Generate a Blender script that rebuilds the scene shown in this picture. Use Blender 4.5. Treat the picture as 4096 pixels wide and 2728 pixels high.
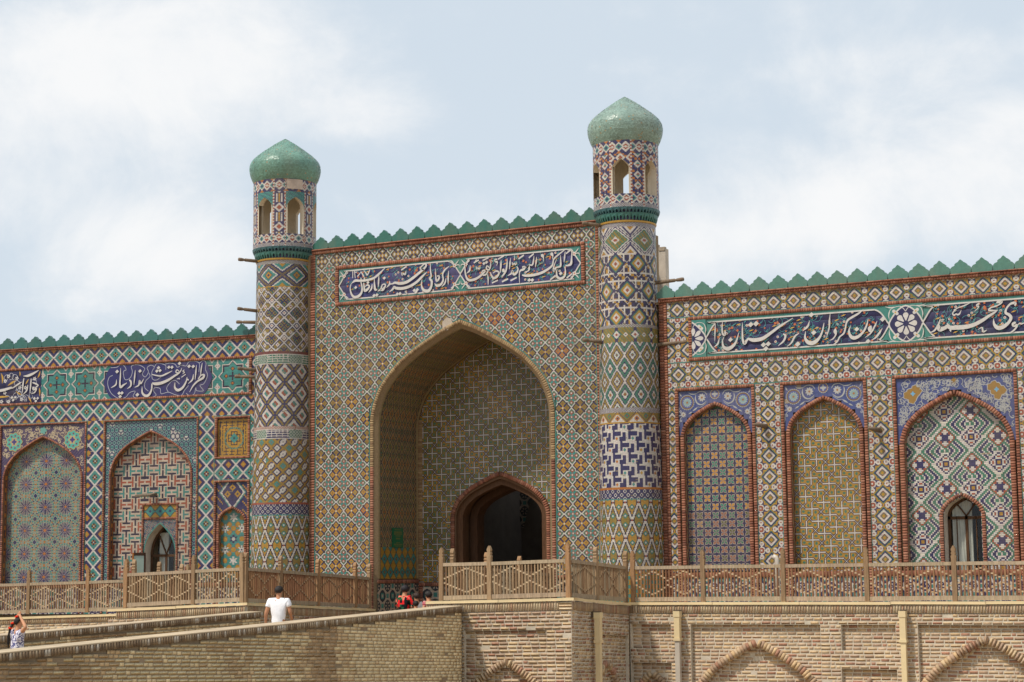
import bpy, bmesh, math, random
import numpy as np
from mathutils import Vector, Matrix

# ------------------------------------------------------------------ scene, camera, light
for o in list(bpy.data.objects):
    bpy.data.objects.remove(o)
sc = bpy.context.scene
COL = sc.collection
rng = np.random.default_rng(7)
random.seed(7)
rad = math.radians

F = 7399.07; PIT = rad(7.34743); ROL = rad(-0.53438); PSI = rad(27.24424)
EYE = 3.2
cd = bpy.data.cameras.new('camera'); cam = bpy.data.objects.new('camera', cd); COL.objects.link(cam)
cd.sensor_width = 36.0; cd.lens = 36.0 * F / 4096; cd.clip_end = 6000; cd.clip_start = .1
fwd = Vector((-math.sin(PSI) * math.cos(PIT), math.cos(PSI) * math.cos(PIT), math.sin(PIT)))
right0 = Vector((math.cos(PSI), math.sin(PSI), 0)); up0 = right0.cross(fwd)
cr, sr = math.cos(ROL), math.sin(ROL)
cx = right0 * cr + up0 * sr; cy = -right0 * sr + up0 * cr
M = Matrix((cx, cy, -fwd)).transposed().to_4x4(); M.translation = Vector((0, 0, EYE))
cam.matrix_world = M
sc.camera = cam

# sun: high, from the left and in front of the facade, veiled by thin cloud
SUN = Vector((-.30, -.48, .82)).normalized()
sl = bpy.data.lights.new('sun', 'SUN'); sl.energy = 3.5; sl.angle = rad(4); sl.color = (1, .93, .83)
so = bpy.data.objects.new('sun', sl); COL.objects.link(so); so.location = (0, 0, 60)
so.rotation_euler = SUN.to_track_quat('Z', 'Y').to_euler()

wd = bpy.data.worlds.new('World'); sc.world = wd; wd.use_nodes = True
nt = wd.node_tree; nd = nt.nodes; lk = nt.links; nd.clear()
def N(tree, t, **k):
    n = tree.nodes.new(t)
    for a, v in k.items():
        if a.startswith('i_'):
            n.inputs[a[2:].replace('_', ' ')].default_value = v
        else:
            setattr(n, a, v)
    return n
sky = N(nt, 'ShaderNodeTexSky', sky_type='NISHITA', sun_disc=False)
sky.sun_elevation = math.asin(SUN.z); sky.sun_rotation = math.atan2(SUN.x, SUN.y)
sky.air_density = 1.0; sky.dust_density = 3.0; sky.ozone_density = 2.0; sky.altitude = 400
tc = N(nt, 'ShaderNodeTexCoord')
sep = N(nt, 'ShaderNodeSeparateXYZ'); lk.new(tc.outputs['Generated'], sep.inputs[0])
def math_n(op, a, b=None, c=None, tree=nt):
    n = tree.nodes.new('ShaderNodeMath'); n.operation = op
    for i, v in enumerate((a, b, c)):
        if v is None: continue
        if isinstance(v, (int, float)): n.inputs[i].default_value = v
        else: tree.links.new(v, n.inputs[i])
    return n.outputs[0]
zz = math_n('ADD', math_n('MAXIMUM', sep.outputs[2], 0.0), 0.22)
comb = N(nt, 'ShaderNodeCombineXYZ')
lk.new(math_n('DIVIDE', sep.outputs[0], zz), comb.inputs[0])
lk.new(math_n('DIVIDE', sep.outputs[1], zz), comb.inputs[1])
nz = N(nt, 'ShaderNodeTexNoise', i_Scale=1.5, i_Detail=8.0, i_Roughness=.55, i_Distortion=.25)
mp = N(nt, 'ShaderNodeMapping'); mp.inputs['Location'].default_value = (3.1, 1.7, 0.4)
lk.new(comb.outputs[0], mp.inputs[0]); lk.new(mp.outputs[0], nz.inputs[0])
nz2 = N(nt, 'ShaderNodeTexNoise', i_Scale=11.0, i_Detail=10.0, i_Roughness=.62, i_Distortion=.35)
lk.new(tc.outputs['Generated'], nz2.inputs[0])

def pixray(px, py):
    x = (px - 2048) / F; y = -(py - 1364) / F
    c, s = math.cos(ROL), math.sin(ROL); x, y = x * c - y * s, x * s + y * c
    cp, sp = math.cos(PIT), math.sin(PIT)
    r = (x, cp - y * sp, sp + y * cp)
    c, s = math.cos(PSI), math.sin(PSI)
    return np.array([r[0] * c - r[1] * s, r[0] * s + r[1] * c, r[2]])

# cloud banks at the bearings they stand at, broken up by noise
cloud = math_n('MULTIPLY', math_n('SUBTRACT', nz.outputs[0], .5), 1.6)
for (px, py, w, h, amp) in ((650, 240, 1000, 330, .95), (620, 980, 480, 240, .8), (1480, 480, 330, 130, .5), (3650, 760, 1000, 360, .72), (2900, 980, 520, 190, .5), (250, 1250, 420, 160, .35), (3500, 250, 700, 90, .25)):
    c = pixray(px, py); c /= np.linalg.norm(c)
    # angular ellipse: horizontal bearing and elevation
    hr = np.array([c[1], -c[0], 0]); hr /= np.linalg.norm(hr); vr = np.cross(hr, c)
    d1 = N(nt, 'ShaderNodeVectorMath', operation='DOT_PRODUCT'); d1.inputs[1].default_value = tuple(hr / (w / F)); lk.new(tc.outputs['Generated'], d1.inputs[0])
    d2 = N(nt, 'ShaderNodeVectorMath', operation='DOT_PRODUCT'); d2.inputs[1].default_value = tuple(vr / (h / F)); lk.new(tc.outputs['Generated'], d2.inputs[0])
    d3 = N(nt, 'ShaderNodeVectorMath', operation='DOT_PRODUCT'); d3.inputs[1].default_value = tuple(c); lk.new(tc.outputs['Generated'], d3.inputs[0])
    q = math_n('ADD', math_n('POWER', math_n('ABSOLUTE', d1.outputs['Value']), 2), math_n('POWER', math_n('ABSOLUTE', d2.outputs['Value']), 2))
    g = math_n('MULTIPLY', math_n('EXPONENT', math_n('MULTIPLY', q, -1.0)), math_n('GREATER_THAN', d3.outputs['Value'], 0.0))
    cloud = math_n('ADD', cloud, math_n('MULTIPLY', g, amp))
cloud = math_n('ADD', cloud, math_n('MULTIPLY', math_n('SUBTRACT', nz2.outputs[0], .5), 1.6))
mr = N(nt, 'ShaderNodeMapRange', interpolation_type='SMOOTHSTEP'); mr.inputs[1].default_value = .08; mr.inputs[2].default_value = .95
lk.new(cloud, mr.inputs[0])
cf = math_n('MULTIPLY', mr.outputs[0], .9)
skc = N(nt, 'ShaderNodeMixRGB', blend_type='MIX'); skc.inputs[0].default_value = .88
skc.inputs[2].default_value = (7.1, 8.0, 8.85, 1)       # milky summer haze over the blue
lk.new(sky.outputs[0], skc.inputs[1])
mx = N(nt, 'ShaderNodeMixRGB', blend_type='MIX'); lk.new(cf, mx.inputs[0]); lk.new(skc.outputs[0], mx.inputs[1])
mx.inputs[2].default_value = (9.7, 9.7, 9.7, 1)
bg = N(nt, 'ShaderNodeBackground', i_Strength=.1); lk.new(mx.outputs[0], bg.inputs[0])
wo = N(nt, 'ShaderNodeOutputWorld'); lk.new(bg.outputs[0], wo.inputs[0])

vs = sc.view_settings; vs.view_transform = 'Standard'; vs.look = 'None'; vs.exposure = 0.0; vs.gamma = 1.0; vs.use_curve_mapping = False
sc.render.engine = 'CYCLES'
sc.cycles.max_bounces = 6; sc.cycles.diffuse_bounces = 4

# ------------------------------------------------------------------ colours and materials
def lin(r, g, b, k=1.0):
    f = lambda c: ((c / 255 + .055) / 1.055) ** 2.4 if c > 10 else c / 255 / 12.92
    return (f(r) * k, f(g) * k, f(b) * k)
PAL = {}
PALN = []
def pal(n, *rgb):
    PAL[n] = len(PALN); PALN.append(lin(*rgb))
pal('W', 220, 212, 202); pal('B', 44, 44, 98); pal('K', 42, 37, 66); pal('T', 66, 152, 146); pal('G', 66, 134, 112)
pal('Y', 202, 152, 50); pal('O', 204, 124, 46); pal('R', 178, 86, 62); pal('S', 196, 172, 128); pal('L', 72, 88, 150)
pal('V', 160, 134, 56); pal('D', 40, 56, 70); pal('C', 150, 185, 180); pal('N', 110, 84, 58); pal('M', 128, 104, 132); pal('P', 206, 186, 166); pal('Q', 170, 168, 142)
for k_, v_ in list(PAL.items()): globals()['c' + k_] = v_
PALA = np.array(PALN)
dust_ = np.array(lin(128, 116, 96))
for k_ in PAL: PALA[PAL[k_]] = PALA[PAL[k_]] * (.84 if k_ in 'TGYVORSQML' else (.90 if k_ in 'WPC' else .95)) * .95 + dust_ * (.05 if k_ not in 'BKD' else .03)
PALA *= .87; PALA[[PAL['W'], PAL['P']]] *= 1.06

def mat_new(name, rough=.5, spec=.5, nscale=8., namp=.25, bump=0., bscale=60., dirt=0., dirtcol=(.16, .12, .085), coat=0., metal=0., stretch=None):
    m = bpy.data.materials.new(name); m.use_nodes = True
    t = m.node_tree; b = t.nodes['Principled BSDF']
    b.inputs['Roughness'].default_value = rough; b.inputs['Specular IOR Level'].default_value = spec
    b.inputs['Metallic'].default_value = metal
    if coat: b.inputs['Coat Weight'].default_value = coat; b.inputs['Coat Roughness'].default_value = .12
    at = N(t, 'ShaderNodeAttribute', attribute_name='Col')
    gm = N(t, 'ShaderNodeNewGeometry')
    src = gm.outputs['Position']
    if stretch:
        mpp = N(t, 'ShaderNodeMapping'); mpp.inputs['Scale'].default_value = stretch; t.links.new(src, mpp.inputs[0]); src = mpp.outputs[0]
    n1 = N(t, 'ShaderNodeTexNoise', i_Scale=nscale, i_Detail=6.0, i_Roughness=.6); t.links.new(src, n1.inputs[0])
    r1 = N(t, 'ShaderNodeMapRange'); r1.inputs[1].default_value = .25; r1.inputs[2].default_value = .75; r1.inputs[3].default_value = 1 - namp; r1.inputs[4].default_value = 1 + namp * .6
    t.links.new(n1.outputs[0], r1.inputs[0])
    mu = N(t, 'ShaderNodeMixRGB', blend_type='MULTIPLY'); mu.inputs[0].default_value = 1
    t.links.new(at.outputs[0], mu.inputs[1]); t.links.new(r1.outputs[0], mu.inputs[2])
    out = mu.outputs[0]
    if dirt:
        n2 = N(t, 'ShaderNodeTexNoise', i_Scale=1.3, i_Detail=9.0, i_Roughness=.68); 
        mp2 = N(t, 'ShaderNodeMapping'); mp2.inputs['Scale'].default_value = (1, 1, .45); t.links.new(gm.outputs['Position'], mp2.inputs[0]); t.links.new(mp2.outputs[0], n2.inputs[0])
        r2 = N(t, 'ShaderNodeMapRange'); r2.inputs[1].default_value = .46; r2.inputs[2].default_value = .78; r2.inputs[3].default_value = 0; r2.inputs[4].default_value = dirt
        t.links.new(n2.outputs[0], r2.inputs[0])
        mx = N(t, 'ShaderNodeMixRGB'); t.links.new(r2.outputs[0], mx.inputs[0]); t.links.new(out, mx.inputs[1]); mx.inputs[2].default_value = (*dirtcol, 1)
        out = mx.outputs[0]
    t.links.new(out, b.inputs['Base Color'])
    if bump:
        n3 = N(t, 'ShaderNodeTexNoise', i_Scale=bscale, i_Detail=5.0); t.links.new(src, n3.inputs[0])
        bp = N(t, 'ShaderNodeBump', i_Strength=bump, i_Distance=.02); t.links.new(n3.outputs[0], bp.inputs['Height']); t.links.new(bp.outputs[0], b.inputs['Normal'])
    return m
MAT = {}
MAT['glaze'] = mat_new('glazed_tile', .36, .45, 14, .16, .12, 45, dirt=.34, dirtcol=(.24, .18, .12))
MAT['brick'] = mat_new('brick', .92, .2, 22, .22, .4, 90, dirt=.22, dirtcol=(.27, .2, .14))
MAT['plaster'] = mat_new('plaster', .9, .2, 3, .25, .3, 40, dirt=.4)
MAT['wood'] = mat_new('weathered_wood', .8, .25, 5, .42, .5, 14, dirt=.25, dirtcol=(.12, .085, .06), stretch=(6, 6, .7))
MAT['paint'] = mat_new('painted_metal', .32, .5, 3, .12, 0, dirt=.15)
MAT['cloth'] = mat_new('cloth', .9, .15, 12, .12, .3, 60)
MAT['skin'] = mat_new('skin', .6, .35, 9, .1)
MAT['hair'] = mat_new('hair', .55, .35, 40, .35, .6, 120, stretch=(1, 1, .25))
MAT['ground'] = mat_new('ground_dust', .95, .1, .6, .3, .4, 8, dirt=.3)
MAT['glass'] = mat_new('window_glass', .06, .6, 1, .05)

# ------------------------------------------------------------------ mesh helpers
def mesh_from(name, V, Fc, colr):
    """V (n,3); Fc list/array of quads (m,4) or list of polygons; colr (m,3)"""
    me = bpy.data.meshes.new(name)
    V = np.asarray(V, dtype=np.float32)
    if isinstance(Fc, np.ndarray):
        m, k = Fc.shape
        me.vertices.add(len(V)); me.vertices.foreach_set('co', V.ravel())
        me.loops.add(m * k); me.loops.foreach_set('vertex_index', Fc.astype(np.int32).ravel())
        me.polygons.add(m); me.polygons.foreach_set('loop_start', (np.arange(m) * k).astype(np.int32))
        me.update(calc_edges=True)
    else:
        me.from_pydata([tuple(v) for v in V], [], [tuple(f) for f in Fc]); me.update()
    ca = me.attributes.new('Col', 'FLOAT_COLOR', 'FACE')
    c = np.ones((len(me.polygons), 4), dtype=np.float32); c[:, :3] = np.asarray(colr, dtype=np.float32).reshape(-1, 3)
    ca.data.foreach_set('color', c.ravel())
    return me
def link(name, me, mat, parent=None, smooth=False):
    o = bpy.data.objects.new(name, me); COL.objects.link(o)
    if mat is not None and me is not None:
        if not me.materials: me.materials.append(MAT[mat])
    if parent is not None: o.parent = parent
    if smooth: me.polygons.foreach_set('use_smooth', [True] * len(me.polygons))
    return o
def thing(name, label, cat, loc=(0, 0, 0), group=None):
    o = bpy.data.objects.new(name, None); COL.objects.link(o); o.location = loc
    o.empty_display_size = .3
    tag(o, label, cat, group); return o
def tag(o, label, cat, group=None):
    o['label'] = label; o['category'] = cat
    if group: o['group'] = group
    return o
def stuff(o): o['kind'] = 'stuff'; return o
def structure(o): o['kind'] = 'structure'; return o
class MB:
    def __init__(s): s.v = []; s.f = []; s.c = []
    def poly(s, pts, col):
        n = len(s.v); s.v += [tuple(p) for p in pts]; s.f.append(tuple(range(n, n + len(pts)))); s.c.append(col)
    def box(s, x0, x1, y0, y1, z0, z1, col, M=None):
        P = [(x0, y0, z0), (x1, y0, z0), (x1, y1, z0), (x0, y1, z0), (x0, y0, z1), (x1, y0, z1), (x1, y1, z1), (x0, y1, z1)]
        if M is not None: P = [tuple(M @ Vector(p)) for p in P]
        n = len(s.v); s.v += P
        for q in ((0, 3, 2, 1), (4, 5, 6, 7), (0, 1, 5, 4), (1, 2, 6, 5), (2, 3, 7, 6), (3, 0, 4, 7)):
            s.f.append(tuple(n + i for i in q)); s.c.append(col)
    def hexa(s, P, col):
        """8 corners: 0-3 back ring, 4-7 front ring"""
        n = len(s.v); s.v += [tuple(p) for p in P]
        for q in ((0, 3, 2, 1), (4, 5, 6, 7), (0, 1, 5, 4), (1, 2, 6, 5), (2, 3, 7, 6), (3, 0, 4, 7)):
            s.f.append(tuple(n + i for i in q)); s.c.append(col)
    def tube(s, pts, r, col, n=8, caps=True):
        pts = [Vector(p) for p in pts]
        if not hasattr(r, '__len__'): r = [r] * len(pts)
        b = len(s.v); prev = None
        for i, p in enumerate(pts):
            d = (pts[min(i + 1, len(pts) - 1)] - pts[max(i - 1, 0)]).normalized()
            a = Vector((0, 0, 1)) if abs(d.z) < .9 else Vector((1, 0, 0))
            e1 = d.cross(a).normalized() if prev is None else (prev - d * prev.dot(d)).normalized()
            prev = e1; e2 = d.cross(e1)
            for k in range(n):
                t = 2 * math.pi * k / n
                s.v.append(tuple(p + (e1 * math.cos(t) + e2 * math.sin(t)) * r[i]))
        for i in range(len(pts) - 1):
            for k in range(n):
                s.f.append((b + i * n + k, b + i * n + (k + 1) % n, b + (i + 1) * n + (k + 1) % n, b + (i + 1) * n + k)); s.c.append(col)
        if caps:
            s.f.append(tuple(b + k for k in range(n))[::-1]); s.c.append(col)
            s.f.append(tuple(b + (len(pts) - 1) * n + k for k in range(n))); s.c.append(col)
    def prism(s, pts, ext, col, back=True):
        """polygon pts (3d list), extruded by vector ext"""
        n = len(s.v); k = len(pts); ext = np.asarray(ext)
        s.v += [tuple(p) for p in pts] + [tuple(np.asarray(p) + ext) for p in pts]
        s.f.append(tuple(range(n, n + k))); s.c.append(col)
        if back: s.f.append(tuple(range(n + 2 * k - 1, n + k - 1, -1))); s.c.append(col)
        for i in range(k):
            j = (i + 1) % k
            s.f.append((n + j, n + i, n + k + i, n + k + j)); s.c.append(col)
    def build(s, name, mat, parent=None, smooth=False, recalc=True):
        me = mesh_from(name, s.v, s.f, s.c)
        if recalc:
            bm = bmesh.new(); bm.from_mesh(me); bmesh.ops.recalc_face_normals(bm, faces=bm.faces); bm.to_mesh(me); bm.free()
        return link(name, me, mat, parent, smooth)
def jit(c, a=.12):
    k = 1 + random.uniform(-a, a); return tuple(min(1, x * k * (1 + random.uniform(-a, a) * .25)) for x in c)

# walls: plane frames (u along, z up, d outwards towards the viewer)
class Wall:
    def __init__(s, ox, oy, tx, ty, sl=0.0, u0=0.0): s.o = (ox, oy); s.t = (tx, ty); s.n = (ty, -tx); s.sl = sl; s.u0 = u0
    def P(s, u, z, d=0.0):
        u = np.asarray(u, float); z = np.asarray(z, float) + s.sl * (u - s.u0)
        return np.stack(np.broadcast_arrays(s.o[0] + u * s.t[0] + d * s.n[0], s.o[1] + u * s.t[1] + d * s.n[1], z), -1)
    def px(s, px, py, d=0.0):
        r = pixray(px, py); n = s.n; o = (s.o[0] + d * n[0], s.o[1] + d * n[1])
        t = (o[0] * n[0] + o[1] * n[1]) / (r[0] * n[0] + r[1] * n[1])
        return ((r[0] * t - o[0]) * s.t[0] + (r[1] * t - o[1]) * s.t[1], EYE + r[2] * t)
WP = Wall(0, 42.0, 1, 0)             # portal front
WB = Wall(0, 44.2, 1, 0)             # back wall of the portal recess
WR = Wall(0, 42.05, 1, 0)            # right wing
AL = PSI - rad(19.92568)
LO = (-28.68, 42.0)
WL = Wall(LO[0], LO[1], math.cos(AL), math.sin(AL))   # left wing, turned by seven degrees

_NG = rng.random((41, 41, 41))
def soft_noise(P, s):
    Q = (P / s) % 40; i = np.floor(Q).astype(int); f = Q - i; f = f * f * (3 - 2 * f); out = 0
    for a in (0, 1):
        for b in (0, 1):
            for c in (0, 1):
                out = out + _NG[(i[:, 0] + a) % 41, (i[:, 1] + b) % 41, (i[:, 2] + c) % 41] * np.where(a, f[:, 0], 1 - f[:, 0]) * np.where(b, f[:, 1], 1 - f[:, 1]) * np.where(c, f[:, 2], 1 - f[:, 2])
    return out
def tiles(name, parent, mapf, C, u0, z0, cu, cz, maxrun=8, gap=.05, jitter=.1, mat='glaze', rowtint=None):
    """C: palette index grid (rows from z0 upwards, -1 = no tile); mapf(u,z)->xyz. One quad per run of equal tiles."""
    R, Cn = C.shape
    brk = np.ones((R, Cn + 1), bool)
    brk[:, 1:-1] = C[:, 1:] != C[:, :-1]
    off = (np.arange(R) * 3) % maxrun
    colidx = np.arange(Cn + 1)[None, :]
    brk |= ((colidx + off[:, None]) % maxrun == 0)
    brk[:, 0] = True; brk[:, -1] = True
    r, c = np.nonzero(brk)
    same = r[1:] == r[:-1]
    rs = r[:-1][same]; a = c[:-1][same]; b = c[1:][same]
    idx = C[rs, a]; ok = idx >= 0
    rs, a, b, idx = rs[ok], a[ok], b[ok], idx[ok]
    g = gap * cu; gz = gap * cz
    ua = u0 + a * cu + g; ub = u0 + b * cu - g; za = z0 + rs * cz + gz; zb = z0 + (rs + 1) * cz - gz
    m = len(idx)
    V = np.empty((m, 4, 3))
    V[:, 0] = mapf(ua, za); V[:, 1] = mapf(ub, za); V[:, 2] = mapf(ub, zb); V[:, 3] = mapf(ua, zb)
    nrm = np.cross(V[:, 1] - V[:, 0], V[:, 3] - V[:, 0]); nrm /= np.linalg.norm(nrm, axis=1)[:, None] + 1e-12
    V += nrm[:, None, :] * rng.uniform(-.0007, .0007, (m, 4, 1))
    colr = PALA[idx] * (1 + rng.uniform(-jitter, jitter, (m, 1)) * 1.3) * (1 + rng.uniform(-jitter, jitter, (m, 3)) * .5)
    # fading, soot and dust gathered over the years: broad patches, and single tiles lost or replaced
    X3 = V[:, 0]; w1 = soft_noise(X3, .9); w2 = soft_noise(X3 + 7.3, .35)
    colr = colr * (1 + .20 * (w1[:, None] - .5) + .16 * (w2[:, None] - .5))
    dm_ = np.clip(.0 + .20 * (w2 * w1), 0, .3)[:, None]; colr = colr * (1 - dm_) + dust_ * dm_
    lost = rng.random(m) < .006; colr[lost] = np.array(lin(150, 134, 112)) * rng.uniform(.6, 1.1, (lost.sum(), 1))
    if rowtint is not None: colr = rowtint(colr, ua, za)
    me = mesh_from(name, V.reshape(-1, 3), np.arange(m * 4).reshape(m, 4), colr.clip(0, 1))
    return stuff(link(name, me, mat, parent))
def mosaic(name, parent, wall, u0, u1, z0, z1, cell, fn, mask=None, d=0.0, uc=None, zc=None, **kw):
    n = max(1, int(round((u1 - u0) / cell))); r = max(1, int(round((z1 - z0) / cell)))
    cu = (u1 - u0) / n; cz = (z1 - z0) / r
    u = u0 + (np.arange(n) + .5) * cu; z = z0 + (np.arange(r) + .5) * cz
    U, Z = np.meshgrid(u, z)
    uc = u0 if uc is None else uc; zc = z0 if zc is None else zc
    C = fn(np.floor((U - uc) / cell) + .5, np.floor((Z - zc) / cell) + .5).astype(int)
    if mask is not None: C = np.where(mask(U, Z), C, -1)
    return tiles(name, parent, lambda a, b: wall.P(a, b, d), C, u0, z0, cu, cz, **kw)

# arch profile: half width fraction against height fraction above the springing
ARX = np.array([0, .15, .333, .509, .674, .81, .912, .975, .995, 1.0]); ARZ = np.array([1, .94, .84, .735, .618, .477, .334, .16, .06, 0])
ARX2 = np.interp(np.linspace(0, 9, 46), np.arange(10), ARX); ARZ2 = np.interp(np.linspace(0, 9, 46), np.arange(10), ARZ)
for _ in range(2):
    ARX2[1:-1] = (ARX2[:-2] + 2 * ARX2[1:-1] + ARX2[2:]) / 4; ARZ2[1:-1] = (ARZ2[:-2] + 2 * ARZ2[1:-1] + ARZ2[2:]) / 4
def arch_top(x, hw, zs, rise): return np.where(np.abs(x) <= hw, zs + rise * np.interp(np.abs(x) / hw, ARX2, ARZ2), -1e9)
def arch_pts(uc, hw, zs, rise, zb, n=1):
    """outline, left foot -> apex -> right foot"""
    L = [(uc - hw, zb)] + [(uc - hw * x, zs + rise * z) for x, z in zip(ARX2[::-n], ARZ2[::-n])]
    R = [(2 * uc - a, b) for a, b in L[::-1]][1:]
    return L + R
def in_arch(U, Z, uc, hw, zs, rise): return (np.abs(U - uc) < hw) & (Z < arch_top(U - uc, hw, zs, rise))

# ------------------------------------------------------------------ tile patterns (i, j in tiles)
def per(i, p): return (i + p / 2) % p - p / 2
def SEL(base, *pairs):
    C = base
    for m, c in pairs: C = np.where(m, c, C)
    return C
def pat_portal(i, j):
    p = 24.
    u = per(i, p); v = per(j, p); ru = per(i + 12, p); rv = per(j + 12, p)
    a, b = abs(ru), abs(rv); red = ((np.minimum(a, b) < 4.6) & (a + b < 12.2))
    e = ((np.minimum(a, b) < 3.6) & (a + b < 11.0))
    h = np.abs(np.sin(np.floor((i + 12) / 24) * 12.9898 + np.floor((j + 12) / 24) * 78.233) * 43758.5453) % 1
    C = np.full(i.shape, cB)
    ga, gb = abs(u), abs(v); go = lambda x, y: abs(ga - x) + abs(gb - y)
    lobe = np.minimum(go(5.5, 0), go(0, 5.5))
    gc = np.where(h > .95, cO, np.where((j > -30) & (h < .75), cV, cY)); ctr = np.where((h < .42) | ((j < 60) & (h < .8)), cR, cT)
    C = SEL(C, (ga + gb > 9.6, cK), (lobe < 3.7, gc), (lobe < 1.4, ctr), ((np.minimum(ga, gb) < .8) & (ga + gb < 3.2), cY), (ga + gb < 1.2, cW))
    rl = np.minimum(abs(a - 5.6) + b, a + abs(b - 5.6))
    R_ = np.full(i.shape, cG)
    R_ = SEL(R_, ((abs(a - b) < 2.6) & (a + b < 8), cT), (rl < 3.3, cR), (rl < 1.5, cW), ((np.minimum(a, b) < .7) & (a + b < 2.2), cR), (a + b < 1.1, cW))
    C = np.where(red, cW, C); C = np.where(e, R_, C)
    return C
def pat_portal_top(i, j):
    C = pat_portal(i, j); p = 24.; a, b = abs(per(i, p)), abs(per(j, p))
    lobe = np.minimum(abs(a - 5.5) + b, a + abs(b - 5.5))
    return np.where(lobe < 1.7, cW, C)
def seg(x, y, x0, y0, x1, y1):
    dx, dy = x1 - x0, y1 - y0; t = np.clip(((x - x0) * dx + (y - y0) * dy) / (dx * dx + dy * dy), 0, 1)
    return np.hypot(x - x0 - t * dx, y - y0 - t * dy)
def pat_girih(i, j, ground=None):
    k = 10.; P = 50.
    x = i % P; y = j % P
    D = np.full(i.shape, 99.); S = np.full(i.shape, 99.); Dg = np.full(i.shape, 99.)
    for m in range(-3, 6):
        for n in range(-3, 6):
            cx_, cy_ = (2 * m - n) * k, (m + 2 * n) * k
            if not (-30 < cx_ < 70 and -30 < cy_ < 70): continue
            D = np.minimum(D, np.minimum(seg(x, y, cx_ - k, cy_, cx_ + k, cy_), seg(x, y, cx_, cy_ - k, cx_, cy_ + k)))
            Dg = np.minimum(Dg, np.minimum(seg(x, y, cx_ + k, cy_, cx_ + 2 * k, cy_ - k), seg(x, y, cx_, cy_ + k, cx_ + k, cy_ + 2 * k)))
            for (ex, ey) in ((.62, .62), (-.62, .62), (.62, -.62), (-.62, -.62), (1.5, .4), (-.4, 1.5), (-1.5, -.4), (.4, -1.5)):
                S = np.minimum(S, abs(x - cx_ - ex * k) + abs(y - cy_ - ey * k))
    C = np.full(i.shape, cY) if ground is None else ground(i, j)
    C = SEL(C, (S < 2.2, cG), (np.minimum(D, Dg) < 2.0, cK), (D < 1.0, cW), (Dg < .5, cW))
    return C
def pat_jamb(i, j):
    u = per(i, 16.); v = per(j, 20.); d1 = abs(u) / 8 + abs(v) / 10
    u2 = per(i + 8, 16.); v2 = per(j + 10, 20.); d2 = abs(u2) / 8 + abs(v2) / 10
    d = np.minimum(d1, d2); odd = d2 < d1
    par = (np.floor((j + 10) / 20) + odd) % 3
    mid = np.where(par == 0, cN, np.where(par == 1, cO, cV))
    return SEL(np.full(i.shape, cK), (d < .88, cS), (d < .62, mid), (d < .34, cG), (d < .14, cR))
def pat_rwing(i, j):
    p = 24.; a, b = abs(per(i, p)), abs(per(j, p)); d = a + b
    h = np.abs(np.sin(np.floor((i + 12) / 24) * 91.7 + np.floor((j + 12) / 24) * 37.1) * 43758.5) % 1
    C = np.full(i.shape, cB)
    def fl(x, y): return np.maximum(abs(a - x), abs(b - y)) + .42 * np.minimum(abs(a - x), abs(b - y))
    w = np.minimum(np.minimum(fl(4.7, 12), fl(12, 4.7)), fl(12, 4.7))
    C = SEL(C, (w < 3.2, cW), (w < .9, cR), (fl(12, 12) < 3.4, cR), (fl(12, 12) < 1.1, cW), ((fl(12, 12) >= 3.4) & (fl(12, 12) < 4.6), cW))
    dia = (d < 12.2) | (np.maximum(a, b) < 7.9)
    ring = np.where(h > .35, cY, cV)
    C = np.where(dia, ring, C)
    din = (d < 11) | (np.maximum(a, b) < 6.4)
    C = SEL(C, (din, cG), (d < 9.2, cB), (d < 7.1, cW), (d < 4.4, cR), (d < 3.4, cG), (d < 2.1, cY))
    return C
def pat_lwing(i, j):
    p = 22.; a, b = abs(per(i, p)), abs(per(j, p)); d = a + b; e = 22 - d
    h = np.abs(np.sin(np.floor((i + 11) / 22) * 17.7 + np.floor((j + 11) / 22) * 57.1) * 43758.5) % 1
    yo = np.where(h > .3, cY, cO)
    return SEL(np.full(i.shape, cT), (d > 9.0, cK), (d > 9.9, cW), (d > 12.0, cB), (d > 17.4, cO), (d > 18.6, cY), ((d < 4.2), yo), ((d < 5) & (np.minimum(a, b) < .9), cK), (d < 1.2, cW))
def pat_star(i, j):
    p = 40.; a, b = abs(per(i, p)), abs(per(j, p)); m = np.maximum(a, b)
    s = np.minimum(np.where(m < 14, 0, 1), np.where(a + b < 20, 0, 1))
    s2 = np.minimum(np.where(m < 12.6, 0, 1), np.where(a + b < 18, 0, 1)); s3 = np.minimum(np.where(m < 11.4, 0, 1), np.where(a + b < 16.4, 0, 1))
    C = np.full(i.shape, cT)
    q = np.minimum(abs(a - 8.5) + b, a + abs(b - 8.5))
    w = np.minimum(abs(a - 20) + abs(b - 12.5), abs(a - 12.5) + abs(b - 20))
    return SEL(C, (w < 4.4, cW), (w < 2, cR), ((a > 19.4) & (b > 8) & (b < 20), cW), (s == 0, cW), (s2 == 0, cK), (s3 == 0, cT), (q < 3.2, cK), (q < 2.1, cO), ((np.minimum(a, b) < .6) & (a + b < 6), cK))
def pat_tbrick(i, j):
    C = np.full(i.shape, cP); jj = j * 1.08
    for (ox, oy, col) in ((0, 0, cT), (11, 13, cR)):
        x = abs(per(i - ox, 22.)); y0 = per(jj - oy, 26.); y = abs(y0); row = y < 6.5
        Hb = ((x >= 6) & (x < 8.2) & (y < 5.7)) | ((y < 1.1) & (x >= 1) & (x < 6))
        nb = (y >= 3.4) & (y < 5.7) & (x < 5)
        vb = ((x >= 9.9) & (y > .9)) | ((x < 1.1) & (y >= 5.6))
        C = SEL(C, (row & vb, cK), (row & nb, cK), (row & Hb, col))
    return C
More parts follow.
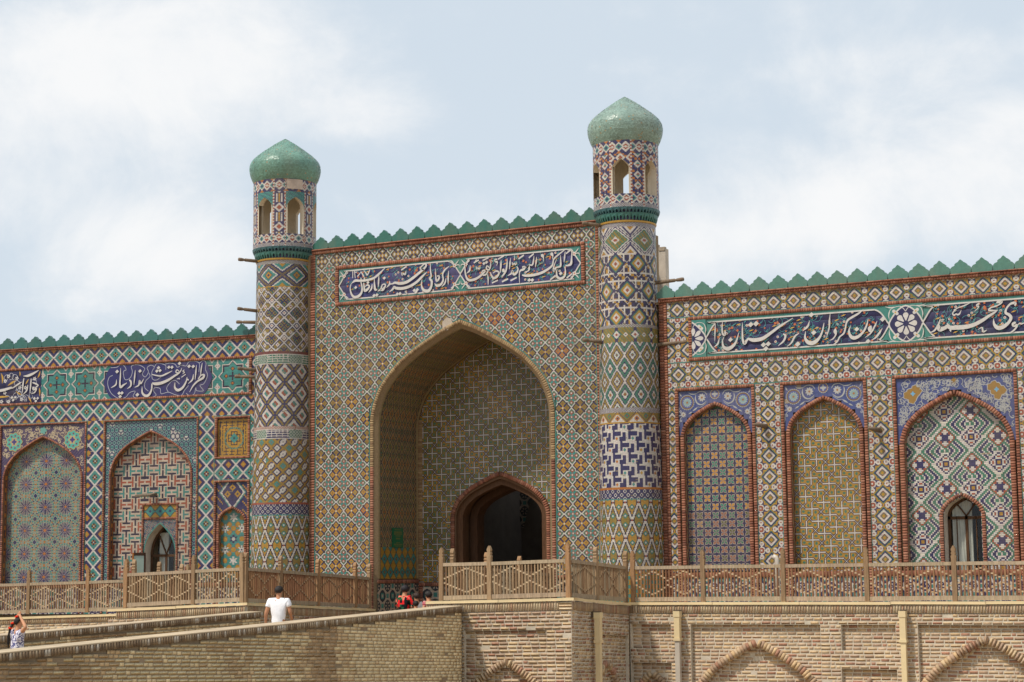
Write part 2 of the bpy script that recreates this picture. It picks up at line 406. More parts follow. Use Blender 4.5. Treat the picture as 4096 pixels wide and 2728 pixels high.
def pat_burst(i, j):
    p = 34.; x, y = per(i, p), per(j, p); r = np.hypot(x, y); th = np.arctan2(y, x)
    C = np.where((np.floor(i) * 3 + np.floor(j) * 5) % 4 == 0, cC, cQ)
    nx, ny = per(i + 17, p), per(j + 17, p); r2 = np.hypot(nx, ny); t2 = np.arctan2(ny, nx)
    dots = (np.cos(th * 20) > -.1)
    C = SEL(C, ((abs(r - 13.5) < 1.4) & dots, cT), ((r < 11.5) & (np.cos(th * 16 + np.where(r > 6, 0, math.pi)) > -.5), cM), ((r < 10) & (np.cos(th * 8) > .6), cB), (r < 1.8, cO),
            ((abs(r - 16.3) < .8) & (np.cos(th * 16) > .6), cO), ((r2 < 7) & (r2 > 4.2) & (np.cos(t2 * 8) > .1), cT), ((r2 < 2.6), cB), ((abs(r2 - 8.3) < .9) & (np.cos(t2 * 8) < -.3), cB))
    return C
def pat_dots(i, j):
    C = np.full(i.shape, cB)
    x = per(i, 7.); y = per(j, 12.); x2 = per(i + 3.5, 7.); y2 = per(j + 6, 12.)
    r = np.minimum(np.hypot(x, y), np.hypot(x2, y2))
    h = np.abs(np.sin(np.floor(i / 7) * 12.9 + np.floor(j / 6) * 78.2) * 43758.5) % 1
    return SEL(C, (r < 2.9, cC), (r < 2.1, cT), (r < .8, cB), ((r < 2.6) & (h > .84), cW))
def pat_meander(i, j):
    P_ = i + j; Q = i - j; B = 16.
    p = (P_) % (2 * B); q = (Q) % (2 * B)
    p = np.where(p < 0, p + 2 * B, p)
    def sq(x, y): return np.maximum(abs(x - B / 2), abs(y - B / 2))
    C = np.full(i.shape, cK)
    kind = (p >= B).astype(int) * 2 + (q >= B).astype(int)
    lp = p % B; lq = q % B; s = sq(lp, lq)
    f4 = np.minimum.reduce([np.hypot(lp - a_, lq - b_) for a_ in (4.6, 11.4) for b_ in (4.6, 11.4)])
    navy = SEL(np.full(i.shape, cB), (s > 6.9, cW), (f4 < 2.6, cW), (f4 < .9, cR), (s < 1.7, cY))
    red = SEL(np.full(i.shape, cB), (s > 4.6, cR), (s > 6.2, cG), (s > 7.2, cW), (f4 < 2.3, cW), (f4 < .7, cY), (s < 1, cR))
    def nest(x, y): m = np.floor(np.minimum(x, y)); return np.where(m % 3 == 0, cW, np.where(np.floor(m / 3) % 2 == 0, cG, cB))
    mi = nest(lp, lq); mj = nest(15.9 - lp, 15.9 - lq)
    return np.where(kind == 0, navy, np.where(kind == 3, red, np.where(kind == 1, mi, mj)))
def pat_kufic(i, j):
    x, y = np.floor(i), np.floor(j); C = np.full(i.shape, cY)
    a = np.maximum(abs(x - 22), abs(y - 22)); d = abs(x - 22) + abs(y - 22)
    spir = ((a.astype(int) % 4 == 0) & ((x + 2 * y) % 9 > 1.5)) | ((x % 8 == 3) & (y % 11 > 2) & (a > 10))
    r = np.hypot(x - 22, y - 22)
    return SEL(C, (spir & (a > 8), cK), ((abs(r - 13) < 1) & ((x + y) % 3 < 2), cT), ((r < 9) & ((x % 4 == 2) | (y % 4 == 2)), cK), (d < 7, cT), ((d < 2), cK))
def pat_hexstar(i, j):
    C = np.full(i.shape, cT); x = per(i, 22.); y = per(j, 26.); x2 = per(i + 11, 22.); y2 = per(j + 13, 26.)
    def st(x, y, R):
        r = np.hypot(x, y); t = np.arctan2(y, x); return r < R * (.72 + .28 * np.cos(6 * (t - math.pi / 2)))
    def hx(x, y, R): return np.maximum(abs(x) * .866 + abs(y) * .5, abs(y)) < R
    h = np.minimum.reduce([np.hypot(per(i + ax, 22.), per(j + ay, 26.)) for ax, ay in ((5.5, 8.5), (16.5, 8.5), (5.5, 17.5), (16.5, 17.5), (11, 0), (0, 13))])
    alt = (np.floor((j + 13) / 26) % 2) == 0
    s1 = st(x, y, 5.6); s2 = st(x2, y2, 5.6)
    return SEL(C, (h < 3.3, cO), (h < 2.8, cY), (s1 & alt, cB), (s1 & ~alt, cW), (s2, cW), (np.hypot(x, y) < 1.6, cW), ((np.hypot(x2, y2) < 1.4), cB))
def pat_dado(i, j):
    p = 26.; x, y = per(i, p), per(j, p); r = np.hypot(x, y); r2 = np.hypot(per(i + 13, p), per(j + 13, p))
    C = np.full(i.shape, cB); t = np.arctan2(y, x)
    return SEL(C, ((abs(r - 9) < 1.3), cW), ((r < 6) & (np.cos(6 * t) > .2) & (r > 2), cW), ((abs(r2 - 9) < 1.3), cW), ((r2 < 4.5), cT), ((r2 < 2.2), cW), ((r > 10.5) & (r2 > 10.5), cT))
def pat_dadodark(i, j):
    C = pat_dado(i, j); return SEL(C, (C == cB, cD), (C == cW, cP))
def pat_honey(i, j):
    x = per(i, 6.); y = per(j, 10.); r = np.minimum(np.hypot(x, y), np.hypot(per(i + 3, 6.), per(j + 5, 10.)))
    return np.where(r < 2.3, cT, cY)
def pat_yt(i, j):
    p = 16.; a, b = abs(per(i, p)), abs(per(j - 8, p)); d = a + b
    return SEL(np.full(i.shape, cY), (d < 8.6, cK), (d < 7.4, cT), (d < 2.4, cK), (d < 1.2, cO))
# ---- tower bands: (i around 0..239, j up from the band's foot), h = rows
def b_check(c1, c2):
    return lambda i, j, h: np.where((np.floor(i) + np.floor(j)) % 2 == 0, c1, c2)
def b_flat(c): return lambda i, j, h: np.full(i.shape, c)
def b_olive(i, j, h):
    p = 40.; a = abs(per(i, p)); b = abs(j - h / 2); d = a / 20 + b / (h / 2)
    C = SEL(np.full(i.shape, cW), (d < .86, cG), (d < .76, cV), ((d < .78) & ((np.floor(i / 2) + np.floor(j / 2)) % 3 == 0), cG), (d < .3, cW), (d < .14, cR), ((d > .97) & (d < 1.06), cB), ((d > 1.16) & (d < 1.24), cB))
    e = (20 - a) + np.minimum(j, h - j)
    return SEL(C, ((e < 12) & (d > 1.2), cB), ((e < 9) & (d > 1.2), cW), ((e < 5) & (d > 1.2), cY), ((e < 2) & (d > 1.2), cR))
def b_lattice(i, j, h):
    px_, py_ = 30., 62.; x, y = per(i, px_), per(j - 8, py_); x2, y2 = per(i + 15, px_), per(j - 8 + 31, py_)
    near = np.hypot(x, y / 1) < np.hypot(x2, y2); X = abs(np.where(near, x, x2)); Y = abs(np.where(near, y, y2)); d = X + Y
    C = np.where((np.floor(i / 3) + np.floor(j / 4)) % 2 == 0, cB, cK)
    C = SEL(C, ((np.floor(i / 4) + np.floor(j / 5)) % 4 == 0, cY), (abs(abs(per(j - 8 + 15.5, 31.)) - 4.5) < .8, cW), (abs(X - 11) < .8, cW), (abs(d - 16) < .9, cW),
            (d < 13.5, cB), (d < 11, cG), (d < 9.0, cY), (d < 5.8, cW), (d < 2.2, cR))
    return C
def b_cross(i, j, h):
    a = abs(per(i, 24.)); b = abs(j - h / 2); d = a + b; e = (12 - a) + b
    return SEL(np.full(i.shape, cV), (((np.floor(i) + np.floor(j)) % 5 == 0), cG), (d < 7.5, cG), ((np.maximum(a, b) < 5.5) & (np.minimum(a, b) < 2.4), cB), (d < 4.6, cW), ((d < 2), cR), (e < 3.5, cW), (e < 1.5, cB), ((b > h / 2 - 4) & (a < 2), cB))
def b_zigzag(i, j, h):
    p = 20.; a = abs(per(i, p)); b = abs(per(j, 30.)); a2 = 10 - a; b2 = 15 - b
    d1 = a + b * .72; d2 = a2 + b2 * .72; d = np.minimum(d1, d2)
    C = np.where(d1 < d2, cV, cG)
    return SEL(C, (abs(d1 - d2) < 3.8, cB), (abs(d1 - d2) < 1.9, cW), (d < 5.4, cB), (d < 4.3, cW), (d < 2.2, np.where(d1 < d2, cT, cV)), (d < 1.0, cR))
def b_tri(i, j, h):
    p = 24.; a = abs(per(i, p)); t = j / h * 12; up = a < 12 - t; e = abs(a - (12 - t))
    m1 = a + abs(j - h * .36); m2 = (12 - a) + abs(j - h * .64)
    return SEL(np.where(up, cW, cV), (e < 1.1, cB), ((e < 2.3) & up, cY), (up & (m1 < 3.4), cO), (up & (m1 < 1.4), cB), (~up & (m2 < 3.4), cG), (~up & (m2 < 1.3), cR))
MEA = ["WWWWWWWWWWWW", "BBBBBWBBBBBW", "BBBBBWBBBBBW", "WWBBWWWWBBWW", "BWBBWBBWBBWB", "BWBBWBBWBBWB", "BWWWWBBWWWWB", "BBBBWBBBBBWB", "BBBBWBBBBBWB", "WWWWWWWWWWWW"]
def b_meander(i, j, h):
    s = np.floor(j / 13.); x = (i + s * 10) % 20; y = j % 13.
    C = np.full(i.shape, cW)
    C = SEL(C, ((y < 4.6) & (x > 1.5) & (x < 10.5), cB), ((x > 6) & (x < 10.5) & (y < 10), cB), ((y > 6.2) & (y < 10.8) & (x > 12.5), cB), ((x > 12.5) & (x < 16.5) & (y > 2), cB), ((x < 4.5) & (y > 6.2) & (y < 10.8), cB))
    d = abs(x - 18.6) + abs(y - 3); col = np.where((np.floor(i / 20) % 3) == 0, cT, np.where((np.floor(i / 20) % 3) == 1, cY, cO))
    return SEL(C, (d < 2.2, col))
def b_small(i, j, h):
    a = abs(per(i, 8.)); b = abs(per(j, 8.)); d = a + b; e = abs(per(i + 4, 8.)) + abs(per(j + 4, 8.))
    return SEL(np.full(i.shape, cB), (d < 2.7, cW), (e < 2.7, cW), (d < 1.1, cB), (e < 1.1, cB))
def b_lozenge(i, j, h):
    x1, y1 = abs(per(i, 16.)), abs(per(j, 40.)); x2, y2 = abs(per(i + 8, 16.)), abs(per(j + 20, 40.))
    D1 = x1 / 8 + y1 / 20; D2 = x2 / 8 + y2 / 20; n = D1 < D2; X = np.where(n, x1, x2); Y = np.where(n, y1, y2); D = np.minimum(D1, D2)
    q = X + abs(Y - 5); nd = (8 - X) + Y * .6; nt_ = X + (20 - Y) * .6
    return SEL(np.full(i.shape, cW), (D < .84, cK), (D < .70, np.where(n, cY, cV)), (q < 3.6, cG), (q < 2.7, cT), (q < 1.2, cW), (np.minimum(nd, nt_) < 1.4, cR))
def b_flower(i, j, h):
    p = 40.; a = abs(per(i, p)); b = abs(j - h / 2); d = a / 20 + b / (h / 2)
    C = SEL(np.full(i.shape, cT), (abs(d - 1) < .28, cB), (abs(d - 1) < .1, cV), (abs(d - 1) < .03, cB), ((abs(d - 1) > .28) & (abs(d - 1) < .42), cW))
    f = a + b; return SEL(C, (f < 6.5, cB), (f < 4.6, cY), (f < 2.2, cB), ((abs(per(i + 20, p)) + np.minimum(j, h - j)) < 5, cY))
def b_diag(i, j, h):
    p = 34.; x = (i + j * 1.05) % p; y = (i - j * 1.05) % p; s_ = 12.
    sx = x < s_; sy = y < s_; lx = np.where(sx, x, x - s_); ly = np.where(sy, y, y - s_); wx = np.where(sx, s_, p - s_); wy = np.where(sy, s_, p - s_)
    e = np.minimum(np.minimum(lx, wx - lx), np.minimum(ly, wy - ly)); a = abs(lx - wx / 2); b = abs(ly - wy / 2); m = np.maximum(a, b)
    small = sx & sy; big = ~sx & ~sy
    C = np.where(big, cV, cV); grid = (np.minimum(abs(a - 4.5), abs(b - 4.5)) < .9)
    C = SEL(C, (big & (((np.floor(i / 2) + np.floor(j / 2)) % 5) == 0), cG), (big & (np.minimum(a, b) < 1.2) & (m < 8), cB), (big & (abs(a - 4.5) < 1.4) & (abs(b - 4.5) < 1.4), cB), (small & (m < 5), cY), (small & (m < 3), cW), (small & (m < 1), cR), (~small & ~big & (m < 3), cW), (~small & ~big & (m < 1.2), cR), (e < 2.6, cB), (e < 1.2, cW))
    return C
def b_kufic(i, j, h):
    x = np.floor(i) % 48; y = np.floor(j)
    k = (x < 30); C = SEL(np.full(i.shape, cG), (k & ((y % 3 == 0) | ((x % 7 == 0) & (y % 6 > 1)) | ((x % 5 == 2) & (y > h / 2))), cW), (~k & (((x + y) % 4 == 0) | ((x - y) % 4 == 0)), cW))
    return SEL(C, ((y < 1) | (y > h - 2), cW))
def b_kuficb(i, j, h):
    C = b_kufic(i, j, h); return np.where((C == cG) & ((np.floor(i) % 48) < 30), cB, C)
def b_bluelat(i, j, h):
    p = 28.; x = per(i * 1.166 + j, p); y = per(i * 1.166 - j, p); a, b = abs(x), abs(y); mm = np.minimum(a, b)
    X = 14 - a; Y = 14 - b; m = np.maximum(X, Y); hsh = (np.floor((i * 1.166 + j) / p + .5) % 2) == 0
    return SEL(np.full(i.shape, cB), (mm < 1.6, cV), ((a < 3) & (b < 3), cB), (m < 9.4, cW), (m < 5.0, np.where(hsh, cR, cT)), (m < 2.0, np.where(hsh, cT, cR)))
def b_inter(i, j, h):
    x = i + j; y = i - j; P = 15.; a = abs(x % P - P / 2); b = abs(y % P - P / 2); m = np.maximum(a, b); kx = np.floor(x / P); ky = np.floor(y / P); odd = (kx + 2 * ky) % 5
    C = np.where((np.floor(x / 5) + np.floor(y / 5)) % 2 == 0, cY, cV)
    join = ((kx + ky) % 2 == 0) & (b < 3.0)
    return SEL(C, (m < 5.6, cB), (join & (odd != 0), cB), (m < 4.1, cW), (join & (b < 1.7) & (odd != 0), cW), (m < 1.4, cB), ((odd == 0) & (m < 5.6), cV), ((odd == 0) & (m < 4.2), cT), ((odd == 0) & (m < 1.5), cR))
def b_lant(i, j, h):
    p = 16.; a = abs(per(i, p)); b = abs(j - h / 2); d = a + b; e = (8 - a) + b
    return SEL(np.full(i.shape, cB), (d < 6.6, cW), (d < 4.2, cR), (d < 2, cW), (e < 6.2, cW), (e < 3.8, cT), (e < 1.8, cB), (d + 0 * b > 13, cO))
# ------------------------------------------------------------------ bricks
def project(P):
    P = np.asarray(P, float) - np.array([0, 0, EYE]); 
    X = P @ np.array(cx); Y = P @ np.array(cy); Z = P @ np.array(fwd)
    return 2048 + F * X / Z, 1364 - F * Y / Z, Z
UC = np.array([(-1, -1, -1), (1, -1, -1), (1, 1, -1), (-1, 1, -1), (-1, -1, 1), (1, -1, 1), (1, 1, 1), (-1, 1, 1)], float)
UF = np.array([(0, 3, 2, 1), (4, 5, 6, 7), (0, 1, 5, 4), (1, 2, 6, 5), (2, 3, 7, 6), (3, 0, 4, 7)])
TINT = {
    'buff': [lin(*c) for c in ((204, 180, 146), (198, 172, 138), (212, 190, 154), (192, 164, 132), (206, 176, 138), (188, 160, 130), (216, 194, 160), (196, 158, 126))],
    'old': [lin(*c) for c in ((194, 168, 136), (188, 160, 130), (202, 176, 140), (182, 152, 124), (204, 174, 134), (176, 148, 124), (196, 170, 142), (176, 132, 108))],
    'yellow': [lin(*c) for c in ((230, 208, 166), (227, 204, 162), (232, 211, 169), (225, 202, 158), (206, 178, 138), (178, 150, 116))],
    'red': [lin(*c) for c in ((156, 102, 80), (148, 96, 76), (164, 112, 90), (144, 92, 74), (168, 118, 96), (126, 84, 70))],
    'sand': [lin(*c) for c in ((160, 134, 100), (150, 124, 92), (142, 114, 86), (168, 142, 106))],
    'navy': [lin(*c) for c in ((56, 56, 106), (52, 52, 98), (60, 60, 110), (48, 48, 92))],
    'night': [lin(*c) for c in ((44, 42, 80), (40, 39, 74), (48, 46, 86))],
    'teal': [lin(*c) for c in ((74, 148, 136), (70, 140, 130), (80, 154, 140))],
    'blue': [lin(*c) for c in ((84, 98, 178), (78, 90, 168), (90, 104, 184))],
}
_unit = {}
def unit_mesh(kind, k, mat):
    key = (kind, k, mat)
    if key not in _unit:
        me = mesh_from(kind + '_unit', UC, UF, [TINT[kind][k]] * 6); me.materials.append(MAT[mat]); _unit[key] = me
    return _unit[key]
class Bricks:
    def __init__(s, kind): s.kind = kind; s.c = []; s.a = []; s.k = []
    def add(s, c, ax, ay, az, k=None):
        s.c.append(c); s.a.append((ax, ay, az)); s.k.append(random.randrange(len(TINT[s.kind])) if k is None else k)
    def wallbox(s, w, u0, u1, z0, z1, d0, d1, k=None, rough=0.0):
        if rough: 
            d1 += random.uniform(0, rough * 1.3)
        c = w.P((u0 + u1) / 2, (z0 + z1) / 2, (d0 + d1) / 2); t = np.array((w.t[0], w.t[1], w.sl)); n = np.array((w.n[0], w.n[1], 0))
        s.add(c, t * (u1 - u0) / 2, n * (d1 - d0) / 2, np.array((0, 0, (z1 - z0) / 2)), k)
    def row(s, w, u0, u1, z0, z1, d0, d1, bw=.065, g=.007, rough=.003):
        n = max(1, int(round((u1 - u0) / bw))); p = (u1 - u0) / n
        for i in range(n): s.wallbox(w, u0 + i * p + g / 2, u0 + (i + 1) * p - g / 2, z0 + g / 3, z1 - g / 3, d0, d1, rough=rough)
    def col(s, w, u0, u1, z0, z1, d0, d1, bh=.065, g=.007, rough=.003):
        n = max(1, int(round((z1 - z0) / bh))); p = (z1 - z0) / n
        for i in range(n): s.wallbox(w, u0 + g / 3, u1 - g / 3, z0 + i * p + g / 2, z0 + (i + 1) * p - g / 2, d0, d1, rough=rough)
    def arc(s, w, pts, wid, d0, d1, bw=.065, g=.007, rough=.003):
        """bricks standing on the polyline pts (u,z), wid wide to its left-hand (outer) side"""
        pts = np.array(pts); sl_ = np.r_[0, np.cumsum(np.hypot(*np.diff(pts, axis=0).T))]; L = sl_[-1]; n = int(round(L / bw)); p = L / n
        t3 = np.array((w.t[0], w.t[1], 0)); n3 = np.array((w.n[0], w.n[1], 0)); z3 = np.array((0, 0, 1.))
        for i in range(n):
            sm = (i + .5) * p; u = np.interp(sm, sl_, pts[:, 0]); z = np.interp(sm, sl_, pts[:, 1])
            du = np.interp(sm + .02, sl_, pts[:, 0]) - np.interp(sm - .02, sl_, pts[:, 0]); dz = np.interp(sm + .02, sl_, pts[:, 1]) - np.interp(sm - .02, sl_, pts[:, 1])
            l = math.hypot(du, dz); du /= l; dz /= l
            ou, oz = -dz, du
            r = random.uniform(-rough, rough)
            c = w.P(u + ou * wid / 2, z + oz * wid / 2, (d0 + d1 + r) / 2)
            s.add(c, (t3 * du + z3 * dz) * (p - g) / 2, n3 * (d1 - d0 + r) / 2, (t3 * ou + z3 * oz) * wid / 2 * .97)
    def emit(s, parent, name='brick', n_ind=300, mat='brick', stuffname=None, jitter=.1):
        if not s.c: return
        C = np.array(s.c); A = np.array(s.a); K = np.array(s.k)
        px, py, Z = project(C)
        vis = (px > -20) & (px < 4116) & (py > -20) & (py < 2748)
        size = (np.linalg.norm(A[:, 0], axis=1) * np.linalg.norm(A[:, 2], axis=1)) / Z ** 2
        order = np.argsort(-(size * vis)); ind = order[:n_ind]; ind = ind[vis[ind]]
        rest = np.setdiff1d(np.arange(len(C)), ind)
        for q in ind:
            o = bpy.data.objects.new(name, unit_mesh(s.kind, int(K[q]), mat)); COL.objects.link(o); o.parent = parent
            m = Matrix.Identity(4)
            for a in range(3):
                for b in range(3): m[b][a] = A[q, a, b]
                m[a][3] = C[q, a]
            o.matrix_basis = m
        if len(rest):
            V = C[rest, None, :] + UC @ np.zeros((3, 3)) + np.einsum('ka,naj->nkj', UC, A[rest])
            m = len(rest); Fc = (UF[None] + (np.arange(m) * 8)[:, None, None]).reshape(-1, 4)
            T = np.array(TINT[s.kind])[K[rest]] * (1 + rng.uniform(-jitter, jitter, (m, 1)))
            me = mesh_from(name + '_rest', V.reshape(-1, 3), Fc, np.repeat(T, 6, axis=0).clip(0, 1))
            stuff(link(stuffname or (name + 'work'), me, mat, parent))

def slab(name, parent, wall, u0, u1, z0, z1, d0, d1, col, mat='plaster'):
    b = MB(); P = wall.P
    b.hexa([P(u0, z0, d0), P(u1, z0, d0), P(u1, z1, d0), P(u0, z1, d0), P(u0, z0, d1), P(u1, z0, d1), P(u1, z1, d1), P(u0, z1, d1)], col)
    return b.build(name, mat, parent)
MER = [(.46, 0), (.495, .14), (.5, .30), (.475, .42), (.41, .52), (.32, .565), (.28, .60), (.285, .68), (.22, .76), (.12, .83), (.05, .95), (0, 1.0)]
def merlons(parent, wall, u0, u1, z, w, h, col, th=.13, d=.02):
    n = int(round((u1 - u0) / w)); w = (u1 - u0) / n
    meshes = []
    for k in range(3):
        b = MB(); prof = MER + [(-x, y) for x, y in MER[-2::-1]]
        b.prism([((x * w * .985), 0, y * h * (1 + .02 * (k - 1))) for x, y in prof], (0, th, 0), jit(col, .1)); 
        me = mesh_from('merlon', b.v, b.f, b.c); bm = bmesh.new(); bm.from_mesh(me); bmesh.ops.recalc_face_normals(bm, faces=bm.faces); bm.to_mesh(me); bm.free(); me.materials.append(MAT['glaze']); meshes.append(me)
    ang = math.atan2(wall.t[1], wall.t[0])
    for i in range(n):
        o = bpy.data.objects.new('merlon', meshes[i % 3] if random.random() < .6 else random.choice(meshes)); COL.objects.link(o); o.parent = parent
        o.location = tuple(wall.P(u0 + (i + .5) * w, z, d)); o.rotation_euler = (random.uniform(-.01, .01), random.uniform(-.012, .012), ang)

# ------------------------------------------------------------------ ribbons, flowers, lettering on a wall
class Ink:
    """flat glazed drawing: ribbons, discs and petals laid on a wall plane, each a hair above the last"""
    def __init__(s, wall, d): s.w = wall; s.d = d; s.b = MB()
    def step(s): s.d += .00003; return s.d
    def ribbon(s, pts, col, k=6):
        P = np.array(pts, float)
        if len(P) > 2:
            Q = np.vstack([2 * P[0] - P[1], P, 2 * P[-1] - P[-2]]); out = []
            for i in range(1, len(Q) - 2):
                for t in np.arange(k) / k:
                    a, b_, c, e = Q[i - 1], Q[i], Q[i + 1], Q[i + 2]
                    out.append(.5 * ((2 * b_) + (c - a) * t + (2 * a - 5 * b_ + 4 * c - e) * t * t + (3 * b_ - a - 3 * c + e) * t ** 3))
            out.append(P[-1]); P = np.array(out)
        D = np.gradient(P[:, :2], axis=0); L = np.hypot(D[:, 0], D[:, 1]) + 1e-9; nx, nz = -D[:, 1] / L, D[:, 0] / L
        w = np.maximum(P[:, 2], .003) / 2; d = s.step()
        A = s.w.P(P[:, 0] + nx * w, P[:, 1] + nz * w, d); B = s.w.P(P[:, 0] - nx * w, P[:, 1] - nz * w, d)
        n = len(s.b.v); m = len(P); s.b.v += [tuple(p) for p in A] + [tuple(p) for p in B]
        for i in range(m - 1): s.b.f.append((n + m + i, n + m + i + 1, n + i + 1, n + i)); s.b.c.append(col)
    def poly(s, pts, col): s.b.poly(s.w.P(np.array([p[0] for p in pts]), np.array([p[1] for p in pts]), s.step()), col)
    def disc(s, u, z, r, col, n=14, lob=0, amp=0.0, ph=0.0):
        n = max(n, lob * 5); t = np.arange(n) * 2 * math.pi / n; R = r * (1 + amp * np.cos(lob * t + ph)); s.poly(list(zip(u + R * np.cos(t), z + R * np.sin(t))), col)
    def diamond(s, u, z, r, col, rot=0.0):
        s.poly([(u - r * .9, z), (u, z - r), (u + r * .9, z), (u, z + r)], col)
    def build(s, name, parent, mat='glaze'):
        o = s.b.build(name, mat, parent, recalc=False)
        return stuff(o) if name in ('spandrel_flowers', 'inscription_ground') else o
cw = lin(202, 197, 190); ct = lin(78, 150, 148); co = lin(192, 106, 62); cy_ = lin(206, 160, 60); cn = lin(44, 42, 80); cgold = lin(190, 150, 60)
def scrolls(ink, u0, u1, z0, z1, n, inside, r=(.08, .16), white=.3):
    """teal vine with flowers, as on the inscription bands"""
    for k in range(n):
        for _ in range(20):
            u = random.uniform(u0, u1); z = random.uniform(z0, z1)
            if inside(u, z): break
        R = random.uniform(*r); a0 = random.uniform(0, 6.28); tw = random.choice((-1, 1)); pts = []
        for q in range(9):
            a = a0 + tw * q * .52; rr = R * (1 - q * .07); p = (u + rr * math.cos(a), z + rr * math.sin(a), .0095 * (1 - q * .06))
            if inside(p[0], p[1]): pts.append(p)
            elif pts: break
        if len(pts) > 3:
            ink.ribbon(pts, ct, 3)
            e = pts[len(pts) // 2]; ink.ribbon([(e[0], e[1], .012), (e[0] + .03, e[1] + .02, .016), (e[0] + .05, e[1] + .05, .004)], ct, 3)
        if pts:
            f = random.random(); u_, z_ = pts[-1][0], pts[-1][1]
            if f < white: ink.disc(u_, z_, .03, cw, lob=7, amp=.22); ink.disc(u_, z_, .015, co)
            elif f < .75: ink.disc(u_, z_, random.uniform(.02, .032), co, lob=random.choice((4, 5)), amp=.3, ph=a0)
            else: ink.ribbon([(u_ - .06, z_ - .02, .004), (u_, z_, .026), (u_ + .06, z_ + .015, .004)], cy_, 3)
def letters(ink, wall, org, s, strokes, dots=(), col=cw, wk=1.03):
    ox, oy = org
    def cv(a, b): return wall.px(ox + a / s, oy + b / s, ink.d)
    u0, z0 = cv(1000, 500); u1, z1 = cv(1000, 600); mz = abs(z1 - z0) / 100
    for st in strokes:
        ink.ribbon([(*cv(a, b), w * mz * wk) for a, b, w in st], col)
    for (a, b, r) in dots:
        u, z = cv(a, b); ink.poly([(u - r * mz * 1.12, z), (u - .1 * r * mz, z - r * mz), (u + r * mz * 1.12, z), (u + .1 * r * mz, z + r * mz)], col)
CEND = ((1, 0), (.8, .07), (.61, .195), (.45, .36), (.30, .56), (.15, .78), (0, 1))
def cartouche(u0, u1, z0, z1, e=.5):
    """long cartouche outline with pointed ogee ends"""
    zm = (z0 + z1) / 2; h = (z1 - z0) / 2
    R = [(u1 - e * a, z1 - h * c) for a, c in CEND]
    R = R + [(a, 2 * zm - b) for a, b in R[-2::-1]]
    Lf = [(u0 + u1 - a, b) for a, b in R[::-1]]
    return R[::-1] + Lf[::-1] if False else R + Lf
def close_ribbon(ink, pts, w, col): ink.ribbon([(a, b, w) for a, b in pts + [pts[0]]], col, 3)
def pt_in(poly):
    P = np.array(poly)
    def f(u, z):
        x0, y0 = P[:, 0], P[:, 1]; x1, y1 = np.roll(x0, -1), np.roll(y0, -1)
        c = ((y0 > z) != (y1 > z)) & (u < (x1 - x0) * (z - y0) / (y1 - y0 + 1e-12) + x0)
        return bool(np.sum(c) % 2)
    return f
def plates(parent, wall, u0, u1, z0, z1, d0, d1, kind, su=.22, n_ind=300):
    b = Bricks(kind); nz_ = max(1, int(round((z1 - z0) / su))); nu = max(1, int(round((u1 - u0) / su))); p = (u1 - u0) / nu; q = (z1 - z0) / nz_
    for i in range(nu):
        for j in range(nz_): b.wallbox(wall, u0 + i * p + .0015, u0 + (i + 1) * p - .0015, z0 + j * q + .0015, z0 + (j + 1) * q - .0015, d0, d1)
    b.emit(parent, 'tile', n_ind, 'glaze', 'tilework', .06)

# strokes traced from the inscriptions: (x, y, width)
SA1 = [[(510,440,6),(505,560,22),(500,740,6)],[(578,680,8),(550,780,28),(485,835,6)],[(632,390,6),(625,500,20),(630,600,28),(665,625,44),(682,570,20)],
 [(655,660,8),(630,740,22),(650,830,42),(720,862,62),(800,820,52),(860,740,30),(905,590,8)],
 [(965,420,6),(965,560,24),(970,700,32),(1000,770,52),(1040,720,34),(1070,690,34)],[(1060,690,30),(1150,715,60),(1300,690,58),(1450,590,46),(1600,480,36),(1815,345,8)],
 [(1650,612,18),(1688,640,34),(1675,700,32),(1640,750,28),(1565,815,6)],[(1920,600,8),(1850,650,30),(1790,760,24),(1715,825,6)],[(2095,390,6),(2060,490,32),(1975,565,6)],
 [(2030,570,8),(2020,680,36),(2080,760,62),(2180,752,62),(2270,660,36),(2320,530,22),(2340,430,6)]]
DA1 = [(765,710,38),(1105,455,46),(1195,440,46),(1320,795,43),(1400,780,43),(1360,860,42),(1895,785,44),(2165,590,42),(2125,290,42)]
SA2 = [[(90,790,8),(65,920,28),(5,1120,6)],[(230,575,6),(210,750,34),(205,900,32),(140,1140,6)],[(345,920,20),(340,985,74),(352,1060,34),(290,1150,26),(210,1190,6)],
 [(975,490,8),(850,590,42),(650,710,46),(590,800,36),(565,930,34),(530,1030,36),(440,1110,30),(380,1220,30),(270,1300,6)],
 [(695,855,8),(650,960,36),(680,1080,62),(760,1130,78),(870,1090,62),(980,980,42),(1050,830,36),(1080,700,8)],
 [(1150,855,20),(1120,915,90),(1130,975,60),(1170,985,20)],[(1280,750,8),(1230,860,32),(1140,1020,32),(1010,1125,6)],[(1400,910,6),(1330,1020,42),(1250,1120,36),(1160,1180,6)]]
DA2 = [(825,935,52),(1405,710,58),(1078,1205,52)]
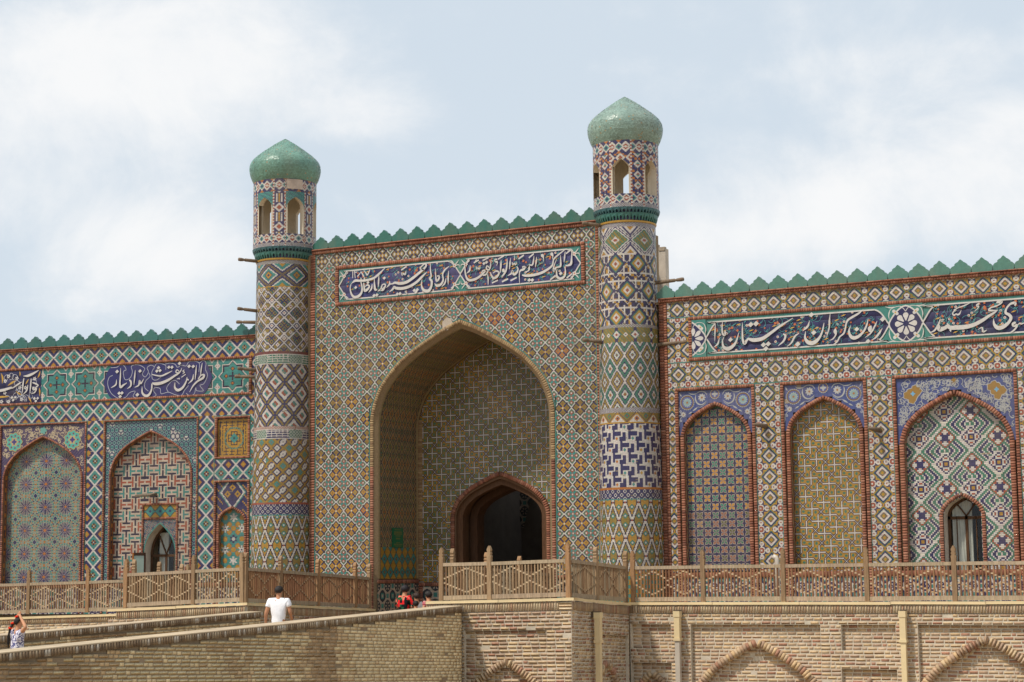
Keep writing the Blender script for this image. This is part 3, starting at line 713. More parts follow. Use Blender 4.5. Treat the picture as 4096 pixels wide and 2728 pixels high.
SB = [[(460,700,8),(420,830,38),(330,970,38),(215,1025,6)],[(430,850,30),(440,945,100),(560,915,80),(620,880,74),(700,910,88),(850,905,96),(1000,895,96),(1200,850,86),(1400,750,74),(1550,650,58),(1680,570,42),(1765,505,8)],
 [(612,800,8),(640,870,50)],[(700,1005,8),(685,950,56)],[(1765,510,10),(1650,522,34),(1560,512,38),(1600,460,28),(1720,420,28),(1820,370,28),(1850,320,46),(1790,318,86),(1730,350,20)],
 [(935,510,6),(890,600,34),(840,612,34),(820,590,14),(780,625,38),(740,600,28),(770,530,22),(860,460,20),(1000,410,28),(1180,325,5)],
 [(1345,350,12),(1300,400,64),(1325,440,28),(1280,500,16),(1215,550,4)],
 [(2155,415,26),(2150,350,60),(2050,370,44),(1960,470,38),(1940,570,54),(2020,620,64),(2060,690,64),(2000,800,64),(1880,890,84),(1760,910,90),(1680,830,54),(1665,700,6)],
 [(2150,775,30),(2135,835,116),(2190,880,44),(2110,980,32),(2000,1035,5)],[(2190,860,14),(2260,810,26),(2300,825,26),(2380,790,18)],[(1310,955,6),(1400,905,28),(1420,970,38),(1440,1000,38),(1520,960,6)]]
SP1 = [[(322,560,14),(320,690,14)],[(352,562,14),(366,690,14)],[(350,575,14),(388,585,14),(404,558,8)],[(474,570,10),(440,620,18),(405,662,22)],[(470,575,10),(500,620,24),(525,665,22)],[(522,550,12),(560,600,20),(582,640,22)],[(582,640,20),(605,600,22),(632,535,14)],
 [(300,785,8),(330,760,28),(370,735,44),(450,737,38),(560,730,40),(700,690,38),(800,610,36),(912,498,10)],[(468,680,8),(474,735,34)],[(528,665,8),(535,725,34)],
 [(470,760,22),(490,860,30),(480,950,40),(420,1020,48),(340,1030,44),(290,960,32),(275,860,20),(300,780,8)],[(518,775,20),(528,850,30),(540,918,44),(590,890,44),(625,838,28),(585,815,26),(545,845,14)],
 [(672,800,12),(660,880,32),(608,952,8)],[(712,695,8),(715,800,30),(725,890,44),(758,905,26)],[(796,635,8),(790,740,30),(785,845,14)],[(770,930,8),(830,890,32),(855,815,20),(900,800,24),(912,830,28),(865,898,48),(825,900,20)],
 [(990,740,10),(985,800,32),(933,862,8)],[(985,800,20),(1045,790,26),(1090,772,38),(1180,787,48),(1300,760,50),(1420,680,48),(1530,590,42),(1620,510,36),(1652,455,34),(1620,430,28),(1540,518,18),(1610,535,22)],
 [(985,940,8),(1045,890,34),(1070,850,36),(1110,872,48),(1220,877,50),(1350,840,48),(1480,760,44),(1580,660,38),(1668,578,8)],[(1296,478,22),(1200,545,28)],[(1288,555,8),(1270,622,32),(1242,605,22),(1218,630,32),(1208,588,10)],
 [(1300,925,14),(1270,935,17),(1300,962,17),(1278,990,10)],[(1726,415,8),(1730,560,26),(1742,650,28),(1720,700,32),(1752,750,42),(1740,850,42),(1690,920,54),(1610,910,48),(1568,830,28),(1575,715,8)],
 [(1816,515,8),(1825,650,22),(1840,740,34),(1882,700,34),(1884,650,24),(1848,655,20)],[(2068,475,10),(1990,540,30),(1950,620,26),(1960,720,30),(1920,800,40),(1850,828,44),(1802,788,10)],[(2057,555,8),(2050,690,28),(2050,808,8)],[(2012,690,10),(1990,780,30),(1933,847,8)]]
DP1 = [(375,860,30),(597,770,30),(893,690,30),(1128,980,32),(1176,970,32),(1435,912,32),(1490,902,32),(1465,945,30),(708,1005,32),(758,995,32)]
SP2 = [[(180,400,8),(180,520,22),(195,640,30),(240,720,42),(330,720,44),(420,680,40),(490,620,38),(545,565,28),(505,555,24),(470,615,20)],[(500,640,20),(560,625,28),(600,560,20)],[(275,460,10),(265,550,32),(208,607,8)],
 [(340,415,24),(430,360,26)],[(500,372,26),(608,318,26)],[(780,348,26),(888,283,24)],[(1150,342,28),(1247,273,26)],[(1338,322,26),(1427,248,24)],[(2010,247,26),(2092,183,24)],[(670,778,26),(778,728,24)],[(850,757,28),(962,703,26)],[(1005,737,28),(1118,678,26)],[(1723,722,28),(1822,642,26)],[(2023,687,26),(2122,607,24)],
 [(458,475,8),(440,522,28),(416,505,20),(395,522,28),(383,478,10)],[(652,365,8),(642,480,24),(612,540,28),(570,522,26),(578,470,24),(625,500,20)],[(590,620,12),(600,700,28),(600,812,8)],[(636,580,10),(660,640,28),(700,690,42),(762,660,42),(798,590,28),(745,560,28),(690,600,16)],
 [(765,345,20),(738,370,64),(768,412,22),(752,465,8)],[(836,355,8),(830,470,32),(820,592,12)],[(946,335,8),(940,450,28),(920,560,32),(870,640,28),(838,657,8)],[(870,520,20),(880,555,58),(900,575,20)],[(1006,325,8),(995,430,28),(985,532,8)],
 [(953,647,8),(1020,605,32),(1035,550,26),(1062,622,38),(1110,600,38),(1142,530,24),(1118,478,18)],[(1112,395,8),(1100,442,28),(1072,425,20),(1046,442,28),(1033,400,10)],[(1080,278,8),(1078,362,14)],
 [(1170,782,8),(1165,640,18),(1180,560,28),(1240,530,44),(1262,490,40),(1218,490,32)],[(1278,592,8),(1340,540,30),(1332,480,44),(1302,500,34),(1350,450,22)],[(1350,450,20),(1400,450,28),(1420,380,24),(1432,285,8)],[(1476,305,8),(1470,400,26),(1453,493,8)],
 [(1213,635,16),(1280,645,42),(1400,637,46),(1550,600,44),(1680,530,40),(1760,460,32),(1780,380,26),(1800,330,26),(1880,260,28),(1988,178,12)],[(1842,345,8),(1790,480,22),(1790,560,38),(1830,500,28),(1870,490,24),(1910,470,34),(1915,400,26),(1910,275,8)],
 [(1562,262,22),(1582,282,58),(1602,322,22),(1606,392,6)],[(1738,230,22),(1752,252,58),(1772,292,22),(1760,352,6)],[(1990,480,16),(2000,580,26),(1980,660,36),(1910,700,44),(1850,660,36),(1840,570,22),(1850,525,8)],[(2000,462,22),(2050,460,30),(2100,430,44),(2112,330,26),(2116,185,8)],[(1996,205,8),(1985,310,26),(1975,402,10)]]
DP2 = [(525,425,30),(572,402,30),(1345,725,34),(1400,725,34),(1915,605,34)]
SL1 = [[(325,480,8),(310,580,30),(215,645,8)],[(405,260,8),(400,420,28),(390,560,30),(405,630,44),(460,590,34),(530,545,8)],[(575,485,24),(608,530,38),(600,610,30),(533,662,8)],[(692,295,8),(680,430,28),(665,582,10)],[(678,637,8),(760,590,30),(775,500,28),(800,560,30),(862,465,10)],
 [(1025,545,16),(1080,565,54),(1200,550,56),(1340,490,48),(1460,410,38),(1540,360,30),(1590,300,18),(1602,255,8)],[(1540,350,18),(1490,340,20),(1510,288,20),(1552,322,16)],[(1020,560,26),(1010,680,32),(960,780,48),(890,800,48),(830,740,38),(825,620,8)],
 [(1710,430,10),(1690,520,28),(1620,640,44),(1530,690,50),(1470,640,38),(1470,540,10)],[(1700,470,30),(1740,490,26)],[(1832,375,8),(1815,480,30),(1733,562,8)],[(1892,195,8),(1880,340,28),(1865,482,10)],[(2007,155,8),(1985,280,26),(1975,392,14)],
 [(1758,727,8),(1830,600,28),(1920,510,34),(2020,450,44),(2042,390,34),(1980,400,24),(1930,470,22)],[(1655,290,14),(1625,318,17),(1660,340,17),(1622,367,10)],[(1598,437,16),(1682,378,16)],[(1020,380,14),(1100,400,22),(1200,410,26),(1300,370,30),(1420,310,8)],[(1510,470,12),(1560,455,14),(1550,480,12)]]
DL1 = [(335,325,38),(785,315,36),(375,750,36),(430,745,36),(395,815,36),(732,780,40),(1148,250,36),(1115,315,34),(1178,305,34),(1350,240,34),(1412,240,34),(1560,165,36),(1748,222,36),(1828,225,36)]
TL1 = [[(210,250,10),(330,240,10),(400,192,10),(470,210,10),(512,290,10),(460,330,10),(490,480,10),(590,450,10),(635,330,10),(615,225,10),(700,192,10),(790,205,10),(878,270,10),(830,370,10),(890,430,10),(950,330,10),(925,250,10),(1000,200,10),(1065,240,10),(1020,330,10),(1030,470,10),(1110,490,10),(1200,430,10)],
 [(1070,230,10),(1120,165,10),(1220,175,10),(1290,210,10),(1290,290,10)],[(1280,180,10),(1370,160,10),(1470,180,10),(1520,240,10),(1600,200,10),(1690,215,10),(1740,140,10),(1850,120,10),(1950,170,10),(1940,330,10)],[(1950,160,10),(2020,110,10),(2080,150,10),(2070,280,10),(2110,400,10),(2040,560,10),(1960,600,10),(2030,700,10),(1900,700,10),(1880,640,10),(1850,760,10),(1760,795,10),(1690,750,10)],
 [(250,400,10),(180,440,10),(150,560,10),(190,700,10),(260,790,10),(380,855,10),(500,830,10),(580,740,10),(690,710,10),(650,810,10),(740,850,10),(840,840,10),(1000,830,10),(1100,790,10),(1050,700,10),(1080,640,10),(1180,660,10),(1200,760,10),(1340,730,10),(1480,780,10),(1600,790,10),(1660,690,10),(1740,600,10)],
 [(1340,730,10),(1310,640,10),(1400,520,10),(1480,500,10),(1560,570,10)],[(960,350,10),(980,420,10),(890,520,10),(880,640,10),(950,710,10)]]
SL2 = [[(500,290,10),(600,282,50),(720,230,44),(832,162,8)],[(512,335,20),(490,480,34),(480,642,14)],[(667,345,20),(655,490,34),(640,652,14)],[(597,478,14),(570,600,32),(488,688,8)],[(700,430,26),(770,455,34),(820,492,20),(770,520,30)],[(730,520,30),(722,560,74),(780,560,34),(740,640,26),(663,672,8)],[(-60,605,30),(0,602,54),(100,582,54),(240,540,44),(270,545,24),(380,470,34),(462,418,14)]]
DL2 = [(255,750,34),(325,745,32),(280,805,32),(735,770,34),(805,765,32),(765,825,32)]
GL2 = [[(25,230,8),(55,330,44),(45,450,8)],[(340,385,8),(260,430,44),(165,495,8)],[(615,355,8),(580,410,30),(550,465,8)],[(840,540,8),(850,620,34),(850,720,8)],[(-40,740,30),(60,735,40),(200,730,8)],[(600,735,8),(640,790,34),(672,860,8)],[(340,620,8),(400,660,30),(460,692,8)],[(420,190,8),(430,240,30),(425,290,8)],[(860,180,8),(840,260,34),(805,330,8)]]
# ------------------------------------------------------------------ ground
b = MB(); b.poly([(-900, -300, 0), (900, -300, 0), (900, 1500, 0), (-900, 1500, 0)], lin(168, 148, 118))
structure(b.build('ground', 'ground'))
MAT['limewash'] = mat_new('limewash', .9, .2, 4, .12, .2, 40, dirt=.12, dirtcol=(.4, .34, .27))
c_plast = lin(214, 200, 178); c_core = lin(150, 128, 100); c_dark = lin(112, 92, 74)

# ------------------------------------------------------------------ portal
FL = 1.5                                   # floor of the portal and the ramp landing
portal = thing('palace_portal', 'tall tiled gateway with deep pointed arch between the two domed towers', 'gateway', (-23.17, 42, FL))
def local(t): return Matrix.Translation(Vector(t.location)).inverted()
def adopt(t):
    """parts are built in world space; hang them under their thing without moving them"""
    for o in t.children: o.matrix_parent_inverse = local(t)
PC = -23.165; PH = 2.73; PZ = 7.4; PR = 2.557; IH = 2.53; IR = 2.34
cell = .485 / 24
out_arch = lambda U, Z: in_arch(U, Z, PC, PH + .02, PZ, PR + .02)
insc = lambda U, Z: (U > -27.0) & (U < -19.52) & (Z > 10.6) & (Z < 11.7)
mosaic('tile_mosaic', portal, WP, -27.62, -19.25, 3.3, 12.08, cell, pat_portal, mask=lambda U, Z: ~out_arch(U, Z) & ~insc(U, Z) & (Z < 11.7), uc=PC + 3.2 * cell, zc=7.0)
mosaic('tile_mosaic', portal, WP, -27.62, -19.25, 11.7, 12.08, cell, pat_portal_top, uc=PC + 3.2 * cell, zc=11.87)
mosaic('dado_mosaic', portal, WP, -27.62, -19.25, FL, 3.2, .02, pat_dadodark, mask=lambda U, Z: ~out_arch(U, Z))
# wall body behind the tiles, with the arch cut out of it
def arch_wall(name, parent, y0, y1, u0, u1, z0, z1, uc, hw, zs, rise, zb, col, mat='plaster'):
    b = MB(); A = arch_pts(uc, hw, zs, rise, zb)
    for y, rev in ((y0, False), (y1, True)):
        top = [(u, z1) for u, z in A]
        for (p, q) in zip(A[:-1], A[1:]):
            b.poly([(p[0], y, p[1]), (q[0], y, q[1]), (q[0], y, z1), (p[0], y, z1)], col) if abs(p[0] - q[0]) > 1e-6 else None
        b.poly([(u0, y, z0), (A[0][0], y, z0), (A[0][0], y, z1), (u0, y, z1)], col); b.poly([(A[-1][0], y, z0), (u1, y, z0), (u1, y, z1), (A[-1][0], y, z1)], col)
    for (p, q) in zip(A[:-1], A[1:]): b.poly([(p[0], y0, p[1]), (q[0], y0, q[1]), (q[0], y1, q[1]), (p[0], y1, p[1])], col)
    b.poly([(u0, y0, z1), (u1, y0, z1), (u1, y1, z1), (u0, y1, z1)], col)
    b.poly([(u0, y0, z0), (u0, y1, z0), (u0, y1, z1), (u0, y0, z1)], col); b.poly([(u1, y0, z0), (u1, y1, z0), (u1, y1, z1), (u1, y0, z1)], col)
    return b.build(name, mat, parent, recalc=False)
arch_wall('wall', portal, 42.006, 44.15, -28.6, -18.4, FL, 12.08, PC, PH - .05, PZ, PR - .05, FL, c_core)
arch_wall('back_wall', portal, 44.206, 45.5, -26.4, -19.9, FL, 10.6, PC, 1.36, 4.9, 1.0, FL, lin(106, 78, 56))
# brick trims
br = Bricks('red'); bs = Bricks('sand')
br.row(WP, -27.75, -19.15, 12.08, 12.17, -.05, .05, .062); br.row(WP, -27.75, -19.15, 12.17, 12.215, -.05, .075, .21)
br.row(WP, -27.0, -19.52, 11.6, 11.7, -.02, .035, .06); br.row(WP, -27.0, -19.52, 10.6, 10.7, -.02, .035, .06)
br.col(WP, -27.0, -26.9, 10.7, 11.6, -.02, .035, .06); br.col(WP, -19.62, -19.52, 10.7, 11.6, -.02, .035, .06)
br.col(WP, -27.8, -27.66, FL, 12.08, -.05, .03, .07); br.col(WP, -19.22, -19.12, FL, 12.08, -.05, .03, .07)
for a, c in ((-27.6, PC - PH), (PC + PH, -19.27)): br.row(WP, a, c, 3.2, 3.3, -.02, .02, .062)
A = arch_pts(PC, IH, PZ, IR, FL); A_l = [p for p in A if p[1] < 7.0 and p[0] < PC]; A_r = [p for p in A if p[1] < 7.0 and p[0] > PC]
wid = PH - IH
Ar = arch_pts(PC, PH - .1, PZ, PR - .1, FL); rg = .1
bs.arc(WP, [(PC - PH + .1, 6.2)] + [p for p in Ar if p[1] > 7.0] + [(PC + PH - .1, 6.2)], rg, -.02, .02, .06)
mb = MB()
for (p, q), (r_, s_) in zip(zip(Ar[:-1], Ar[1:]), zip(A[:-1], A[1:])): mb.poly([WP.P(*p, .004), WP.P(*q, .004), WP.P(*s_, -.09), WP.P(*r_, -.09)], jit(lin(138, 116, 88), .05))
mb.build('arch_moulding', 'brick', portal, recalc=False)
br.arc(WP, [(PC - PH + .1, FL), (PC - PH + .1, 6.2)], rg, -.02, .02, .062); br.arc(WP, [(PC + PH - .1, 6.2), (PC + PH - .1, FL)], rg, -.02, .02, .062)
merlons(portal, WP, -27.75, -19.12, 12.215, .508, .35, lin(54, 104, 92))
# teal fillets along the trims
b = MB(); ctl = lin(64, 126, 116)
def fillet(b, w, u0, u1, z0, z1, d): b.hexa([w.P(u0, z0, d - .01), w.P(u1, z0, d - .01), w.P(u1, z1, d - .01), w.P(u0, z1, d - .01), w.P(u0, z0, d), w.P(u1, z0, d), w.P(u1, z1, d), w.P(u0, z1, d)], ctl)
fillet(b, WP, -27.655, -27.625, FL, 12.07, .008); b.build('tile_fillet', 'glaze', portal); b = MB(); fillet(b, WP, -19.25, -19.225, FL, 12.07, .008)
b.build('tile_fillet', 'glaze', portal)
ink = Ink(WP, .009); o = arch_pts(PC, PH + .03, PZ, PR + .03, FL); ink.ribbon([(u, z, .022) for u, z in o], ctl, 2); ink.build('tile_fillet', portal)
# soffit and jambs of the deep arch
Ai = np.array(arch_pts(PC, IH, PZ, IR, FL)); Ls = np.r_[0, np.cumsum(np.hypot(*np.diff(Ai, axis=0).T))]
def soff(s, y): return np.stack([np.interp(s, Ls, Ai[:, 0]), y, np.interp(s, Ls, Ai[:, 1])], -1)
Lj = 3.25 - FL; nC = 110; nR = int((Ls[-1] - 2 * Lj) / .022)
ii, jj = np.meshgrid(np.arange(nC) + .5, np.arange(nR) + .5)
Cj = pat_jamb(ii, jj).astype(int)
yt = ((jj < 38) | (jj > nR - 38)); Cj = np.where(yt, pat_yt(ii, np.where(jj < 38, jj, nR - jj)).astype(int), Cj)
Cj = np.where((ii < 5) | (ii > 104), cS, Cj); Cj = np.where((ii > 5) & (ii < 6) | (ii > 103) & (ii < 104), cK, Cj)
tiles('soffit_mosaic', portal, lambda u, s: soff(s, 42.085 + u * .97), Cj, 0.0, Lj, 2.16 / nC, (Ls[-1] - 2 * Lj) / nR)
for side, x in ((0, PC - IH + .004), (1, PC + IH - .004)):
    wj = Wall(x, 42.02, 0, 1) if side == 0 else Wall(x, 44.18, 0, -1)
    mosaic('dado_mosaic', portal, wj, 0, 2.16, FL, 3.12, .02, pat_dadodark)
    br.row(wj, 0, 2.16, 3.13, 3.23, -.01, .012, .065)
back_in = lambda U, Z: in_arch(U, Z, PC, IH - .02, PZ, IR - .02) & ~in_arch(U, Z, PC, 1.53, 4.9, 1.2)
mosaic('back_mosaic', portal, WB, PC - IH, PC + IH, 3.15, 9.8, .0146, lambda i, j: pat_girih(i, j, lambda a, c: np.where((np.floor(a / 50) + np.floor(c / 50)) % 3 == 0, cY, cV)), mask=back_in, d=.004)
mosaic('dado_mosaic', portal, WB, PC - IH, PC + IH, FL, 3.03, .02, pat_dadodark, mask=back_in, d=.004)
br.row(WB, PC - IH, PC - 1.53, 3.04, 3.14, -.01, .02, .065); br.row(WB, PC + 1.53, PC + IH, 3.04, 3.14, -.01, .02, .065)
br.arc(WB, arch_pts(PC, 1.4, 4.9, 1.08, FL), .11, -.01, .04, .06)
bs.col(WB, PC - IH, PC - IH + .13, 3.2, 7.6, -.01, .03, .065); br.col(WB, PC - IH + .001, PC - IH + .129, FL, 3.03, -.01, .03, .065)
# door reveal frame, stepped, of brown timber
for (hw, rs, y0, y1, w_, col) in ((1.36, 1.0, 44.3, 44.5, .16, lin(96, 66, 44)), (1.30, .95, 44.9, 45.3, .22, lin(84, 58, 40))):
    A2 = arch_pts(PC, hw, 4.9, rs, FL); A3 = arch_pts(PC, hw - w_, 4.9, rs - w_, FL); b = MB()
    for k in range(len(A2) - 1):
        p, q, r_, s_ = A2[k], A2[k + 1], A3[k + 1], A3[k]
        b.hexa([(p[0], y1, p[1]), (q[0], y1, q[1]), (r_[0], y1, r_[1]), (s_[0], y1, s_[1]), (p[0], y0, p[1]), (q[0], y0, q[1]), (r_[0], y0, r_[1]), (s_[0], y0, s_[1])], col)
    b.build('door_frame', 'wood', portal)
# dim hall behind the doorway
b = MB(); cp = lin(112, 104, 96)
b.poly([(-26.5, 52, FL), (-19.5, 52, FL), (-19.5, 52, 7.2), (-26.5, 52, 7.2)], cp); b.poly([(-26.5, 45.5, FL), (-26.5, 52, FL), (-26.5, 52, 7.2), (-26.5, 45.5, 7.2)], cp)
b.poly([(-19.5, 45.5, FL), (-19.5, 52, FL), (-19.5, 52, 7.2), (-19.5, 45.5, 7.2)], cp); b.poly([(-26.5, 45.5, 7.2), (-19.5, 45.5, 7.2), (-19.5, 51.0, 7.2), (-26.5, 51.0, 7.2)], cp); b.poly([(-26.5, 42, FL - .01), (-19.5, 42, FL - .01), (-19.5, 52, FL - .01), (-26.5, 52, FL - .01)], c_dark)  # ceiling stops short of the rear wall, gap added to let skylight in
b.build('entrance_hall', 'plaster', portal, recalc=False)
pend = Wall(0, 51.9, 1, 0); u0, z0 = pend.px(2090, 1990)
mosaic('pendentive_mosaic', portal, pend, u0 - .45, u0 + .45, z0 - .95, z0 + .55, .02, pat_dadodark, mask=lambda U, Z: abs(U - u0) < (Z - z0 + .95) * .3 + .02)
# roof slab
slab('roof', portal, Wall(0, 45.5, 1, 0), -28.0, -19.4, 11.6, 12.0, -.4, 1.5, c_plast)
# inscription over the arch
plates(portal, WP, -26.9, -19.62, 10.7, 11.6, -.03, .012, 'navy', .225, 300)
ink = Ink(WP, .014); zc0, zc1 = 10.76, 11.54; um = -23.12
cl = cartouche(-26.88, um, zc0, zc1, .38); cr_ = cartouche(um, -19.64, zc0, zc1, .38)
for cart in (cl, cr_):
    n_ = pt_in(cart)
    zm = (zc0 + zc1) / 2
# teal ground outside the cartouches
def teal_ground(ink, u0, u1, z0, z1, carts, colr):
    for (ca, cb, e) in carts:
        zm = (z0 + z1) / 2
        for sgn in (-1, 1):
            for (ue, di) in ((cb, 1), (ca, -1)):
                zt = z1 if sgn > 0 else z0; cz_ = (zc1 if sgn > 0 else zc0)
                prof = [(ue - di * e * a, cz_ - sgn * (zc1 - zc0) / 2 * c) for a, c in CEND]
                for p, q in zip(prof[:-1], prof[1:]): ink.poly([(p[0], p[1]), (q[0], q[1]), (q[0], zt), (p[0], zt)][::(1 if di * sgn > 0 else -1)], colr)
            cz_ = zc1 if sgn > 0 else zc0; zt = z1 if sgn > 0 else z0
            ink.poly([(ca + e, cz_), (cb - e, cz_), (cb - e, zt), (ca + e, zt)][::sgn], colr)
teal_ground(ink, -26.9, -19.62, 10.7, 11.6, ((-26.88, um, .38), (um, -19.64, .38)), ctl)
for cart, (a, c) in ((cl, (-26.7, um - .2)), (cr_, (um + .2, -19.8))):
    scrolls(ink, a, c, zc0 + .03, zc1 - .03, 95, pt_in(cart), (.05, .11), .12)
    close_ribbon(ink, cart, .034, cw)
for ue, di in ((-26.88, 1), (um, -1), (um, 1), (-19.64, -1)):
    for sgn in (-1, 1):
        zf = (zc0 + zc1) / 2 + sgn * .25; uf = ue + di * .17
        ink.ribbon([(uf, zf, .02), (uf - di * .08, zf + sgn * .08, .03), (uf - di * .13, zf + sgn * .14, .006)], cw, 3); ink.ribbon([(uf, zf, .02), (uf + di * .07, zf + sgn * .12, .03), (uf + di * .18, zf + sgn * .14, .006)], cw, 3)
        ink.ribbon([(uf, zf, .02), (uf - di * .13, zf + sgn * .01, .028), (uf - di * .15, zf - sgn * .08, .006)], cw, 3)
        ink.disc(uf, zf, .05, cw, lob=5, amp=.18); ink.disc(uf, zf, .02, co)
ink.build('inscription_ground', portal)
ink = Ink(WP, .05); letters(ink, WP, (1340, 960), 4.529, SP1, DP1); ink.build('lettering', portal)
ink = Ink(WP, .05); letters(ink, WP, (1820, 960), 4.529, SP2, DP2); ink.build('lettering', portal)
br.emit(portal, 'brick', 300, 'brick', 'brick_trim'); bs.emit(portal, 'arch_brick', 150, 'brick', 'arch_brick_trim')
# bare plaster patch left of the apex
b = MB(); u, z = WP.px(1790, 1290); b.prism([tuple(WP.P(u + x, z + y, .004)) for x, y in ((-.14, -.22), (.02, -.2), (.16, -.02), (.1, .1), (-.02, .14), (-.15, .02))], WP.P(0, 0, .012) - WP.P(0, 0, 0), lin(190, 176, 160)); b.build('plaster_patch', 'plaster', portal)
# round floor light? none: small green notice on the left jamb
sign = thing('notice_plaque', 'small dark green lettered plaque on the left wall inside the arch', 'plaque', (PC - IH + .01, 43.03, 4.35))
wj = Wall(PC - IH, 0, 0, 1); b = MB(); b.hexa([wj.P(42.75, 4.08, .015), wj.P(43.3, 4.08, .015), wj.P(43.3, 4.6, .015), wj.P(42.75, 4.6, .015), wj.P(42.75, 4.08, .04), wj.P(43.3, 4.08, .04), wj.P(43.3, 4.6, .04), wj.P(42.75, 4.6, .04)], lin(20, 100, 66)); b.build('board', 'paint', sign)
ink = Ink(wj, .042); cgo = lin(120, 118, 66)
for (z_, h_, m_) in ((4.555, .02, .10), (4.49, .045, .08), (4.44, .04, .07), (4.39, .028, .14), (4.32, .045, .16), (4.21, .022, .18), (4.165, .03, .06), (4.12, .022, .1)):
    u = 42.75 + m_
    while u < 43.3 - m_:
        l = random.uniform(.02, .05); ink.poly([(u, z_ - h_ / 2), (min(u + l, 43.3 - m_), z_ - h_ / 2), (min(u + l, 43.3 - m_), z_ + h_ / 2), (u, z_ + h_ / 2)], cgo); u += l + .012
ink.build('lettering', sign, 'paint'); adopt(sign)
adopt(portal)

# ------------------------------------------------------------------ towers
def tower(label, X, Y, rb, rt, zl, bands, lant0, lant1, sill, apex, open_a, domez, rd, domecol, lantband):
    T = thing('domed_tower', label, 'tower', (X, Y, 0), 'domed corner towers')
    zb = bands[0][0]; zt = bands[-1][1]
    rad_ = lambda z: rb + (rt - rb) * np.clip((z - zb) / (zt - zb), 0, 1)
    def cyl(a, z, r): return np.stack([X + r * np.sin(a), Y - r * np.cos(a), z + 0 * a], -1)
    b = MB(); n = 48
    ring = lambda r, z: [tuple(cyl(np.array(2 * math.pi * k / n), np.array(z), r)) for k in range(n)]
    def lathe(b, prof, col):
        for (r0, z0), (r1, z1) in zip(prof[:-1], prof[1:]):
            A_, B_ = ring(r0, z0), ring(r1, z1)
            for k in range(n): b.poly([A_[k], A_[(k + 1) % n], B_[(k + 1) % n], B_[k]], col)
    lathe(b, [(rb - .012, 0), (rb - .012, zb), (rt - .012, zt + .02), (0.01, zt + .02)], c_core); b.build('shaft', 'plaster', T, recalc=False)
    for (z0, z1, fn) in bands:
        rows = max(1, int(round((z1 - z0) / .0215))); cz = (z1 - z0) / rows
        ii, jj = np.meshgrid(np.arange(240) + .5, np.arange(rows) + .5)
        C = fn(ii, jj, float(rows)).astype(int)
        tiles('band_mosaic', T, lambda u, z: cyl(u, z, rad_(z)), C, 0.0, z0, 2 * math.pi / 240, cz, maxrun=3, gap=.04)
    # ring of corbels under the lantern
    rl = lantband[0]
    b = MB(); lathe(b, [(rt - .01, zt), (rt + .02, zt + .01), (rt + .03, zt + .045), (rt + .0, zt + .06)], lin(186, 146, 70)); b.build('ring_moulding', 'glaze', T, recalc=False)
    nc = 28; z0 = zt + .06; z1 = lant0
    b = MB(); lathe(b, [(rt - .02, z0), (rt - .01, (z0 + z1) / 2), (rl - .07, z1 - .04), (rl - .02, z1)], lin(58, 56, 104)); b.build('corbel_ring', 'glaze', T, recalc=False)
    b = MB(); w = 2 * math.pi / nc; cg = [lin(60, 112, 104), lin(56, 98, 104), lin(70, 110, 120)]
    for lvl, (za, zb_, ra, rb2, ra_in, ph) in enumerate(((z0, (z0 + z1) / 2 + .03, rt + .015, (rt + rl) / 2 + .02, rt - .04, 0), ((z0 + z1) / 2 + .02, z1, (rt + rl) / 2 + .02, rl + .02, rt - .02, .5))):
        b = MB(); prof = [(-.30, 0), (-.46, .55), (-.5, 1), (.5, 1), (.46, .55), (.30, 0), (0.16, .0), (.16, .42), (0, .66), (-.16, .42), (-.16, .0)]
        def pt(x, y, inn): 
            a = x * w; z = za + (zb_ - za) * y; r = (ra + (rb2 - ra) * y ** .7) if not inn else ra_in
            return (r * math.sin(a), -r * math.cos(a), z)
        base = len(b.v); k = len(prof); b.v += [pt(x, y, False) for x, y in prof] + [pt(x, y, True) for x, y in prof]
        b.f.append(tuple(range(k))); b.c.append(cg[lvl])
        for i in range(k): j = (i + 1) % k; b.f.append((j, i, k + i, k + j)); b.c.append(cg[lvl])
        me = mesh_from('corbel', b.v, b.f, b.c); bm = bmesh.new(); bm.from_mesh(me); bmesh.ops.recalc_face_normals(bm, faces=bm.faces); bm.to_mesh(me); bm.free(); me.materials.append(MAT['glaze'])
        for q in range(nc):
            o = bpy.data.objects.new('corbel', me); COL.objects.link(o); o.parent = T; o.location = (X, Y, 0); o.rotation_euler = (0, 0, (q + ph) * w)
    # lantern with six arched openings
    hwid = rad(17.3)
    def opening(a):
        q = ((a - open_a + rad(30)) % rad(60)) - rad(30)
        zs = apex - .32
        return np.where(np.abs(q) < hwid, zs + .32 * np.interp(np.abs(q) / hwid, ARX2, ARZ2), -1.0)
    rows = int(round((lant1 - lant0) / .0205)); cz = (lant1 - lant0) / rows
    ii, jj = np.meshgrid(np.arange(240) + .5, np.arange(rows) + .5); aa = ii / 240 * 2 * math.pi; zz_ = lant0 + jj * cz
    q = ((aa - open_a + rad(30)) % rad(60)) - rad(30); qi = q * 240 / (2 * math.pi)
    lowr = (sill - lant0) / cz; upr = (lant1 - lant0) / cz - 17
    C = np.where(jj < lowr, np.where(jj < 5, b_check(cB, cW)(ii, jj, 0), b_lant(ii, jj - 5, lowr - 5)), np.where(jj > upr, b_lant(ii, jj - upr, 17.), lantband[1](qi + 8, jj)))
    C = np.where(np.abs(np.abs(qi) - 12.6) < .9, np.where(np.floor(jj / 2) % 2 == 0, cW, cR), C)
    C = np.where((zz_ > sill) & (zz_ < opening(aa)), -1, C).astype(int)
    tiles('lantern_mosaic', T, lambda u, z: cyl(u, z, rl), C, 0.0, lant0, 2 * math.pi / 240, cz, maxrun=3, gap=.04)
    b = MB(); ri = rl - .15; m = 144
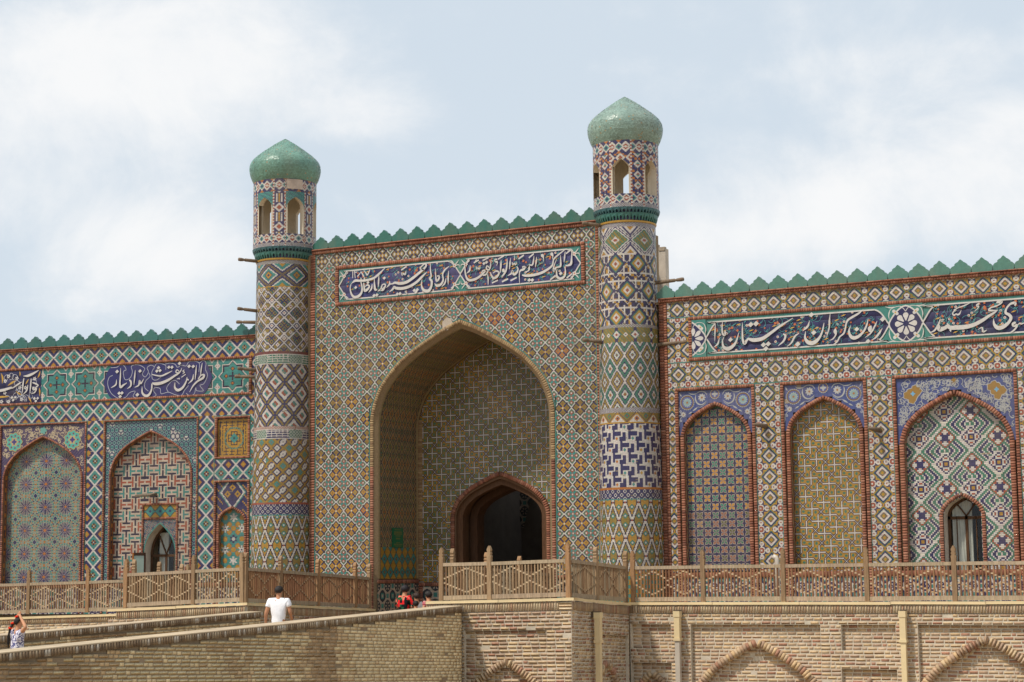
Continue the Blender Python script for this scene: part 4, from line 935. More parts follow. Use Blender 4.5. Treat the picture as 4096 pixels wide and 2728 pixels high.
    for k in range(m):
        a0 = open_a + rad(30) + 2 * math.pi * k / m; a1 = a0 + 2 * math.pi / m; am = (a0 + a1) / 2
        t0, t1 = float(opening(np.array(a0 + 1e-6))), float(opening(np.array(a1 - 1e-6))); o_ = t0 > 0 and t1 > 0
        R = lambda a, z, r: tuple(cyl(np.array(a), np.array(z), r))
        for r in (rl - .008, ri):
            if o_:
                b.poly([R(a0, lant0, r), R(a1, lant0, r), R(a1, sill, r), R(a0, sill, r)], c_plast); b.poly([R(a0, t0, r), R(a1, t1, r), R(a1, lant1, r), R(a0, lant1, r)], c_plast)
            else: b.poly([R(a0, lant0, r), R(a1, lant0, r), R(a1, lant1, r), R(a0, lant1, r)], c_plast)
        if o_:
            b.poly([R(a0, sill, rl), R(a1, sill, rl), R(a1, sill, ri), R(a0, sill, ri)], c_plast); b.poly([R(a0, t0, rl), R(a1, t1, rl), R(a1, t1, ri), R(a0, t0, ri)], c_plast)
        for a_, nb, me_ in ((a0, float(opening(np.array(a0 - .02))) > 0, o_),):
            if nb != me_:
                tt = max(t0, float(opening(np.array(a0 - 1e-3))), apex - .3); b.poly([R(a_, sill, rl), R(a_, tt, rl), R(a_, tt, ri), R(a_, sill, ri)], c_plast)
    b.build('lantern_wall', 'limewash', T, recalc=False)
    # dome, laid with small glazed bricks
    PZd = np.array([0, .1, .22, .32, .42, .5, .6, .7, .8, .88, .94, .98, 1.0]); PRd = np.array([.855, .925, .98, 1, .985, .925, .79, .615, .43, .275, .14, .06, .0])
    zf = np.linspace(0, 1, 60); rf = np.interp(zf, PZd, PRd); 
    for _ in range(3): rf[1:-1] = (rf[:-2] + 2 * rf[1:-1] + rf[2:]) / 4
    sl2 = np.r_[0, np.cumsum(np.hypot(np.diff(zf * (domez[1] - domez[0])), np.diff(rf * rd)))]
    def dome(a, s):
        z = domez[0] + np.interp(s, sl2, zf) * (domez[1] - domez[0]); r = np.interp(s, sl2, rf) * rd; return np.stack([X + r * np.sin(a), Y - r * np.cos(a), z], -1)
    nr = 46; na = 132; rows_ = []
    ss = np.linspace(0, sl2[-1], nr + 1); Vd = []; cdm = []
    base = np.array(domecol)
    blot = rng.uniform(0, 1, (8, 12))
    for r in range(nr):
        offs = (r % 2) * .5
        k = np.arange(na) + offs; a0 = k * 2 * math.pi / na; a1 = (k + .94) * 2 * math.pi / na; s0 = np.full(na, ss[r]); s1 = np.full(na, ss[r] + (ss[1]) * .94)
        Q = np.stack([dome(a0, s0), dome(a1, s0), dome(a1, s1), dome(a0, s1)], 1)
        out_ = np.stack([np.sin(a0), -np.cos(a0), np.full(na, .25)], -1)
        Q += out_[:, None, :] * rng.uniform(0, .010, (na, 4, 1)); Vd.append(Q)
        t = rng.random(na); cc = base[None] * (1 + rng.uniform(-.12, .12, (na, 1))) * (1 + .35 * (soft_noise(Q[:, 0], .28)[:, None] - .5)); cc[t > .975] = lin(160, 148, 118); cc[(t > .86) & (t < .9)] *= .86
        cdm.append(cc)
    V = np.concatenate(Vd).reshape(-1, 3); me = mesh_from('dome', V, np.arange(len(V)).reshape(-1, 4), np.concatenate(cdm).clip(0, 1)); d_ = link('dome', me, 'glaze', T)
    b = MB(); lathe(b, [(rf[k] * rd - .012, domez[0] + zf[k] * (domez[1] - domez[0])) for k in range(0, 60, 3)] + [(0.005, domez[1] - .02)], lin(120, 128, 104)); b.build('dome_core', 'plaster', T, True, recalc=False)
    b = MB(); lathe(b, [(rl - .3, domez[0] + .02), (rf[0] * rd, domez[0] + .02)], c_plast); lathe(b, [(0.01, lant0), (rl, lant0)], c_plast); lathe(b, [(0.01, sill - .02), (rl - .2, sill - .02)], c_plast); b.build('lantern_floor', 'plaster', T, recalc=False)
    return T
def rlev(py, X=-18.33, px=2510): return float(EYE + pixray(px, py)[2] * 42 / pixray(px, py)[1])
def levels(px, ys): return [float(EYE + pixray(px, y)[2] * 41.5 / pixray(px, y)[1]) for y in ys]
L = levels(2512, [1951, 1962, 1997, 2003]); zR = {y: levels(2512, [y])[0] for y in (912, 1018, 1302, 1314, 1372, 1376, 1634, 1637, 1653, 1691, 1697, 1951, 1960, 1997, 2001, 895)}
lb_r = lambda qi, jj: SEL(np.full(qi.shape, cB), (((np.floor(qi / 3) + np.floor(jj / 3)) % 3 == 0), cO), (abs(per(qi - 8 - 20, 40.)) + abs(per(jj, 13.)) < 6.5, cB), (abs(per(qi - 28, 40.)) + abs(per(jj, 13.)) < 5.2, cW), (abs(per(qi - 28, 40.)) + abs(per(jj, 13.)) < 2.4, np.where(np.floor(jj / 13) % 2 == 0, cT, cR)), ((abs(qi - 8) < 12) & ((abs(per(qi - 8, 12.)) + abs(per(jj, 12.))) < 6), cW), ((abs(qi - 8) < 12) & ((abs(per(qi - 8, 12.)) + abs(per(jj, 12.))) < 3), cR))
def lb_l(qi, jj):
    a = abs(per(qi - 28, 40.)); z = abs(per(jj, 26.)); d = a + z
    C = SEL(np.full(qi.shape, cB), (abs(d - 5) < 1.2, cW), (d < 3.4, cR), ((a > 2.4) & (a < 4) & (z > 7), cW), ((a < 1.2) & (z > 7), cY), ((a > 6) & (np.floor(jj / 3) % 2 == 0), cW), ((a > 6) & (np.floor(jj / 3) % 2 == 1), cR))
    return SEL(C, (abs(qi - 8) < 12, cT), ((abs(qi - 8) < 12) & (((np.floor(qi) * 7 + np.floor(jj) * 3) % 11) < 2), cB))
tr = tower('right domed tower, taller in view, with pale patched turquoise dome and see-through lantern', -18.33, 41.95, .815, .72, None,
  [(FL, 3.3, lambda i, j, h: pat_honey(i, j)), (3.3, zR[2001], b_lozenge), (zR[2001], zR[1997], b_flat(cT)), (zR[1997], zR[1960], b_small), (zR[1960], zR[1951], b_flat(cO)), (zR[1951], zR[1697], b_meander), (zR[1697], zR[1691], b_flat(cY)), (zR[1691], zR[1653], b_tri), (zR[1653], zR[1634], b_check(cB, cW)), (zR[1634], zR[1372], b_zigzag), (zR[1372], zR[1314], b_cross), (zR[1314], zR[1302], b_check(cK, cW)), (zR[1302], zR[1018], b_lattice), (zR[1018], zR[912], b_olive), (zR[912], zR[895], b_check(cB, cW))],
  12.31, 14.0, 12.63, 13.53, rad(14.5), (13.98, 15.3), .95, lin(138, 164, 152), (.825, lb_r))
zL = {y: float(EYE + pixray(1136, y)[2] * 41.5 / pixray(1136, y)[1]) for y in (1043, 1058, 1147, 1151, 1407, 1418, 1458, 1707, 1718, 1757, 2010, 2018, 2059, 2063)}
tl = tower('left domed tower, farther off, with greener dome and a bare plaster patch below it', LO[0], LO[1], .875, .765, None,
  [(FL, 3.3, lambda i, j, h: pat_honey(i, j)), (3.3, zL[2063], b_lozenge), (zL[2063], zL[2059], b_flat(cT)), (zL[2059], zL[2018], b_small), (zL[2018], zL[2010], b_flat(cR)), (zL[2010], zL[1757], b_inter), (zL[1757], zL[1718], b_kuficb), (zL[1718], zL[1707], b_check(cR, cW)), (zL[1707], zL[1458], b_bluelat), (zL[1458], zL[1418], b_kufic), (zL[1418], zL[1407], b_check(cR, cK)), (zL[1407], zL[1151], b_diag), (zL[1151], zL[1147], b_flat(cY)), (zL[1147], zL[1058], b_flower), (zL[1058], zL[1043], b_check(cK, cW))],
  12.27, 14.14, 12.62, 13.64, rad(54.0), (14.12, 15.45), .985, lin(110, 152, 136), (.87, lb_l))
# bare plaster patch on the left lantern
b = MB(); a0, a1 = rad(52), rad(68); pts = []
for a in np.linspace(rad(37), rad(66), 7): pts.append((LO[0] + .882 * math.sin(a), LO[1] - .882 * math.cos(a)))
for p, q in zip(pts[:-1], pts[1:]): b.hexa([(p[0], p[1] + .03, 13.86), (q[0], q[1] + .03, 13.86), (q[0], q[1] + .03, 14.13), (p[0], p[1] + .03, 14.13), (p[0], p[1], 13.86), (q[0], q[1], 13.86), (q[0], q[1], 14.13), (p[0], p[1], 14.13)], lin(200, 180, 164))
b.build('plaster_patch', 'plaster', tl)
# timber scaffold beams left sticking out of the masonry
cbeam = lin(126, 108, 90)
def beam(parent, p0, p1, r=.05, knob=True):
    p0, p1 = Vector(p0), Vector(p1); d = p1 - p0; b = MB()
    if knob: b.tube([p0, p0 + d * .72, p0 + d * .76, p0 + d * .8, p0 + d * .92, p1, p1 + d * .015], [r, r * .9, r * .6, r * .85, r * 1.0, r * .9, r * .4], cbeam, 8)
    else: b.tube([p0, p0 + d * .6, p1], [r * 1.15, r, r * .5], cbeam, 8)
    return b.build('wooden_beam', 'wood', parent, True)
def tz(px, py, X, Y): r = pixray(px, py); t = math.hypot(X, Y) / math.hypot(r[0], r[1]); return EYE + r[2] * t
for (T, X, Y, rr, px, py, ang, l) in ((tr, -18.33, 41.95, .72, 2455, 912, -40, .5), (tr, -18.33, 41.95, .74, 2470, 1375, -40, .5), (tr, -18.33, 41.95, .735, 2625, 1138, 95, .72), (tr, -18.33, 41.95, .76, 2630, 1385, 95, .75),
     (tl, LO[0], LO[1], .765, 1060, 1052, -38, .55), (tl, LO[0], LO[1], .775, 1070, 1250, -38, .55), (tl, LO[0], LO[1], .785, 1030, 1285, -75, .6), (tl, LO[0], LO[1], .8, 1065, 1486, -38, .5), (tl, LO[0], LO[1], .8, 1022, 1505, -75, .62)):
    a = rad(ang) if ang > 50 else rad(ang) ; z = tz(px, py, X, Y)
    d = Vector((math.sin(a), -math.cos(a), .0)); c = Vector((X, Y, z))
    beam(T, c + d * (rr - .12), c + d * (rr + l) + Vector((0, 0, random.uniform(0, .05))))
adopt(tr); adopt(tl)
for T in (tr, tl):
    for o in T.children: o.matrix_parent_inverse = local(T)
# ------------------------------------------------------------------ wings
m = bpy.data.materials.new('clear_glass'); m.use_nodes = True; t_ = m.node_tree; t_.nodes.clear()
tr1 = N(t_, 'ShaderNodeBsdfTransparent'); tr1.inputs[0].default_value = (.86, .9, .88, 1); gl = N(t_, 'ShaderNodeBsdfGlossy', i_Roughness=.05); mxs = N(t_, 'ShaderNodeMixShader'); fr = N(t_, 'ShaderNodeFresnel', i_IOR=1.5)
t_.links.new(fr.outputs[0], mxs.inputs[0]); t_.links.new(tr1.outputs[0], mxs.inputs[1]); t_.links.new(gl.outputs[0], mxs.inputs[2]); ot = N(t_, 'ShaderNodeOutputMaterial'); t_.links.new(mxs.outputs[0], ot.inputs[0]); MAT['pane'] = m
def reveal(name, parent, wall, uc, hw, zs, rise, zb, d0, d1, pattern=None, col=c_plast, mat='plaster', cellw=.02):
    A = np.array(arch_pts(uc, hw, zs, rise, zb)); Ls_ = np.r_[0, np.cumsum(np.hypot(*np.diff(A, axis=0).T))]
    if pattern is not None:
        nc = max(1, int(round((d0 - d1) / cellw))); nr = int(Ls_[-1] / .03); ii, jj = np.meshgrid(np.arange(nc) + .5, np.arange(nr) + .5)
        def mp_(s, q):
            U = np.interp(q, Ls_, A[:, 0]); Z = np.interp(q, Ls_, A[:, 1]); dd = d0 - s
            return np.stack([wall.o[0] + U * wall.t[0] + dd * wall.n[0], wall.o[1] + U * wall.t[1] + dd * wall.n[1], Z], -1)
        tiles(name, parent, mp_, pattern(ii, jj, nc).astype(int), 0.0, 0.0, (d0 - d1) / nc, Ls_[-1] / nr, maxrun=99, gap=.04)
    else:
        b = MB()
        for p, q in zip(A[:-1], A[1:]): b.poly([wall.P(p[0], p[1], d0), wall.P(q[0], q[1], d0), wall.P(q[0], q[1], d1), wall.P(p[0], p[1], d1)], col)
        b.build(name, mat, parent, recalc=False)
def rp_red(i, j, n):
    z = abs(((j + 3) % 12) - 6) / 6 * (n * .3) + n * .35
    return SEL(np.full(i.shape, cR), ((j % 3) < .6, cN), ((i > n * .3) & (i < n * .72), cN), (abs(i - z) < .8, cS))
def rp_key(i, j, n): return SEL(np.full(i.shape, cN), ((i > n * .25) & (i < n * .8), cO), ((i > n * .35) & (i < n * .7) & ((j % 6) < 2), cK), ((abs(i - n * .5) < .7) & ((j % 12) < 6), cK), ((i < 1.2) & (j % 2 < 1), cR))
def niche(parent, wall, u0, u1, ztop, zbot, apex, field, cellw, bk, spring=None, span=None, rp=rp_red, hole=None, fz=3.33, fw=.08, ring=.09, depth=.2, side=.04, off=(0, 0)):
    uc = (u0 + u1) / 2; ho = (u1 - u0) / 2 - fw - side; hi = ho - ring
    zs = spring if spring else apex - ho * .93; ro = apex - zs; ri = ro - ring * 1.1
    bk.row(wall, u0, u1, ztop - fw, ztop, -.05, .03, .062); bk.col(wall, u0, u0 + fw, zbot, ztop - fw, -.05, .03, .062); bk.col(wall, u1 - fw, u1, zbot, ztop - fw, -.05, .03, .062)
    bk.arc(wall, arch_pts(uc, hi, zs, ri, zbot), ring, -.08, .012, .06)
    sp = lambda U, Z: ~in_arch(U, Z, uc, ho - .01, zs, ro - .01)
    fn, cl_, jt = span if span else (lambda i, j: np.full(i.shape, cL), .11, .07)
    mosaic('spandrel_mosaic', parent, wall, u0 + fw, u1 - fw, zbot, ztop - fw, cl_, fn, mask=sp, d=-.02, jitter=jt, maxrun=(1 if cl_ > .05 else 8), gap=(.012 if cl_ > .05 else .05))
    reveal('reveal_mosaic', parent, wall, uc, hi, zs, ri, zbot, 0.0, -depth - .01, rp)
    inside = lambda U, Z: in_arch(U, Z, uc, hi + .02, zs, ri + .02)
    if field is not None:
        f = (lambda U, Z: inside(U, Z) & ~hole(U, Z)) if hole else inside
        mosaic('field_mosaic', parent, wall, uc - hi, uc + hi, fz, apex, cellw, field, mask=f, d=-depth, uc=uc + off[0], zc=fz + off[1])
    return uc, hi, zs, ri, inside
# ---- right wing
rw = thing('palace_wing', 'right wing wall with white-lozenge tilework and long blue inscription band', 'palace wing', (-12, 42.05, 2.6))
XR = -1.0
b = MB()
def core(u0, u1, z0, z1, w=WR, d0=-1.0, d1=-.206): b.hexa([w.P(u0, z0, d0), w.P(u1, z0, d0), w.P(u1, z1, d0), w.P(u0, z1, d0), w.P(u0, z0, d1), w.P(u1, z0, d1), w.P(u1, z1, d1), w.P(u0, z1, d1)], c_core)
WX = WR.px(3862, 2235, -.2)[0]; WX = -10.27
core(-18.2, WX - .45, 0, 10.0); core(WX + .45, XR, 0, 10.0); core(WX - .45, WX + .45, 5.02, 10.0); core(WX - .45, WX + .45, 0, 2.7)
b.build('wall', 'plaster', rw)
slab('wall_top', rw, WR, -17.6, XR, 9.93, 9.995, -.25, .0, c_core)
cell = .5 / 24; zb0 = 2.6
bk = Bricks('red')
mosaic('tile_mosaic', rw, WR, -17.33, XR, 9.56, 9.97, cell, pat_rwing, uc=-16.05, zc=9.76)
mosaic('tile_mosaic', rw, WR, -17.33, -16.76, 8.46, 9.56, cell, pat_rwing, uc=-17.3, zc=9.76 - .5)
nichesR = [(-17.16, -15.10), (-14.455, -12.34), (-11.73, -8.865)]
inn = lambda U, Z: np.any([(U > a) & (U < c) & (Z < 7.82) for a, c in nichesR], axis=0)
mosaic('tile_mosaic', rw, WR, -17.33, XR, 7.82, 8.46, cell, pat_rwing, uc=-16.05, zc=8.15)
mosaic('tile_mosaic', rw, WR, -17.33, XR, 3.33, 7.82, cell, pat_rwing, mask=lambda U, Z: ~inn(U, Z) & (U < -15.05), uc=-17.245, zc=7.57)
for (a, c) in ((-15.10, -14.455), (-12.34, -11.73), (-8.865, XR)):
    mosaic('tile_mosaic', rw, WR, a + .012, c - .012, 3.33, 7.82, cell, pat_rwing, uc=(a + c) / 2 if c < -8 else a + .31, zc=7.57)
mosaic('dado_mosaic', rw, WR, -17.33, XR, zb0, 3.2, .014, pat_dado, d=-.0)
bk.row(WR, -17.33, XR, 3.2, 3.32, -.03, .025, .07)
bk.row(WR, -17.55, XR, 9.97, 10.04, -.1, .05, .064); bk.row(WR, -17.55, XR, 10.04, 10.075, -.1, .07, .22)
bk.row(WR, -16.76, XR, 9.47, 9.56, -.03, .035, .06); bk.row(WR, -16.76, XR, 8.46, 8.55, -.03, .035, .06); bk.col(WR, -16.76, -16.67, 8.55, 9.47, -.03, .035, .06)
bk.col(WR, -17.55, -17.42, zb0, 9.97, -.08, .0, .07); bk.col(WR, -17.42, -17.34, zb0, 9.97, -.06, .02, .065)
merlons(rw, WR, -17.6, XR, 10.075, .487, .34, lin(86, 128, 114))
bt = MB()
for (u0, u1, z0, z1) in ((-17.33, XR, 9.556, 9.575), (-17.33, XR, 8.44, 8.462), (-15.105, -15.085, 3.33, 7.82), (-14.475, -14.455, 3.33, 7.82), (-12.345, -12.325, 3.33, 7.82), (-11.75, -11.73, 3.33, 7.82), (-8.87, -8.85, 3.33, 7.82), (-17.2, XR, 7.815, 7.835)):
    b_ = bt; b_.hexa([WR.P(u0, z0, -.01), WR.P(u1, z0, -.01), WR.P(u1, z1, -.01), WR.P(u0, z1, -.01), WR.P(u0, z0, .006), WR.P(u1, z0, .006), WR.P(u1, z1, .006), WR.P(u0, z1, .006)], ctl)
stuff(bt.build('tile_fillet', 'glaze', rw))
# niches
apx = (7.45, 7.45, 7.42)
u1c, hi, zs, ri, ins1 = niche(rw, WR, *nichesR[0], 7.82, zb0, apx[0], lambda i, j: np.full(i.shape, cG), .05, bk)
# niche one: big square tiles with four petals, each a tile of its own
def petal_tile(cp_, cbk):
    b = MB(); s = .5; out = lin(158, 144, 126)
    b.box(-s * .985, s * .985, -.02, .0, -s * .985, s * .985, cbk)
    y = -.021
    def P2(pts, col, y): b.poly([(a, y, c) for a, c in pts], col)
    for sx in (-1, 1):
        for sz in (-1, 1):
            pet = [(.015, .03), (.1, .29), (.22, .33), (.33, .33), (.34, .22), (.30, .1), (.03, .015)]
            big = [(-.01, .0), (.06, .31), (.2, .39), (.5, .5), (.39, .2), (.31, .06), (.0, -.01)]
            b.poly([(a * sx, -.0205, c * sz) for a, c in ([(0, 0), (.04, .33), (.2, .40), (.40, .40), (.40, .2), (.33, .04)])], out)
            b.poly([(a * sx, -.0212, c * sz) for a, c in pet], cp_)
            P2([(.36 * sx, .40 * sz), (.40 * sx, .36 * sz), (.5 * sx, .485 * sz), (.485 * sx, .5 * sz)], out, -.0209)
    for (a, c) in ((.455, .06), (.06, .455)):
        for q in (-1, 1): P2([((a * q) - .018 * (a > .1), (c * q if c > .1 else -.3) ), ((a * q) + .018, (c * q if c > .1 else -.3)), ((a * q) + .018, (c * q + .03 if c > .1 else .3)), ((a * q) - .018, (c * q + .03 if c > .1 else .3))], lin(60, 60, 60), -.0207) if a > .1 else P2([(-.3, c * q - .018), (.3, c * q - .018), (.3, c * q + .018), (-.3, c * q + .018)], lin(60, 60, 60), -.0207)
    me = mesh_from('tile', b.v, b.f, b.c); me.materials.append(MAT['glaze']); return me
cbk = lin(56, 48, 88)
tm = {k: petal_tile(lin(*c), cbk) for k, c in dict(y=(182, 128, 48), g=(54, 118, 100), r=(140, 92, 72), o=(92, 90, 58), d=(74, 108, 88), s=(160, 124, 80)).items()}
ts = .207; nu = 8
for j in range(20):
    for i in range(nu):
        u = u1c + (i - (nu - 1) / 2) * ts; z = 3.35 + (j + .5) * ts
        if not bool(ins1(np.array(u), np.array(z - ts * .2))): continue
        low = j < 7; even = (i + j) % 2 == 0
        k = (('y' if even else 'g') if not low else (random.choice('rsr') if even else random.choice('oddd')))
        o = bpy.data.objects.new('tile', tm[k]); COL.objects.link(o); o.parent = rw
        o.location = tuple(WR.P(u, z, -.19)); o.scale = (ts, 1, ts)
gr2 = niche(rw, WR, *nichesR[1], 7.82, zb0, apx[1], pat_girih, .0146, bk, off=(.3, 0))
whole = lambda U, Z: in_arch(U, Z, WX, .43, 4.55, .43)
gr3 = niche(rw, WR, *nichesR[2], 7.82, zb0, apx[2], pat_meander, .0375, bk, hole=whole, off=(.0, .62), ring=.11)
for (u0, u1) in nichesR:
    mosaic('dado_mosaic', rw, WR, u0 + .22, u1 - .22, zb0, 3.2, .014, pat_dado, mask=lambda U, Z: ~whole(U, Z), d=-.19); bk.row(WR, u0 + .2, u1 - .2, 3.2, 3.33, -.2, -.17, .07) if u0 < -12 else [bk.row(WR, a, c, 3.2, 3.33, -.2, -.17, .07) for a, c in ((u0 + .2, WX - .5), (WX + .5, u1 - .2))]
# spandrel flowers, mirrored about each niche
def rosette(ink, u, z, R):
    ink.disc(u, z, R, lin(166, 166, 164), lob=22, amp=.045); ink.disc(u, z, R * .93, lin(112, 86, 60), 28); ink.disc(u, z, R * .76, lin(76, 88, 146), 28); ink.disc(u, z, R * .56, lin(150, 166, 162), lob=12, amp=.14)
    for k in range(12): a = k * math.pi / 6; ink.ribbon([(u + .12 * R * math.cos(a), z + .12 * R * math.sin(a), .006), (u + .4 * R * math.cos(a), z + .4 * R * math.sin(a), .012)], lin(92, 140, 150), 2)
    ink.disc(u, z, R * .15, lin(150, 104, 60))
def daisy(ink, u, z, R): ink.disc(u, z, R, lin(172, 170, 166), lob=9, amp=.2); ink.disc(u, z, R * .3, lin(150, 104, 60))
cs_ = lin(166, 166, 164)
for (u0, u1), kx in zip(nichesR[:2], (1, 1.02)):
    uc = (u0 + u1) / 2; ink = Ink(WR, -.0185); k = .00112 * kx; kz = .00104; zt = 7.82
    for sg in (-1, 1):
        X = lambda x: uc + sg * (1040 - x) * k * -1
        Zf = lambda y: zt - (y - 275) * kz
        rosette(ink, X(395), Zf(625), .185); daisy(ink, X(740), Zf(525), .088); daisy(ink, X(300), Zf(905), .062)
        for rib in ([(430, 395, 8), (500, 430, 26), (600, 430, 16), (700, 380, 20), (810, 400, 26), (865, 480, 8)], [(600, 450, 8), (590, 560, 34), (640, 660, 34), (740, 690, 26), (850, 610, 8)], [(200, 465, 6), (168, 600, 44), (175, 745, 8)], [(170, 745, 10), (210, 830, 14), (290, 900, 10)], [(300, 920, 8), (230, 1000, 14), (190, 1060, 10)], [(205, 1040, 8), (185, 1150, 46), (140, 1310, 6)], [(140, 910, 6), (190, 930, 34), (250, 915, 6)], [(220, 390, 6), (240, 430, 34), (265, 480, 6)], [(520, 830, 6), (580, 790, 40), (640, 745, 6)], [(420, 900, 6), (470, 870, 34), (510, 850, 6)], [(640, 740, 8), (720, 745, 12), (840, 650, 10)]):
            ink.ribbon([(X(x), Zf(y), w * kz) for x, y, w in rib], cs_, 3)
        for (x, y) in ((165, 1020), (240, 1050), (195, 760), (235, 830)): ink.disc(X(x), Zf(y), .03, cs_); ink.disc(X(x), Zf(y), .015, lin(76, 88, 146))
    ink.disc(uc, zt - .19, .125, cs_, lob=16, amp=.05); ink.disc(uc, zt - .19, .112, lin(130, 96, 62), 20); ink.disc(uc, zt - .19, .09, lin(76, 88, 146), 20); ink.disc(uc, zt - .19, .06, cs_, lob=4, amp=.35)
    ink.build('spandrel_flowers', rw)
def curls(ink, u0, u1, z0, z1, n, ok, col, w=.016, rr=(.05, .11)):
    k = 0; tries = 0
    while k < n and tries < n * 30:
        tries += 1; u = random.uniform(u0, u1); z = random.uniform(z0, z1)
        if not ok(u, z): continue
        R = random.uniform(*rr); a0 = random.uniform(0, 6.28); tw = random.choice((-1, 1)); pts = []
        for q in range(12):
            a = a0 + tw * q * .5; r = R * (1 - q * .075); p = (u + r * math.cos(a), z + r * math.sin(a))
            if ok(*p): pts.append((*p, w * (1 if q % 4 else 1.6)))
            else: break
        if len(pts) > 4: ink.ribbon(pts, col, 3); k += 1
u0, u1 = nichesR[2]; uc, hi, zs, ri, _ = gr3; ho = (u1 - u0) / 2 - .13; okk = lambda u, z: (u0 + .1 < u < u1 - .1) and (z < 7.71) and not bool(in_arch(np.array(u), np.array(z), uc, ho + .03, zs, apx[2] - zs + .03))
ink = Ink(WR, -.0185)
for sg in (-1, 1):
    uy = uc + sg * .96; zy = 7.37
    for (a, c, r) in ((0, 0, .16), (-.12, .06, .1), (.12, -.03, .11), (.02, -.14, .1), (-.05, .13, .08)): ink.disc(uy + sg * a, zy + c, r, cs_, lob=5, amp=.1)
    for (a, c, r) in ((0, 0, .14), (-.12, .06, .085), (.12, -.03, .095), (.02, -.14, .085), (-.05, .13, .065)): ink.disc(uy + sg * a, zy + c, r, lin(146, 112, 54), lob=5, amp=.1)
    ink.disc(uy, zy, .045, lin(110, 160, 190), lob=4, amp=.3)
curls(ink, u0 + .1, u1 - .1, 6.0, 7.7, 200, lambda u, z: okk(u, z) and abs(abs(u - uc) - .96) + abs(z - 7.37) > .24, cs_, .013, (.04, .12)); ink.disc(uc, 7.64, .05, lin(146, 112, 54), lob=4, amp=.3)
ink.build('spandrel_flowers', rw)
# window in niche three
wn = bpy.data.objects.new('window', None); COL.objects.link(wn); wn.parent = rw
def window(parent, wall, uc, hw, zs, rise, zb, d, shut=False):
    reveal('reveal', parent, wall, uc, hw, zs, rise, zb, d, d - .42, None, lin(206, 196, 180))
    b = MB(); cwd = lin(92, 66, 46); df = d - .36
    def bar(p, q, w, th=.05, col=cwd):
        p = np.array(p); q = np.array(q); t = (q - p) / np.linalg.norm(q - p); n = np.array((-t[1], t[0])) * w / 2
        c = [p + n, p - n, q - n, q + n]; b.hexa([wall.P(x[0], x[1], df - th) for x in c] + [wall.P(x[0], x[1], df) for x in c], col)
    A = arch_pts(uc, hw - .03, zs, rise - .03, zb, 3)
    for p, q in zip(A[:-1], A[1:]): bar(p, q, .065)
    bar((uc - hw, zs - .04), (uc + hw, zs - .04), .07); bar((uc, zb), (uc, zs), .06)
    for sg in (-1, 1):
        bar((uc + sg * hw * .52, zb), (uc + sg * hw * .52, zs), .018, .03); bar((uc, zs), (uc + sg * hw * .45, zs + rise * .62), .03)
        bar((uc + sg * hw, zb + .45), (uc, zb + .45), .03)
    b.build('frame', 'wood', parent)
    b = MB(); P = [(u, z) for u, z in arch_pts(uc, hw - .04, zs, rise - .04, zb, 3)]; b.poly([wall.P(u, z, df - .025) for u, z in P], (1, 1, 1)); g = b.build('pane', 'pane', parent, recalc=False)
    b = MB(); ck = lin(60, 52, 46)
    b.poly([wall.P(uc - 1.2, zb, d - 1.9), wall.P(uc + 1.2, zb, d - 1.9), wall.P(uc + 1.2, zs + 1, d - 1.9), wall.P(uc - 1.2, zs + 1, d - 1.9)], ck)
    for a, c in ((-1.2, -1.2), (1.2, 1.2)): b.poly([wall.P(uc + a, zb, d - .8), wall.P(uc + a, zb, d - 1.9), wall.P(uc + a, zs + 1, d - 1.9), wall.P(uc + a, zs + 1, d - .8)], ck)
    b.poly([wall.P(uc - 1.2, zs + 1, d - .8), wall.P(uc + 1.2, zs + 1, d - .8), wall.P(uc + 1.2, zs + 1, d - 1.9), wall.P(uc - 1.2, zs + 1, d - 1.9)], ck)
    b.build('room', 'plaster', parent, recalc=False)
    return df
df = window(wn, WR, WX, .43, 4.55, .43, 2.7, -.2)
bk.arc(WR, arch_pts(WX, .44, 4.55, .44, zb0), .085, -.22, -.17, .055)
def curtain(parent, wall, u0, u1, z0, z1, d, col, flare=0.0):
    n, m_ = 28, 14; V = []; 
    for j in range(m_ + 1):
        for i in range(n + 1):
            f = i / n; g = j / m_; u = u0 + (u1 - u0) * f + flare * (1 - g) ** 2 * math.sin(f * 3) ; V.append(wall.P(u, z0 + (z1 - z0) * g, d + .02 * math.sin(f * 34 + 2 * g) * (1.2 - .5 * g)))
    Fq = np.array([(j * (n + 1) + i, j * (n + 1) + i + 1, (j + 1) * (n + 1) + i + 1, (j + 1) * (n + 1) + i) for j in range(m_) for i in range(n)])
    return link('curtain', mesh_from('curtain', np.array(V), Fq, [col] * len(Fq)), 'cloth', parent, True)
curtain(wn, WR, WX - .33, WX + .12, 3.1, 4.95, -.62, lin(206, 200, 190), .1)
# beams and white pipe on the right wing
for (px, py) in ((3060, 1706), (3515, 1722)):
    u, z = WR.px(px, py); beam(rw, WR.P(u + .05, z, -.1), WR.P(u - .12, z + .03, .42), .055, False)
